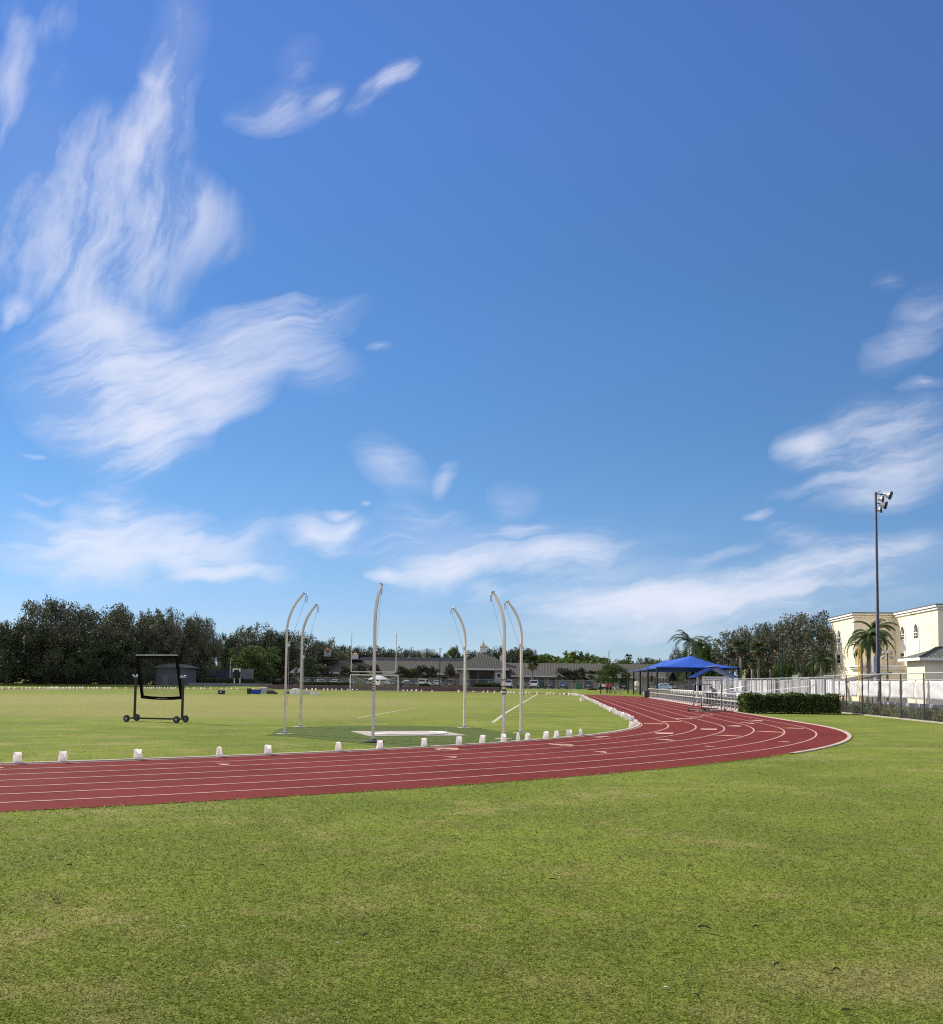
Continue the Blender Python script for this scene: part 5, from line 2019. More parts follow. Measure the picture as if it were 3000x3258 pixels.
YL = 185.2
zl = zz(0, 2050, 1 / 4.62)
t = thing('boundary_fence', 'dark chain link boundary fence in shade under the left oaks', 'fence', (0, YL, gz(YL)))
fxs = [-90, 82, 260, 407, 540, 705, 860, 1000, 1155, 1288, 1425, 1545, 1700, 1830, 1980, 2130, 2280]
px_ = [pt(*zl(a, 500), YL).x for a in fxs]
for x in px_:
    MB().tube([(x, 0, 0), (x, 0, 2.75)], .05, 6).build('post', MT['dark_post'], t)
MB().bar((px_[0], 0, 2.75), (px_[-1], 0, 2.75), .06).build('top_rail', MT['dark_post'], t)
MB().poly([(px_[0], 0, .05), (px_[-1], 0, .05), (px_[-1], 0, 2.75), (px_[0], 0, 2.75)]).build('mesh_panel', MT['link_x'], t)
GU = 'dark understory bushes behind the left fence'
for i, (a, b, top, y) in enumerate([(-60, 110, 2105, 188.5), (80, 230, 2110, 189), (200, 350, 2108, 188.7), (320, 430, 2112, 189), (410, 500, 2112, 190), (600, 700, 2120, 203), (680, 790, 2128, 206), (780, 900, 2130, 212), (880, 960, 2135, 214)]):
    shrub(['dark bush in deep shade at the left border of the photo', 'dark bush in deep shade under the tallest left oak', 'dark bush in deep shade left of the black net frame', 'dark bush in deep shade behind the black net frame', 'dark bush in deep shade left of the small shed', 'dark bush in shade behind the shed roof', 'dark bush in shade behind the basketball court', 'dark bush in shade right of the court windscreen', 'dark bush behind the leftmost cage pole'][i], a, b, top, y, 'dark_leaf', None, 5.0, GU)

Y = 187.2
x0, x1 = pt(497, 2170, Y).x, pt(588, 2170, Y).x
t = thing('shed', 'small grey walled shed with a low pitched roof, seen through the black net', 'shed', (0, 0, gz(Y)))
MB().span(x0, x1, Y, Y + 6, 0, 3.2).build('wall', MT['shed_wall'], t)
rx0, rx1, zt = pt(488, 2130, Y).x, pt(600, 2130, Y).x, pt(540, 2111, Y).z - gz(Y)
MB().prism([(rx0, Y - .5, 3.22), (rx1, Y - .5, 3.22), (rx1 - 1.6, Y - .5, 3.75), ((rx0 + rx1) / 2, Y - .5, zt), (rx0 + 1.6, Y - .5, 3.75)], (0, 7, 0)).build('roof', MT['shed_roof'], t)
MB().span(x0 + 1.2, x0 + 2.3, Y - .04, Y - .002, .02, 2.1).build('door', MT['pale_screen'], t)

Y = 196.0
x0, x1 = pt(737, 2140, Y).x, pt(805, 2140, Y).x
z0, z1_ = pt(760, 2164, Y).z, pt(760, 2128, Y).z
t = thing('court_windscreen', 'pale grey windscreen panel on the fence right of the basketball hoop', 'windscreen', (0, Y, 0))
MB().span(x0, x1, -.02, .02, z0, z1_).build('fabric', MT['pale_screen'], t)
for f in (0, .5, 1):
    MB().bar((x0 + (x1 - x0) * f, .06, gz(Y)), (x0 + (x1 - x0) * f, .06, z1_ + .1), .08).build('post', MT['galv'], t)
x0, x1 = pt(604, 2140, 199).x, pt(733, 2140, 199).x
t = thing('court_windscreen', 'dark blue windscreen along the court fence left of the basketball hoop', 'windscreen', (0, 199, 0))
MB().span(x0, x1, -.02, .02, .8, 3.3).build('fabric', MT['court_screen'], t)
for f in (0, .33, .66, 1):
    MB().bar((x0 + (x1 - x0) * f, .06, gz(Y)), (x0 + (x1 - x0) * f, .06, 3.5), .08).build('post', MT['galv'], t)

Y = 186.6
pb = pt(753, 2130, Y)
t = thing('basketball_hoop', 'basketball hoop with white outlined backboard on two pale posts', 'basketball hoop', (pb.x, Y, gz(Y)))
xL, xR = pt(743.5, 2170, Y).x - pb.x, pt(761.5, 2170, Y).x - pb.x
for x in (xL, xR):
    m = MB()
    m.tube([(x, .3, 0), (x, .3, 2.2), (x, .1, 3.0)], .1, 8)
    m.build('post', MT['white'], t)
bw, bt_, bb = .72, pt(753, 2127, Y).z - gz(Y), pt(753, 2158, Y).z - gz(Y)
MB().span(-bw, bw, 0, .05, bb, bt_).build('backboard', MT['dark_void'], t)
m = MB()
m.span(-bw, bw, -.03, -.002, bt_ - .22, bt_)
m.build('white_border', MT['white'], t)
for s in (-1, 1):
    MB().span(s * bw, s * (bw - .2), -.03, -.002, bt_ - .62, bt_ - .225).build('white_border', MT['white'], t)
MB().lathe([(.225, -.01), (.24, 0), (.225, .01)], 16, (0, -.3, bb + .75)).build('rim', MT['orange_paint'], t)

# retaining walls
Y = 184.5
x0, x1 = pt(640, 2180, Y).x, pt(866, 2180, Y).x
xa = pt(-60, 2180, Y).x
t = tag(MB().span(pt(600, 2180, Y).x, x1, Y - .12, Y + .12, -.1, .92).build('low_wall', MT['grey_wall']), 'low grey retaining wall in shade left of the plum coloured wall', 'wall')
Y = 180.0
xw0, xw1 = pt(846, 2185, Y).x, pt(1590, 2185, Y).x
t = thing('low_wall', 'long low plum coloured retaining wall behind the far bend', 'wall', (0, Y, 0))
MB().span(xw0, xw1, -.12, .12, -.1, .68).build('wall', MT['low_wall'], t)
MB().span(xw0 - .03, xw1 + .03, -.16, .16, .68, .75).build('coping', mat('wall_coping', (.3, .22, .22), (.24, .17, .17), 3, .8), t)

GH = 'planting on top of the low wall'
YH = 182.0
for a, b, top, kind, lab in [(868, 935, 2176, 'croton_leaf', 'mottled bronze planting at the left end of the low plum wall'), (925, 965, 2172, 'croton_leaf', 'mottled bronze planting behind the second cage pole'), (1118, 1160, 2173, 'croton_leaf', 'yellowish planting inside the left part of the soccer goal'), (1155, 1195, 2172, 'croton_leaf', 'yellowish planting behind the middle cage pole'),
                             (1215, 1262, 2174, 'croton_leaf', 'planting in the right part of the soccer goal'), (1275, 1330, 2174, 'croton_leaf', 'brownish planting right of the soccer goal'), (1366, 1410, 2176, 'hedge_leaf', 'low green shrub at the thin dark green lamp pole'), (1405, 1450, 2178, 'croton_leaf', 'low yellow brown planting left of the shortest cage pole'), (1440, 1480, 2176, 'croton_leaf', 'yellow green planting behind the shortest cage pole'), (1476, 1506, 2180, 'croton_leaf', 'low planting right of the shortest cage pole')]:
    shrub(lab, a, b, top, YH + 1, kind, None, 1.4, GH)
for a, b, top, lab, sd_ in [(962, 1116, 2170, 'long dark clipped hedge on the low wall left of the soccer goal', 8), (1506, 1592, 2175, 'bright topped clipped hedge at the right end of the low wall', 9), (1333, 1368, 2177, 'short dark hedge on the low wall right of the goal', 10)]:
    h_ = pt(a, top, YH).z - gz(YH)
    hedge(lab, pt(a, top, YH).x, pt(b, top, YH).x, YH - .3, YH + 1.1, gz(YH), h_, .12, 2600, seed=sd_, group=GH)
shrub('low round green bush on the bank left of the people', 1865, 1905, 2187, 188, 'hedge_leaf', None, 1.5)
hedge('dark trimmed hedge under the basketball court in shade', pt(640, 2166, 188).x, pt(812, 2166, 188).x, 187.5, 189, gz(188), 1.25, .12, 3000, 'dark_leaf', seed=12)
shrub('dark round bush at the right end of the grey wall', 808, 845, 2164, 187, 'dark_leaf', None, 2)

# car park fence
YFc = 205.0
t = thing('car_park_fence', 'long low wire fence with a thin top rail in front of the parked cars', 'fence', (0, YFc, gz(YFc)))
xa, xb = pt(925, 2170, YFc).x, pt(2010, 2170, YFc).x
for i in range(30):
    x = xa + (xb - xa) * i / 29
    MB().bar((x, 0, 0), (x, 0, 1.75), .06).build('post', MT['galv'], t)
MB().bar((xa, 0, 1.75), (xb, 0, 1.75), .05).build('top_rail', MT['galv'], t)
MT['link_far'] = meshmat('wire_mesh', (.3, .31, .32), .09, .006, (0, 2), True, .5, .4)
MB().poly([(xa, 0, .03), (xb, 0, .03), (xb, 0, 1.75), (xa, 0, 1.75)]).build('mesh_panel', MT['link_far'], t)

tag(MB().span(pt(880, 2170, 212).x, 70, 206, 231, gz(212) - .3, gz(212) + .012).build('car_park', MT['asphalt']), kind='structure')

# ------------------------------------------------------------------ cars
CARPAINT = {}
def paint(nm, c):
    if nm not in CARPAINT:
        t = NT('car_paint_' + nm)
        t.put(t.b.inputs['Base Color'], (*c, 1))
        t.b.inputs['Roughness'].default_value = .25
        t.b.inputs['Coat Weight'].default_value = .6
        t.b.inputs['Metallic'].default_value = .15
        CARPAINT[nm] = t.m
    return CARPAINT[nm]


MT['tail'] = mat('tail_light_lens', (.3, .01, .01), (.2, .01, .01), 9, .2)
MT['head'] = mat('headlight_lens', (.6, .62, .65), (.5, .52, .55), 9, .1)
MT['rim_metal'] = mat('wheel_rim', (.35, .35, .36), (.28, .28, .29), 9, .3, .8)
PROF = {  # side outlines (y, z): bonnet at +y
    'suv': ([(-2.25, .35), (-2.3, .7), (-2.22, 1.0), (1.0, 1.05), (2.05, .95), (2.3, .75), (2.3, .38)], [(-2.2, 1.0), (-1.95, 1.66), (-1.7, 1.72), (.25, 1.7), (1.1, 1.04)], 1.85),
    'sedan': ([(-2.3, .32), (-2.35, .65), (-2.25, .95), (.95, .93), (2.15, .8), (2.35, .62), (2.35, .32)], [(-1.75, .94), (-1.05, 1.38), (-.8, 1.44), (.15, 1.42), (1.05, .92)], 1.78),
    'van': ([(-2.5, .35), (-2.55, .8), (-2.5, 1.1), (1.4, 1.1), (2.3, .95), (2.5, .75), (2.5, .38)], [(-2.48, 1.1), (-2.4, 1.9), (-2.2, 2.0), (.7, 1.95), (1.55, 1.1)], 1.95)}


def loft(m, prof, wb, wt, zref, z1):
    """side outline extruded across the car, narrowing towards the top"""
    n = len(prof)
    for s in (-1, 1):
        for y, z in prof:
            f = min(max((z - zref) / max(z1 - zref, .01), 0), 1)
            m.v.append((s * (wb + (wt - wb) * f) / 2, y, z))
    m.f += [tuple(range(n)), tuple(range(2 * n - 1, n - 1, -1))] + [(i, i + n, (i + 1) % n + n, (i + 1) % n) for i in range(n)]
    m.mi += [0] * (n + 2)
    return m


def car_proto(kind, pm, name):
    body, cab, W = PROF[kind]
    t = empty(name, (0, 0, 0))
    loft(MB(), body, W, W * .94, .7, 1.05).build('body', pm, t, bevel=.06)
    top = max(z for _, z in cab)
    loft(MB(), cab, W * .93, W * .74, cab[0][1], top).build('cabin', pm, t, bevel=.05)
    # glazing: side bands, windscreen, rear window, each slightly proud of the cabin
    zb = cab[0][1]
    def edge(y0, z0, y1, z1, a, b):
        return (y0 + (y1 - y0) * a, z0 + (z1 - z0) * a), (y0 + (y1 - y0) * b, z0 + (z1 - z0) * b)
    def wat(z):
        return W * (.93 + (.74 - .93) * min(max((z - zb) / (top - zb), 0), 1)) / 2
    for (p, q, sgn, nm) in ((cab[0], cab[1], -1, 'rear_window'), (cab[-1], cab[-2], 1, 'windscreen')):
        (ya, za), (yb, zb_) = edge(*p, *q, .16 if nm == 'windscreen' else .25, .93)
        m = MB()
        o = .012 * sgn
        m.prism([(-wat(za) + .09, ya + o, za + .012), (wat(za) - .09, ya + o, za + .012), (wat(zb_) - .1, yb + o, zb_ + .012), (-wat(zb_) + .1, yb + o, zb_ + .012)], (0, o * .5, .006))
        m.build(nm, MT['glass'], t)
    for s in (-1, 1):
        za, zb_ = zb + .1, top - .13
        y0a, y0b = cab[0][0] + .38, cab[1][0] + .3
        y1a, y1b = cab[-1][0] - .45, cab[-2][0] - .02
        m = MB()
        m.prism([(s * (wat(za) + .006), y0a, za), (s * (wat(za) + .006), y1a, za), (s * (wat(zb_) + .006), y1b, zb_), (s * (wat(zb_) + .006), y0b, zb_)], (s * .01, 0, .002))
        m.build('side_window', MT['glass'], t)
        for y in (-1.4, 1.42):
            w = MB().lathe([(.2, -.11), (.32, -.12), (.35, -.08), (.35, .08), (.32, .12), (.2, .11)], 18, (s * (W / 2 - .1), y, .35), 0, Matrix.Rotation(math.radians(90), 3, 'Y')).build('wheel', MT['rubber'], t)
            MB().lathe([(.21, -.125), (.21, .125)], 12, (s * (W / 2 - .1), y, .35), 0, Matrix.Rotation(math.radians(90), 3, 'Y')).build('rim', MT['rim_metal'], w)
        yr = body[1][0]
        MB().box((s * (W / 2 - .17), yr + .01, .86 if kind != 'van' else 1.0), (.26, .08, .26)).build('tail_light', MT['tail'], t)
        yf = body[-2][0]
        MB().box((s * (W / 2 - .26), yf - .06, .72), (.4, .12, .15)).build('headlight', MT['head'], t)
    MB().box((0, body[1][0] - .005, .72), (.5, .03, .14)).build('number_plate', MT['white'], t)
    MB().box((0, body[1][0] + .02, .45), (W * .9, .12, .2)).build('bumper', MT['black_plastic'], t)
    MB().box((0, body[-2][0] - .03, .5), (W * .7, .1, .16)).build('grille', MT['black_plastic'], t)
    return t


CARS = {}
def car(px, pm, kind, rear, label, Y=214.0, yaw=0.0, name='parked_car', cat='car'):
    key = (kind, pm.name)
    P = pt(px, 2180, Y)
    if key in CARS:
        o = copy_tree(CARS[key])
        o.name = name
    else:
        o = CARS[key] = car_proto(kind, pm, name)
    o.location = (P.x, Y, gz(Y) + .012)
    o.rotation_euler = (0, 0, yaw + (0 if rear else math.pi))
    tag(o, label, cat, 'parked cars in front of the long building')
    return o


pw, ps, pg, pk_, pd, pb_, pbl = paint('white', (.75, .75, .76)), paint('silver', (.4, .42, .43)), paint('grey', (.14, .15, .16)), paint('black', (.02, .02, .024)), paint('dark_grey', (.06, .065, .07)), paint('blue', (.05, .11, .24)), paint('light_blue', (.25, .36, .45))
car(851, pd, 'van', False, 'dark van parked in shade right of the court windscreen', 218, .1)
car(885, pk_, 'sedan', False, 'black car in shade between the dark van and the leftmost cage pole', 218, -.1)
car(929, pb_, 'suv', True, 'blue parked car between the two left cage poles', 216)
car(974, ps, 'sedan', True, 'silver parked car under the dark tree at the left end of the long roof', 215, .3)
car(1017, ps, 'sedan', True, 'silver parked car above the dark clipped hedge, left of two', 215, .4)
car(1072, ps, 'sedan', True, 'silver parked car left of the soccer goal post', 215, -.4)
car(1118, pg, 'sedan', True, 'grey parked car behind the left goal post', 216, .4)
car(1169, pg, 'suv', True, 'grey parked car left of the middle cage pole, under the white tent', 213, .2)
car(1216, pw, 'suv', False, 'white parked car with dark windscreen seen through the soccer goal', 208, .5)
car(1255, pd, 'sedan', True, 'dark parked car behind the right goal post', 213)
car(1298, pd, 'sedan', True, 'dark parked car with a pale roof reflection right of the goal', 218, .9)
car(1350, pw, 'suv', True, 'white parked SUV seen from behind, left of the thin dark green lamp pole', 209, -.12)
car(1391, ps, 'sedan', True, 'silver parked sedan at the thin dark green lamp pole', 211, .1)
car(1434, pd, 'suv', True, 'dark grey parked SUV seen from behind, left of the entrance', 209)
car(1484, pk_, 'suv', False, 'black parked car half hidden by the shortest cage pole', 210)
car(1568, pg, 'sedan', True, 'grey parked car before the entrance, behind the bright hedge', 214, 1.2)
car(1613, pw, 'suv', True, 'white parked car partly behind the strapped cage pole', 207, .15)
car(1658, pd, 'sedan', True, 'dark parked car at the furthest right cage pole', 208)
car(1699, pw, 'suv', True, 'white parked SUV seen from behind under the skirted fan palm', 207)
car(1747, pk_, 'sedan', True, 'black parked car in front of the left teal door', 208)
car(1791, pb_, 'sedan', True, 'dark blue parked car under the open branched bronze tree', 208)
car(1870, pd, 'suv', True, 'dark parked car right of the green bin', 213)
car(1925, pw, 'suv', True, 'white parked SUV behind the three people', 206, -.25)
car(1978, pk_, 'suv', True, 'black parked car right of the bushy tree trunk', 204, .1)
car(2112, pbl, 'sedan', True, 'light blue parked car under the blue canopy', 190, .9)

p = pt(1841, 2185, 207)
t = thing('garbage_bin', 'green garbage bin with pale rim standing by the cars', 'garbage bin', (p.x, 207, gz(207)))
MT['bin_green'] = mat('green_plastic', (.02, .16, .08), (.015, .12, .06), 6, .5)
MB().box((0, 0, .62), (1.15, .9, 1.2), 0, 0, 1.1).build('bin', MT['bin_green'], t, bevel=.03)
MB().box((0, 0, 1.26), (1.3, 1.0, .1)).build('lid', MT['pale_screen'], t, bevel=.03)

# ------------------------------------------------------------------ long school building
def roof_mat(name, a, b):
    t = NT(name)
    v = t.vec('pos')
    sp = t.n('ShaderNodeSeparateXYZ')
    t.t.links.new(v, sp.inputs[0])
    wx_ = t.math('ABSOLUTE', t.math('SINE', t.math('MULTIPLY', sp.outputs[0], 9.0)))
    wz_ = t.math('FRACT', t.math('MULTIPLY', sp.outputs[2], 3.6))
    n = t.noise(3.0, 5, .7, v)
    n2 = t.noise(1.1, 2, .9, v)
    c = t.mix(t.ramp(n, .35, .65), a, b)
    c = t.mix(t.ramp(n2, .55, .8, 0, .5), c, (.16, .09, .06))
    h = t.math('MULTIPLY', t.math('ADD', wx_, wz_), .5)
    c = t.mix(t.ramp(wz_, .0, .3, .6, 0, False), c, tuple(x * .45 for x in a))
    t.put(t.b.inputs['Base Color'], c)
    t.b.inputs['Roughness'].default_value = .9
    t.b.inputs['Specular IOR Level'].default_value = .1
    t.bump(h, .9, .12)
    return t.m


MT['tile'] = roof_mat('clay_roof_tiles', (.13, .125, .11), (.08, .08, .07))
MT['stucco'] = mat('beige_stucco', (.42, .36, .26), (.36, .31, .22), 1.2, .9, bump=.2, bscale=20)
MT['trim'] = mat('white_trim', (.68, .66, .62), (.58, .56, .53), 3, .6)
MT['copper'] = mat('copper_roof', (.75, .36, .16), (.55, .24, .1), 3, .4, .4)
MT['gold'] = mat('brass_spire', (.6, .45, .2), (.45, .33, .15), 3, .25, .9)
MT['teal_door'] = mat('teal_door', (.02, .07, .08), (.015, .055, .065), 4, .5)
MT['roof_metal'] = mat('dark_flat_roof', (.16, .16, .17), (.12, .12, .13), 2, .5, .3)
YB = 232.0
def bx_(px, y=2140, Y=YB):
    return pt(px, y, Y).x
def bz_(py, px=1500, Y=YB):
    return pt(px, py, Y).z
bl_ = thing('school_building', 'long single storey beige building with grey tiled roofs, white eaves and copper topped cupolas', 'building', (0, 0, 0))
zg = gz(YB)
xl, xp0, xp1, xr = bx_(925), bx_(1462), bx_(1600), bx_(2300)
ez_l, rz_l = bz_(2141, 1200), bz_(2100, 1200)
ez_r, rz_r = bz_(2151, 1800), bz_(2108, 1800)
wl_ = MB().span(xl, xp0 - .02, YB + 1.6, YB + 16, zg, ez_l).build('wall', MT['stucco'], bl_)
wr_ = MB().span(xp1 + .02, xr, YB + 1.6, YB + 18, zg, ez_r).build('wall', MT['stucco'], bl_)
def slope_roof(x0, x1, ye, ze, yr, zr, yb, hip0=0, hip1=0):
    m = MB()
    vs = [(x0, ye, ze), (x1, ye, ze), (x1 - hip1, yr, zr), (x0 + hip0, yr, zr), (x0, yb, ze), (x1, yb, ze)]
    m.add(vs, [(0, 1, 2, 3), (3, 2, 5, 4), (0, 3, 4), (1, 5, 2)])
    return m
rl_ = slope_roof(bx_(1010), bx_(1480), YB, ez_l, YB + 7, rz_l, YB + 15, 1.2, 0).build('roof', MT['tile'], bl_)
r0 = slope_roof(xl - 1, bx_(1000), YB + .5, ez_l - .1, YB + 6, ez_l + 2.2, YB + 14, 3, 3).build('roof', MT['tile'], bl_)
rr_ = slope_roof(bx_(1585), xr, YB, ez_r, YB + 9, rz_r, YB + 18, 0, 0).build('roof', MT['tile'], bl_)
for x0, x1, z in ((bx_(1010), bx_(1440), ez_l), (xl - 1, bx_(1000), ez_l - .1), (bx_(1625), xr, ez_r)):
    MB().span(x0, x1, YB - .1, YB - .002, z - .28, z + .03).build('fascia', MT['trim'], bl_)
MB().span(bx_(1147, 2095, 240), bx_(1482, 2095, 240), 240, 250, rz_l - 1.5, bz_(2092, 1300, 240)).build('upper_roof', MT['roof_metal'], bl_)
m = MB()
m.span(bx_(1371, 2090, 242), bx_(1397, 2090, 242), 242, 244, bz_(2094, 1380, 242), bz_(2086, 1380, 242))
m.build('roof_vent_box', MT['dark_void'], bl_)
# entrance pavilion with hipped roof
YP_ = YB - 5
px0, px1, pe = pt(1442, 2128, YP_).x, pt(1620.6, 2128, YP_).x, pt(1530, 2127.5, YP_).z
pcx = pt(1539, 2100, YP_).x
pa = pt(1539, 2076, YP_ + 7).z
hw = pt(1549, 2076, YP_ + 7).x - pt(1529, 2076, YP_ + 7).x
m = MB()
ys0, ys1, ya = YP_ - .8, YP_ + 15, YP_ + 7
m.add([(px0, ys0, pe), (px1, ys0, pe), (px1, ys1, pe), (px0, ys1, pe), (pcx - hw / 2, ya - hw / 2, pa), (pcx + hw / 2, ya - hw / 2, pa), (pcx + hw / 2, ya + hw / 2, pa), (pcx - hw / 2, ya + hw / 2, pa)],
      [(0, 1, 5, 4), (1, 2, 6, 5), (2, 3, 7, 6), (3, 0, 4, 7), (4, 5, 6, 7)])
pav_roof = m.build('entrance_roof', MT['tile'], bl_)
m = MB()
m.span(px0 - .05, px1 + .05, ys0 - .12, ys0 - .004, pe - .3, pe + .03)
m.build('fascia', MT['trim'], bl_)
wx0, wx1, o0, o1 = pt(1462, 2150, YP_).x, pt(1603, 2150, YP_).x, pt(1492, 2150, YP_).x, pt(1573, 2150, YP_).x
oz = pt(1530, 2133, YP_).z
MB().span(wx0, o0, YP_, YP_ + 9, zg, pe - .02).build('pier', MT['stucco'], bl_)
rp = MB().span(o1, wx1, YP_, YP_ + 9, zg, pe - .02).build('pier', MT['stucco'], bl_)
MB().span(o0, o1, YP_ + .1, YP_ + 8, oz, pe - .04).build('lintel', MT['stucco'], bl_)
MB().span(o0, o1, YP_ + 3.0, YP_ + 3.2, zg, oz).build('recess_wall', mat('shade_toned_stucco', (.24, .2, .15), (.2, .16, .12), 2, .9), bl_)  # beige stucco darkened, shade of the recess put into its colour
for a in (1500, 1526, 1545):
    d_ = MB().span(pt(a, 2160, YP_ + 3).x, pt(a + 17, 2160, YP_ + 3).x, YP_ + 2.93, YP_ + 2.998, zg, pt(a, 2146, YP_ + 3).z).build('entrance_door', MT['glass'], bl_)
cxw = pt(1587, 2150, YP_).x
wz = pt(1587, 2150, YP_).z
wf = MB().span(cxw - .62, cxw + .62, YP_ - .06, YP_ - .003, wz - .62, wz + .62).build('window', MT['trim'], bl_)
MB().span(cxw - .38, cxw + .38, YP_ - .075, YP_ - .062, wz - .38, wz + .38).build('pane', MT['glass'], wf)
wz2 = pt(1587, 2174, YP_).z
wf = MB().span(cxw - .5, cxw + .5, YP_ - .06, YP_ - .003, wz2 - .4, wz2 + .4).build('window', MT['trim'], bl_)
MB().span(cxw - .32, cxw + .32, YP_ - .075, YP_ - .062, wz2 - .25, wz2 + .25).build('pane', MT['glass'], wf)
# gables carrying the left cupolas
for gx0, gx1, ax, ay, Yg in ((1004, 1068, 1038, 2085, YB + 3), (1108, 1150, 1131, 2096, YB + 5)):
    m = MB()
    a, b, c = pt(gx0, 2100, Yg), pt(gx1, 2100, Yg), pt(ax, ay, Yg)
    m.prism([(a.x, Yg, a.z), (b.x, Yg, b.z), (c.x, Yg, c.z)], (0, 8, 0))
    gb = m.build('roof_gable', MT['tile'], bl_)
def cupola(label, px, ybase, ytop, ytip, wpx, Yc, spire, metal):
    a = pt(px, ybase, Yc)
    w = wpx * Yc / FOC
    h = pt(px, ytop, Yc).z - a.z
    hr = pt(px, ytip, Yc).z - a.z - h
    b = MB()
    b.span(a.x - w / 2, a.x + w / 2, Yc - w / 2, Yc + w / 2, a.z - .25, a.z + h)
    o = b.build('cupola', MT['white'], bl_)
    if label:
        o['label'] = label
    m = MB()
    prof = [(w * .66, 0), (w * .7, .06), (w * .42, hr * .22), (w * .2, hr * .42), (w * .07, hr * .62)] + ([(w * .03, hr), (.01, hr)] if spire else [(w * .05, hr * .75), (.02, hr)])
    vs = []
    for r, z in prof:
        for k in range(4):
            an = math.pi / 4 + k * math.pi / 2
            vs.append((a.x + r * 1.2 * math.cos(an), Yc + r * 1.2 * math.sin(an), a.z + h + z))
    n = len(prof)
    fs = [(4 * i + k, 4 * i + (k + 1) % 4, 4 * i + 4 + (k + 1) % 4, 4 * i + 4 + k) for i in range(n - 1) for k in range(4)] + [(3, 2, 1, 0)]
    m.add(vs, fs)
    m.build('cupola_roof', metal, o)
    for s in (-1, 1):
        MB().span(a.x + s * w * .22 - w * .14, a.x + s * w * .22 + w * .14, Yc - w / 2 - .03, Yc - w / 2 - .002, a.z + h * .1, a.z + h * .85).build('louvre', MT['trim'], o)
cupola(None, 1042, 2085, 2070, 2055, 19, YB + 3, False, MT['copper'])
cupola(None, 1130, 2097, 2082, 2070, 16, YB + 6, False, MT['copper'])
cupola('cupola with tall brass spire over the entrance', 1538, 2077, 2060, 2034, 20, YP_ + 7, True, MT['gold'])
cupola(None, 1597, 2106, 2089, 2080, 14, YB + 8, False, MT['copper'])
# doors, windows and pilasters of the wings
for a in (1716, 1749):
    MB().span(bx_(a, 2165, YB + 1.6), bx_(a + 15, 2165, YB + 1.6), YB + 1.53, YB + 1.597, zg, bz_(2159, 1720)).build('door', MT['teal_door'], bl_)
for a, w, y0, y1, wall_ in ((1663, 24, 2157, 2170, 0), (1822, 14, 2159, 2172, 0), (1856, 18, 2158, 2172, 0), (1068, 18, 2152, 2172, 0), (1255, 22, 2152, 2172, 0), (1405, 22, 2152, 2170, 0), (985, 16, 2152, 2170, 0)):
    f_ = MB().span(bx_(a, 2165, YB + 1.6), bx_(a + w, 2165, YB + 1.6), YB + 1.54, YB + 1.597, bz_(y1, a), bz_(y0, a)).build('window', MT['trim'], bl_)
    MB().span(bx_(a + 1, 2165, YB + 1.6), bx_(a + w - 1, 2165, YB + 1.6), YB + 1.525, YB + 1.538, bz_(y1 - 1, a), bz_(y0 + 1, a)).build('pane', MT['glass'], f_)
for a in (1660, 1706, 1740, 1766, 1845):
    MB().span(bx_(a), bx_(a) + .45, YB + 1.2, YB + 1.59, zg, ez_r - .02).build('pilaster', MT['stucco'], bl_)

# small white rooflet behind the dark tree
Y = 222
t = thing('small_outbuilding', 'small white gabled outbuilding half hidden behind the dark tree at the left cage poles', 'outbuilding', (0, 0, gz(Y)))
x0, x1 = pt(926, 2140, Y).x, pt(955, 2140, Y).x
MB().span(x0, x1, Y, Y + 4, 0, 2.7).build('wall', MT['stucco'], t)
MB().prism([(x0 - .4, Y - .4, 2.72), (x1 + .4, Y - .4, 2.72), ((x0 + x1) / 2, Y - .4, 3.9)], (0, 5, 0)).build('roof', MT['trim'], t)

# ------------------------------------------------------------------ goals and tent
gl, gr_ = at(1119, 2199.5), at(1262, 2199.5)
Yg = 168.0
xl_, xr_ = pt(1117, 2138, Yg).x, pt(1259.5, 2138, Yg).x
t = thing('football_goal', 'tall pale football goal uprights and crossbar behind the soccer goal', 'goal post', ((xl_ + xr_) / 2, Yg, 0))
cz, tzl = pt(1190, 2138, Yg).z, pt(1121, 2013, Yg).z
w = (xr_ - xl_) / 2
MT['goal_paint'] = mat('goal_paint', (.6, .58, .5), (.5, .48, .42), 5, .5)
MB().bar((-w, 0, cz), (w, 0, cz), .16, n=10).build('crossbar', MT['goal_paint'], t)
for s in (-1, 1):
    MB().tube([(s * w, 0, cz), (s * w, 0, tzl)], [.08, .055], 10).build('upright', MT['goal_paint'], t)
MB().tube([(0, 1.6, 0), (0, 1.6, cz * .62), (0, 1.2, cz * .88), (0, 0, cz)], .1, 10).build('gooseneck', MT['goal_paint'], t)
Ys = 164.0
xl_, xr_ = pt(1114.5, 2170, Ys).x, pt(1266.5, 2170, Ys).x
t = thing('soccer_goal', 'white framed soccer goal with sagging net rope at the far end of the field', 'soccer goal', ((xl_ + xr_) / 2, Ys, 0))
w = (xr_ - xl_) / 2
h = pt(1190, 2148, Ys).z
for s in (-1, 1):
    MB().bar((s * w, 0, 0), (s * w, 0, h), .16, n=10).build('goal_post', MT['white'], t)
    m = MB()
    m.tube([(s * w, 0, h), (s * w * .96, .9, h), (s * w * .96, 2.4, .06), (s * w, 0, .06)], .04, 6)
    m.build('side_frame', MT['galv'], t)
MB().bar((-w, 0, h), (w, 0, h), .16, n=10).build('crossbar', MT['white'], t)
MB().bar((-w, 2.4, .06), (w, 2.4, .06), .1).build('ground_bar', MT['galv'], t)
MB().tube([(-w * .95 + 2 * w * .95 * i / 14, .9, h - .1 - 1.15 * math.sin(math.pi * i / 14)) for i in range(15)], .035, 5).build('net_rope', MT['rope'], t)
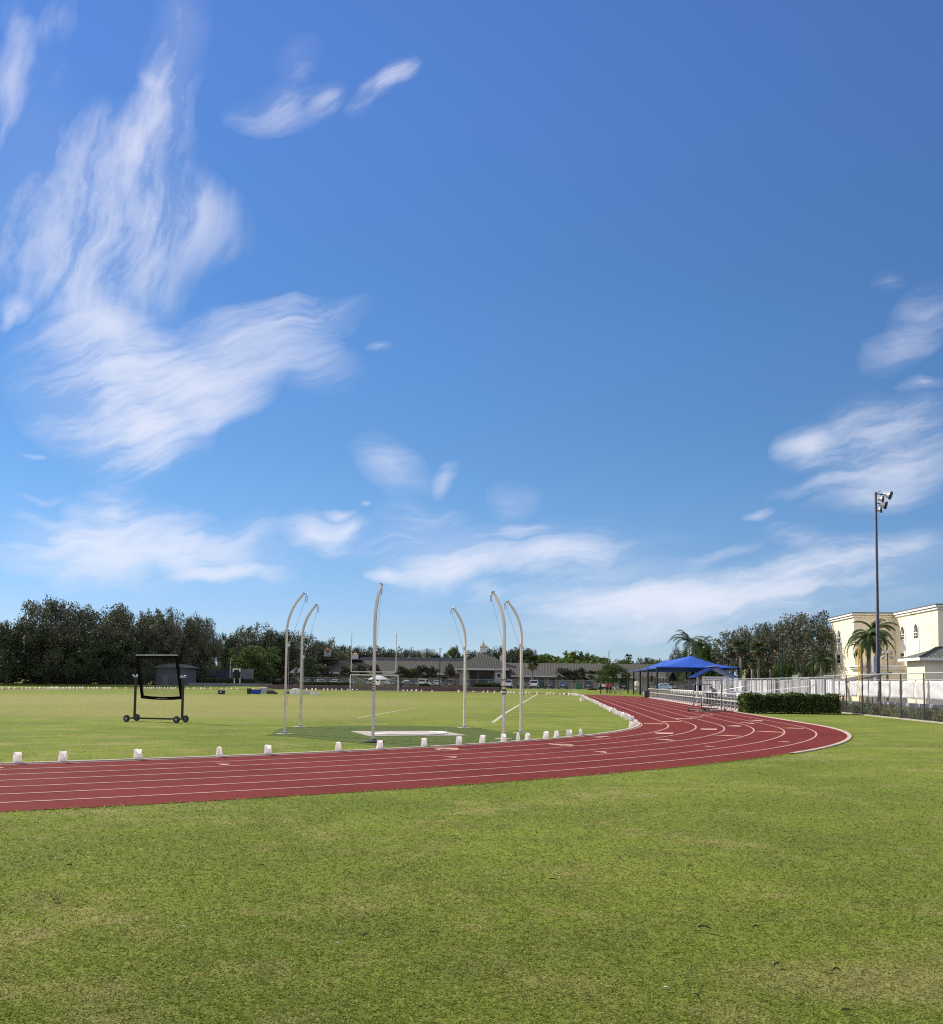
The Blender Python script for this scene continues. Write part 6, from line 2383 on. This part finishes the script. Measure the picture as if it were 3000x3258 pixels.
MT['goal_net'] = meshmat('white_netting', (.6, .6, .6), .12, .007, (0, 2), False, .8, 0)
MB().poly([(-w, .9, h), (w, .9, h), (w, 2.4, .06), (-w, 2.4, .06)]).build('net', MT['goal_net'], t)

Yt = 203.0
tx0, tx1 = pt(1169, 2162, Yt).x, pt(1230, 2162, Yt).x
te, ta = pt(1200, 2162, Yt).z, pt(1200, 2146.5, Yt).z
t = thing('pop_up_tent', 'white pop up tent with a pyramid roof behind the soccer goal', 'tent', (0, 0, 0))
c_ = ((tx0 + tx1) / 2, Yt + 2)
m = MB()
nn = 10
vs = []
for j in range(nn + 1):
    f = j / nn
    r = 1 - f
    zc_ = te + (ta - te) * (f ** .8)
    for k in range(16):
        an = 2 * math.pi * (k + .5) / 16
        q = max(abs(math.cos(an)), abs(math.sin(an)))
        vs.append((c_[0] + (tx1 - tx0) / 2 * r * math.cos(an) / q, c_[1] + 2 * r * math.sin(an) / q, zc_))
fs = [(j * 16 + k, j * 16 + (k + 1) % 16, (j + 1) * 16 + (k + 1) % 16, (j + 1) * 16 + k) for j in range(nn) for k in range(16)]
m.add(vs, fs)
m.build('canopy_cloth', MT['banner'], t, True)
for sx in (0, 1):
    for sy in (0, 1):
        MB().bar(((tx0 + .1, tx1 - .1)[sx], Yt + .1 + 3.8 * sy, gz(Yt)), ((tx0 + .1, tx1 - .1)[sx], Yt + .1 + 3.8 * sy, te + .05), .07).build('leg', MT['galv'], t)

# ------------------------------------------------------------------ structures under and beside the blue canopy
z1 = zz(1980, 2030, .22727)
MT['slat_white'] = mat('white_slats', (.62, .61, .6), (.5, .49, .49), 1.5, .7)
Yv = 178.0
xa, xb = pt(*z1(188, 600), Yv).x, pt(*z1(440, 600), Yv).x
t = thing('slat_fence', 'pale upright slat fence standing under the far end of the blue canopy', 'fence', (0, Yv, 0))
zt = pt(*z1(300, 540), Yv).z
m = MB()
x = xa
while x < xb:
    m.span(x, x + .34, -.03, .03, .05, zt)
    x += .42
m.build('slats', MT['slat_white'], t)
for i in range(6):
    xx = xa + (xb - xa) * i / 5
    MB().bar((xx, .12, 0), (xx, .12, zt + .1), .12).build('post', MT['brown_post'], t)
Yw = 186.0
xa, xb = pt(*z1(470, 600), Yw).x, pt(*z1(700, 600), Yw).x
zt = pt(*z1(580, 560), Yw).z
t = thing('slat_fence', 'beige slatted fence behind the light blue car under the canopy', 'fence', (0, Yw + 6, 0))
MB().span(xa, xb, -.04, .04, 0, zt).build('panel', MT['stucco'], t)
for i in range(7):
    xx = xa + (xb - xa) * i / 6
    MB().bar((xx, -.12, 0), (xx, -.12, zt + .15), .14).build('post', MT['brown_post'], t)
for (a, b, w_, h_), lab in (((205, 640, 75, 70), 'upper bundle of folded white sheeting beside the slat fence'), ((208, 700, 80, 46), 'lower bundle of folded white sheeting beside the slat fence')):
    Yz = 172.0
    P = pt(*z1(a, b + h_ / 2), Yz)
    s_ = Yz / FOC * .22727
    rr = random.Random(b)
    m = MB()
    n = 12
    prof = [(.85, 0), (1, .2), (.95, .5), (.8, .8), (.4, 1)]
    for f, z in prof:
        for k in range(n):
            an = 6.283 * k / n
            q = rr.uniform(.85, 1.1)
            m.v.append((w_ * s_ / 2 * f * math.cos(an) * q, .6 * f * math.sin(an) * q, h_ * s_ * z * rr.uniform(.92, 1.05)))
    for i in range(len(prof) - 1):
        for k in range(n):
            A, B = i * n + k, i * n + (k + 1) % n
            m.f.append((A, B, B + n, A + n))
            m.mi.append(0)
    m.f.append(tuple(range(4 * n, 5 * n)))
    m.mi.append(0)
    o = m.build('sheeting_bundle', MT['paper'], None)
    o.location = (P.x, Yz, max(P.z, 0))
    tag(o, lab, 'sheeting', 'bundles of white sheeting')
t = thing('storage_rack', 'low grey rack carrying the white sheeting bundles', 'rack', (pt(*z1(207, 700), 172).x, 172, 0))
rz_ = max(pt(*z1(208, 723), 172).z, .3)
MB().box((0, 0, rz_ - .04), (1.1, 1.1, .08)).build('shelf', MT['galv'], t)
rz2 = pt(*z1(205, 675), 172).z
MB().box((0, 0, rz2 - .03), (1.1, 1.1, .06)).build('shelf', MT['galv'], t)
for sx in (-.5, .5):
    for sy in (-.5, .5):
        MB().bar((sx, sy, 0), (sx, sy, rz2), .06).build('leg', MT['galv'], t)

MT['teal_cloth'] = mat('dark_teal_cloth', (.015, .05, .08), (.012, .04, .065), 4, .8)
for a, b, wd, lab in ((705, 490, 115, 'dark teal patio umbrella open beside the canopy posts'), (985, 470, 110, 'dark blue patio umbrella behind the blue roofed shelter')):
    Yu = 150.0
    P = pt(*z1(a, b), Yu)
    R = wd / 2 * Yu / FOC * .22727
    t = thing('patio_umbrella', lab, 'umbrella', (P.x, Yu, 0), 0, 'dark patio umbrellas')
    MB().lathe([(R, P.z - 1.1), (R * .85, P.z - .65), (R * .5, P.z - .25), (.06, P.z), (.04, P.z + .12)], 10).build('canopy_cloth', MT['teal_cloth'], t)
    MB().bar((0, 0, 0), (0, 0, P.z), .08).build('pole', MT['brown_post'], t)
    MB().lathe([(.35, 0), (.35, .08), (.08, .14)], 12).build('base', MT['rubber'], t)
Yq = 176.0
P = pt(*z1(410, 480), Yq)
t = thing('flag_post', 'pale post with a rust coloured sign under the canopy', 'post', (P.x, Yq, 0))
MB().bar((0, 0, 0), (0, 0, P.z), .16).build('post', MT['slat_white'], t)
MB().box((0, -.12, pt(*z1(410, 570), Yq).z), (.4, .05, .9)).build('sign_board', mat('rust_board', (.3, .08, .04), (.22, .06, .03), 5, .8), t)
# a-frame boards by the people
for a, lab in ((1944, 'pale A frame board left of the black car'), (1957, 'pale A frame board right of the red shirted people')):
    Yk = 176.0
    P = pt(a + 8, 2195, Yk)
    t = thing('sandwich_board', lab, 'sign board', (P.x, Yk, 0), 1.25, 'pale A frame boards')
    for s in (-1, 1):
        m = MB()
        m.prism([(-.35, s * .5, 0), (.35, s * .5, 0), (.35, s * .03, 1.15), (-.35, s * .03, 1.15)], (0, s * .03, 0))
        m.build('board', MT['slat_white'], t)
# ------------------------------------------------------------------ cream building on the right
zF = zz(2600, 1900, .21645)
MT['cream'] = mat('cream_stucco', (.85, .76, .57), (.78, .69, .5), .6, .9, bump=.12, bscale=12, detail=7)
MT['cornice'] = mat('white_cornice', (.8, .77, .72), (.72, .69, .65), 2, .7)
MT['pale_panel'] = mat('pale_panel', (.78, .75, .71), (.72, .69, .65), 2, .7)
MT['green_tile'] = roof_mat('green_grey_tiles', (.17, .18, .16), (.11, .12, .11))
cb = thing('cream_building', 'large cream coloured three storey building with arched windows and white cornices', 'building', (0, 0, 0))
XA, XBk = 39.0, 34.4
YA0, YA1, YB0, YB1 = 109.5, 123.0, 123.0, 133.3
ZT = 10.05
block_a = MB().span(XA, XA + 24, YA0, YA1 + 14, 0, ZT).build('wall', MT['cream'], cb)
block_b = MB().span(XBk, XA - .01, YB0, YB1, 0, ZT).build('wall', MT['cream'], cb)
def cornice(x, ya, yb, zt, left=True):
    m = MB()
    for dz, d in ((0, .3), (.24, .17)):
        m.span(x - d, x - .003, ya - .0, yb, zt - dz - .2, zt - dz - .02)
    return m
for x, ya, yb in ((XA, YA0 - .3, YA1 - .31), (XBk, YB0 - .3, YB1 + .3)):
    cornice(x, ya, yb, ZT + .04).build('cornice', MT['cornice'], cb)
m = MB()
for dz, d in ((0, .3), (.24, .17)):
    m.span(XA + .0, XA + 24, YA0 - d, YA0 - .003, ZT + .04 - dz - .2, ZT + .04 - dz - .02)
m.build('cornice', MT['cream'], cb)
m = MB()
for dz, d in ((0, .3), (.24, .17)):
    m.span(XBk + .0, XA - .32, YB0 - d, YB0 - .003, ZT + .04 - dz - .2, ZT + .04 - dz - .02)
m.build('cornice', MT['cream'], cb)
for x0, x1, y0, y1 in ((XA - .3, XA + 24, YA0 - .3, YA1 + 14), (XBk - .3, XA - .32, YB0 - .3, YB1)):
    MB().span(x0, x1, y0, y1, ZT + .05, ZT + .16).build('roof', MT['roof_metal'], cb)
# low annex with cornice
AN0 = 118.4
MB().span(XBk - .35, XA - .02, AN0, YB0 - .01, 0, 4.0).build('annex', MT['cream'], cb)
m = MB()
for dz, d in ((0, .5), (.2, .36), (.38, .2)):
    m.span(XBk - .35 - d, XBk - .353, AN0 - d, YB0 - .45, 4.05 - dz - .18, 4.05 - dz)
    m.span(XBk - .35, XA - .45, AN0 - d, AN0 - .003, 4.05 - dz - .18, 4.05 - dz)
m.build('annex_cornice', MT['cornice'], cb)

def arched_window(X, zx, ztop, zbot, wz, panel=None, pbot=None, arch=True):
    """window on a wall facing -X; photo columns zx (zoomed), rows ztop..zbot"""
    c = ptx(*zF(zx, (ztop + zbot) / 2), X)
    y0, y1 = ptx(*zF(zx + wz / 2, zbot), X).y, ptx(*zF(zx - wz / 2, zbot), X).y
    w = (y1 - y0) / 2
    zt, zb = ptx(*zF(zx, ztop), X).z, ptx(*zF(zx, zbot), X).z
    def outline(k, top, bot):
        ww = w * k
        pts = [(-ww, bot), (ww, bot)]
        if arch:
            r = ww
            zc = top - r * 1.35
            for i in range(11):
                a = math.pi * i / 10
                pts.append((ww * math.cos(a), zc + r * 1.35 * math.sin(a)))
        else:
            pts += [(ww, top), (-ww, top)]
        return pts
    def plate(pts, x0, d):
        return MB().prism([(x0, c.y + p[0], p[1]) for p in pts], (-d, 0, 0))
    f = plate(outline(1.35, zt + .22, zb - .12), X - .003, .07).build('window', MT['cornice'], cb)
    plate(outline(1.02, zt, zb), X - .075, .012).build('pane', MT['glass'], f)
    m = MB()
    if arch:
        zc = zt - w * 1.35 - .1
        m.box((X - .1, c.y, zc), (.03, 2 * w * .9, .11))
        m.box((X - .1, c.y, (zc + zb) / 2), (.03, 2 * w * .9, .07))
        for a in (.7, 1.57, 2.4):
            m.bar((X - .1, c.y, zc), (X - .1, c.y + math.cos(a) * w * .85, zc + math.sin(a) * w * 1.25), .05, n=4)
        m.bar((X - .1, c.y, zc - .05), (X - .1, c.y, zb), .045, n=4)
    else:
        m.box((X - .1, c.y, (zt + zb) / 2), (.03, 2 * w * .9, .07))
    m.build('glazing_bar', MT['cornice'], f)
    if panel:
        zp0, zp1 = ptx(*zF(zx, pbot), X).z, zb - .155
        MB().span(X - .05, X - .003, c.y - w * 1.45, c.y + w * 1.45, zp0, zp1).build('panel', MT['pale_panel'], cb)
arched_window(XBk, 325, 488, 665, 40, True, 845)
arched_window(XBk, 325, 852, 968, 40, arch=False)
arched_window(XA, 1458, 395, 600, 58, True, 800)
arched_window(XA, 1260, 430, 620, 52, True, 815)
arched_window(XA, 1262, 825, 930, 52, arch=False)
arched_window(XA, 1085, 460, 640, 46, True, 830)
arched_window(XA, 1082, 842, 940, 46, arch=False)
for a, b in ((1415, 246), (1115, 308)):
    q = ptx(*zF(a, b), XA)
    MB().box((XA - .12, q.y, q.z), (.24, .2, .12)).build('wall_lamp', MT['black'], cb)
q = ptx(*zF(955, 392), XA)
MB().box((XA - .2, q.y - .6, q.z), (.4, .25, .2)).build('wall_lamp', MT['black'], cb)

# tile roofed hut
t = thing('tile_roofed_hut', 'small cream hut with grey tiled hip roof at the right border', 'hut', (0, 0, 0))
HX0, HX1, HY0, HY1 = 29.2, 36.0, 85.0, 89.2
HE, HA = 4.0, 4.85
MB().span(HX0, HX0 + 2.65, HY0, HY1, 0, HE).build('wall', MT['cream'], t)
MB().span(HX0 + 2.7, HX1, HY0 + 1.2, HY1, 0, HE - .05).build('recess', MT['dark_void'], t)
m = MB()
ov = .55
m.add([(HX0 - ov, HY0 - ov, HE), (HX1 + ov, HY0 - ov, HE), (HX1 + ov, HY1 + ov, HE), (HX0 - ov, HY1 + ov, HE), (HX0 + 1.7, (HY0 + HY1) / 2, HA), (HX1 - 1.5, (HY0 + HY1) / 2, HA)], [(0, 1, 5, 4), (1, 2, 5), (2, 3, 4, 5), (3, 0, 4)])
m.build('roof', MT['green_tile'], t)
m = MB()
for i in range(16):
    f = i / 15
    a = Vector((HX0 + 1.7, (HY0 + HY1) / 2, HA)).lerp(Vector((HX0 + 1.7 + 2.3, HY0 - ov, HE)), 0)
m = MB()
for p0, p1 in (((HX0 + 1.7, (HY0 + HY1) / 2, HA), (HX0 - ov, HY0 - ov, HE)), ((HX0 + 1.7, (HY0 + HY1) / 2, HA), (HX1 - 1.5, (HY0 + HY1) / 2, HA))):
    p0, p1 = Vector(p0), Vector(p1)
    m.tube([p0.lerp(p1, i / 14) + Vector((0, 0, .05 + .03 * (i % 2))) for i in range(15)], .09, 6)
m.build('ridge_tiles', MT['green_tile'], t)
MB().span(HX0 - ov - .02, HX0 - ov + .06, HY0 - ov, HY1 + ov, HE - .22, HE + .0).build('fascia', MT['cornice'], t)
MB().span(HX0 - ov + .065, HX1 + ov, HY0 - ov - .02, HY0 - ov + .06, HE - .22, HE + .0).build('fascia', MT['cornice'], t)
m = MB()
m.prism([(HX0 - 4.6, HY1 + 3, 2.0), (HX0 - .3, HY1 + 3, 2.95), (HX0 - .3, HY1 + 3, 2.8), (HX0 - 4.6, HY1 + 3, 1.85)], (0, 5, 0))
o = thing('lean_to_roof', 'low sloping dark tiled roof left of the tile roofed hut', 'lean-to', (0, 0, 0))
m.build('roof', MT['green_tile'], o)
for x, h_ in ((HX0 - 4.3, 1.9), (HX0 - .6, 2.7)):
    for y in (HY1 + 3.3, HY1 + 7.6):
        MB().bar((x, y, 0), (x, y, h_), .14).build('post', MT['brown_post'], o)

# far pale green building behind the right trees
t = thing('grey_green_building', 'plain grey green building glimpsed behind the right oaks', 'building', (0, 0, 0))
Yg_ = 175.0
z2 = zz(2250, 1900, .2435)
xa, xb, zt = pt(*z2(1240, 900), Yg_).x, pt(*z2(1560, 900), Yg_).x + 6, pt(*z2(1400, 690), Yg_).z
MB().span(xa, xb, Yg_, Yg_ + 12, 0, zt).build('wall', mat('grey_green_stucco', (.22, .25, .2), (.19, .22, .175), 1, .9), t)
MB().span(xa - .2, xb + .2, Yg_ - .2, Yg_ + 12.2, zt, zt + .35).build('roof_edge', MT['trim'], t)
t = thing('pale_green_building', 'pale green wall glimpsed between the trunks of the right palms', 'building', (0, 0, 0))
xa, xb, zt = pt(*z2(560, 950), Yg_).x, pt(*z2(780, 950), Yg_).x, pt(*z2(600, 830), Yg_).z
MB().span(xa, xb, Yg_, Yg_ + 8, 0, zt).build('wall', mat('pale_green_stucco', (.36, .4, .22), (.32, .36, .19), 1, .9), t)
MB().span(xa - .2, xb + .2, Yg_ - .2, Yg_ + 8, zt, zt + .3).build('roof_edge', MT['trim'], t)

# ------------------------------------------------------------------ right-hand trees and palms
GR = 'oaks behind the bleacher on the right'
for lab, a, top, Y, wpx, base in [('tallest oak on the right, with open twiggy crown reaching the cream building', 1290, 185, 134, 165, 0), ('grey green oak in the middle of the right tree group', 900, 315, 142, 135, 0), ('oak left of the middle one in the right tree group', 640, 345, 148, 125, 0), ('oak at the left end of the right tree group, above the blue canopy', 420, 400, 152, 120, 0)]:
    x, y = z2(a, top)
    tree(lab, x, y, Y, wpx, SPARSE, TR_PALE if 'tallest' in lab else TR_OAK, GR, low=.3, base=base)
tree('dense dark low tree under the tallest right oak', *z2(1310, 770), 128, 52, DARK, TR_SLIM, low=.1, base=0)
tree('dense green shrubby tree at the foot of the left dark green pole', *z2(960, 830), 130, 58, GREEN, TR_SLIM, low=.1, base=0)
tree('yellow green tree right behind the peak of the blue canopy', *z2(30, 590), 180, 70, BRIGHT, TR_OAK, low=.25, base=0)
tree('dark broad tree left of the yellow green one behind the canopy', *z2(-130, 600), 184, 78, GREEN, TR_OAK, low=.2, base=0)
tree('pale twiggy tree peeping over the left shoulder of the canopy', *z2(-390, 650), 196, 50, SPARSE, TR_OAK, low=.2, base=0)
tree('round dark bush at the right end of the blue canopy', *z2(560, 920), 146, 34, DARK, TR_SLIM, low=.05, base=0)
tree('dark bushy tree in the shade under the middle right oak', *z2(800, 760), 150, 60, DARK, TR_SLIM, low=.08, base=0)
GPR = 'palms among the right oaks'
for i, (lab, a, b, Y, w) in enumerate([('fan palm with dead fronds left in the right tree group', 440, 560, 140, 62), ('fan palm second from left in the right tree group', 670, 590, 138, 56), ('fan palm with hanging dead fronds beside the pale green wall', 590, 800, 136, 40), ('small fan palm at the right edge of the canopy', 330, 640, 150, 50), ('fan palm right of the middle oak', 830, 760, 140, 46)]):
    fan_palm(lab, *z2(a, b), Y, w, seed=40 + i, base=0, group=GPR, skirt=True, n=34)
feather_palm('tall feather palm left behind the blue canopy', *[z2(-230, 0)[0]], z2(-230, 900), z2(-240, 590), 176, 15, 4.6, 5, base=0, group=GPR, bulge=False)
feather_palm('shorter feather palm right of the tall one behind the canopy', z2(-60, 0)[0], z2(-60, 900), z2(-70, 650), 180, 13, 4.0, 6, base=0, group=GPR, bulge=False)
feather_palm('royal palm with dark spreading fronds in front of the cream building, behind the mast', zF(738, 0)[0], zF(738, 1100), zF(775, 640), 103, 24, 3.3, 7, base=0, trunk_r=.2)
feather_palm('small yellowish palm between the yellow pole and the royal palm', zF(660, 0)[0], zF(660, 1100), zF(650, 760), 108, 10, 1.6, 8, base=0, bulge=False, trunk_r=.12)
feather_palm('leaning palm behind the mast, right of the royal palm', zF(900, 0)[0], zF(900, 1000), zF(830, 560), 112, 18, 2.9, 17, base=0, trunk_r=.18)
feather_palm('low bushy palm against the left corner of the cream building', z2(1500, 0)[0], z2(1500, 1000), z2(1490, 850), 121, 16, 2.3, 9, base=0, bulge=False, trunk_r=.14)
for i, (a, b, lab) in enumerate([(1430, 1560, 'reddish shrub under the low bushy palm'), ]):
    shrub(lab, *[z2(1250, 0)[0], z2(1400, 0)[0]], z2(0, 960)[1], 124, 'croton_leaf', 0, 2)

# ------------------------------------------------------------------ people
def person(label, loc, rz, pose, cols, h=1.75, hair_mat=None, group=None):
    """one continuous skinned body; cols: (z limit, colour) bands from the feet up for shoes, trousers, shirt, skin"""
    k = h / 1.75
    J, E, Rr = [], [], []
    def add(p, r, par=None):
        J.append(Vector(p) * k)
        Rr.append(r * k)
        if par is not None:
            E.append((par, len(J) - 1))
        return len(J) - 1
    P = pose
    pel = add(P['pelvis'], .13)
    wa = add(P['waist'], .12, pel)
    ch = add(P['chest'], .155, wa)
    nk = add(P['neck'], .06, ch)
    hd = add(P['head'], .085, nk)
    add(P['crown'], .075, hd)
    for s in 'LR':
        hp = add(P['hip' + s], .095, pel)
        kn = add(P['knee' + s], .06, hp)
        an = add(P['ank' + s], .042, kn)
        add(P['toe' + s], .04, an)
        sh = add(P['sho' + s], .062, ch)
        el = add(P['elb' + s], .045, sh)
        wr_ = add(P['wri' + s], .032, el)
        w, e = Vector(P['wri' + s]), Vector(P['elb' + s])
        d = (w - e).normalized()
        sd_ = d.cross(Vector((0, 1, .2))).normalized()
        pm = add(w + d * .05, .03, wr_)
        for f, ln in ((-.026, .065), (-.009, .08), (.009, .075), (.026, .058)):
            q = add(w + d * .1 + sd_ * f, .0095, pm)
            add(w + d * (.1 + ln * .8) + sd_ * f + Vector((0, .012, 0)), .008, q)
        q = add(w + d * .04 + sd_ * .04, .011, pm)
        add(w + d * .085 + sd_ * .055, .009, q)
    me = bpy.data.meshes.new('body')
    me.from_pydata([tuple(v) for v in J], E, [])
    t = thing('person', label, 'person', loc, rz, group)
    o = bpy.data.objects.new('body', me)
    COL.objects.link(o)
    o.parent = t
    md = o.modifiers.new('skin', 'SKIN')
    for v, r in zip(me.skin_vertices[0].data, Rr):
        v.radius = (r, r)
    me.skin_vertices[0].data[0].use_root = True
    o.modifiers.new('sub', 'SUBSURF').levels = 1
    o.modifiers['sub'].render_levels = 1
    nt = NT('clothing')
    sp = nt.n('ShaderNodeSeparateXYZ')
    nt.t.links.new(nt.vec('obj'), sp.inputs[0])
    c = None
    for lim, col in cols:
        c = (*col, 1) if c is None else nt.mix(nt.math('GREATER_THAN', sp.outputs[2], lim * k), c, col)
    nt.put(nt.b.inputs['Base Color'], c)
    nt.b.inputs['Roughness'].default_value = .8
    me.materials.append(nt.m)
    hc, cr = Vector(P['head']) * k, Vector(P['crown']) * k
    ax = (cr - hc).normalized()
    Rm = ax.to_track_quat('Z', 'Y').to_matrix()
    MB().lathe([(.098 * k, -.03 * k), (.107 * k, .03 * k), (.1 * k, .09 * k), (.06 * k, .135 * k), (.01, .15 * k)], 14, hc + Rm @ Vector((0, .02 * k, .02 * k)), 0, Rm).build('hair', hair_mat or MT['black'], t, True)
    m = MB()
    for sx in (-1, 1):
        m.lathe([(.012 * k, -.005), (.012 * k, .005)], 8, hc + Rm @ Vector((sx * .033 * k, -.088 * k, .015 * k)), 0, Matrix.Rotation(1.57, 3, 'X'))
    m.build('eyes', MT['ink'], t)
    MB().box(hc + Rm @ Vector((0, -.095 * k, -.02 * k)), (.025 * k, .03 * k, .045 * k)).build('nose', MT['skin_tone'], t)
    return t


MT['skin_tone'] = mat('skin', (.3, .17, .11), (.25, .14, .09), 20, .6)
STAND = dict(pelvis=(0, 0, .95), waist=(0, 0, 1.12), chest=(0, .01, 1.36), neck=(0, 0, 1.5), head=(0, -.01, 1.6), crown=(0, -.01, 1.7))
for s, q in (('L', -1), ('R', 1)):
    STAND.update({'hip' + s: (q * .09, 0, .9), 'knee' + s: (q * .1, -.02, .5), 'ank' + s: (q * .1, .02, .09), 'toe' + s: (q * .12, -.14, .04), 'sho' + s: (q * .19, .01, 1.42), 'elb' + s: (q * .25, .03, 1.14), 'wri' + s: (q * .24, -.06, .9)})
HANDS_UP = dict(STAND)
for s, q in (('L', -1), ('R', 1)):
    HANDS_UP.update({'elb' + s: (q * .26, -.02, 1.16), 'wri' + s: (q * .08, -.22, 1.2)})
STRIDE = dict(STAND)
STRIDE.update({'kneeL': (-.2, -.02, .5), 'ankL': (-.3, .02, .09), 'toeL': (-.36, -.1, .04), 'kneeR': (.22, -.02, .5), 'ankR': (.36, .02, .09), 'toeR': (.42, -.1, .04), 'chest': (-.05, 0, 1.34), 'neck': (-.09, 0, 1.48), 'head': (-.12, -.01, 1.58), 'crown': (-.14, -.01, 1.68), 'elbL': (-.4, -.1, 1.25), 'wriL': (-.55, -.2, 1.15)})
SIT = dict(pelvis=(0, 0, .95), waist=(-.06, 0, 1.1), chest=(-.2, 0, 1.28), neck=(-.32, 0, 1.38), head=(-.42, 0, 1.42), crown=(-.5, 0, 1.47))
for s, q in (('L', -1), ('R', 1)):
    SIT.update({'hip' + s: (0, q * .09, .9), 'knee' + s: (-.4, q * .11, .88), 'ank' + s: (-.42, q * .1, .46), 'toe' + s: (-.55, q * .1, .42), 'sho' + s: (-.22, q * .18, 1.33), 'elb' + s: (-.3, q * .22, 1.06), 'wri' + s: (-.48, q * .12, 1.02)})
BLK, RED, SKN = (.012, .012, .015), (.5, .05, .035), (.28, .16, .1)
GPEO = 'people standing at the far end of the right straight'
for x, lab, cols, ps in [(1911, 'person in black clothes standing left of the two in red at the far track end', [(0, (.01, .01, .01)), (.08, BLK), (1.47, SKN)], STAND),
                         (1931, 'person in a red shirt and dark trousers, left of two in red', [(0, (.02, .02, .02)), (.08, BLK), (.98, RED), (1.47, SKN)], HANDS_UP),
                         (1942, 'person in a red shirt and dark trousers, right of two in red', [(0, (.02, .02, .02)), (.08, BLK), (.98, RED), (1.47, SKN)], STAND)]:
    q = at(x, 2207.5)
    person(lab, (q.x, q.y, 0), 1.2 if 'black' in lab else -.4, ps, cols, 1.88, group=GPEO)
q = pt(1274, 2196, 172)
person('person in dark clothes striding beside the right post of the soccer goal', (q.x, 172, 0), .2, STRIDE, [(0, BLK), (.08, (.05, .06, .09)), (.98, (.03, .03, .04)), (1.46, SKN)], 1.62)
q = pt(*zz(1980, 2030, .22727)(1318, 760), 93.4)
person('person in grey bending forward on a seat of the bleacher under the blue shelter', (q.x, 93.4, -.06), 0, SIT, [(0, (.02, .02, .02)), (.5, (.06, .07, .1)), (.97, (.32, .32, .34)), (1.355, SKN)], 1.75)
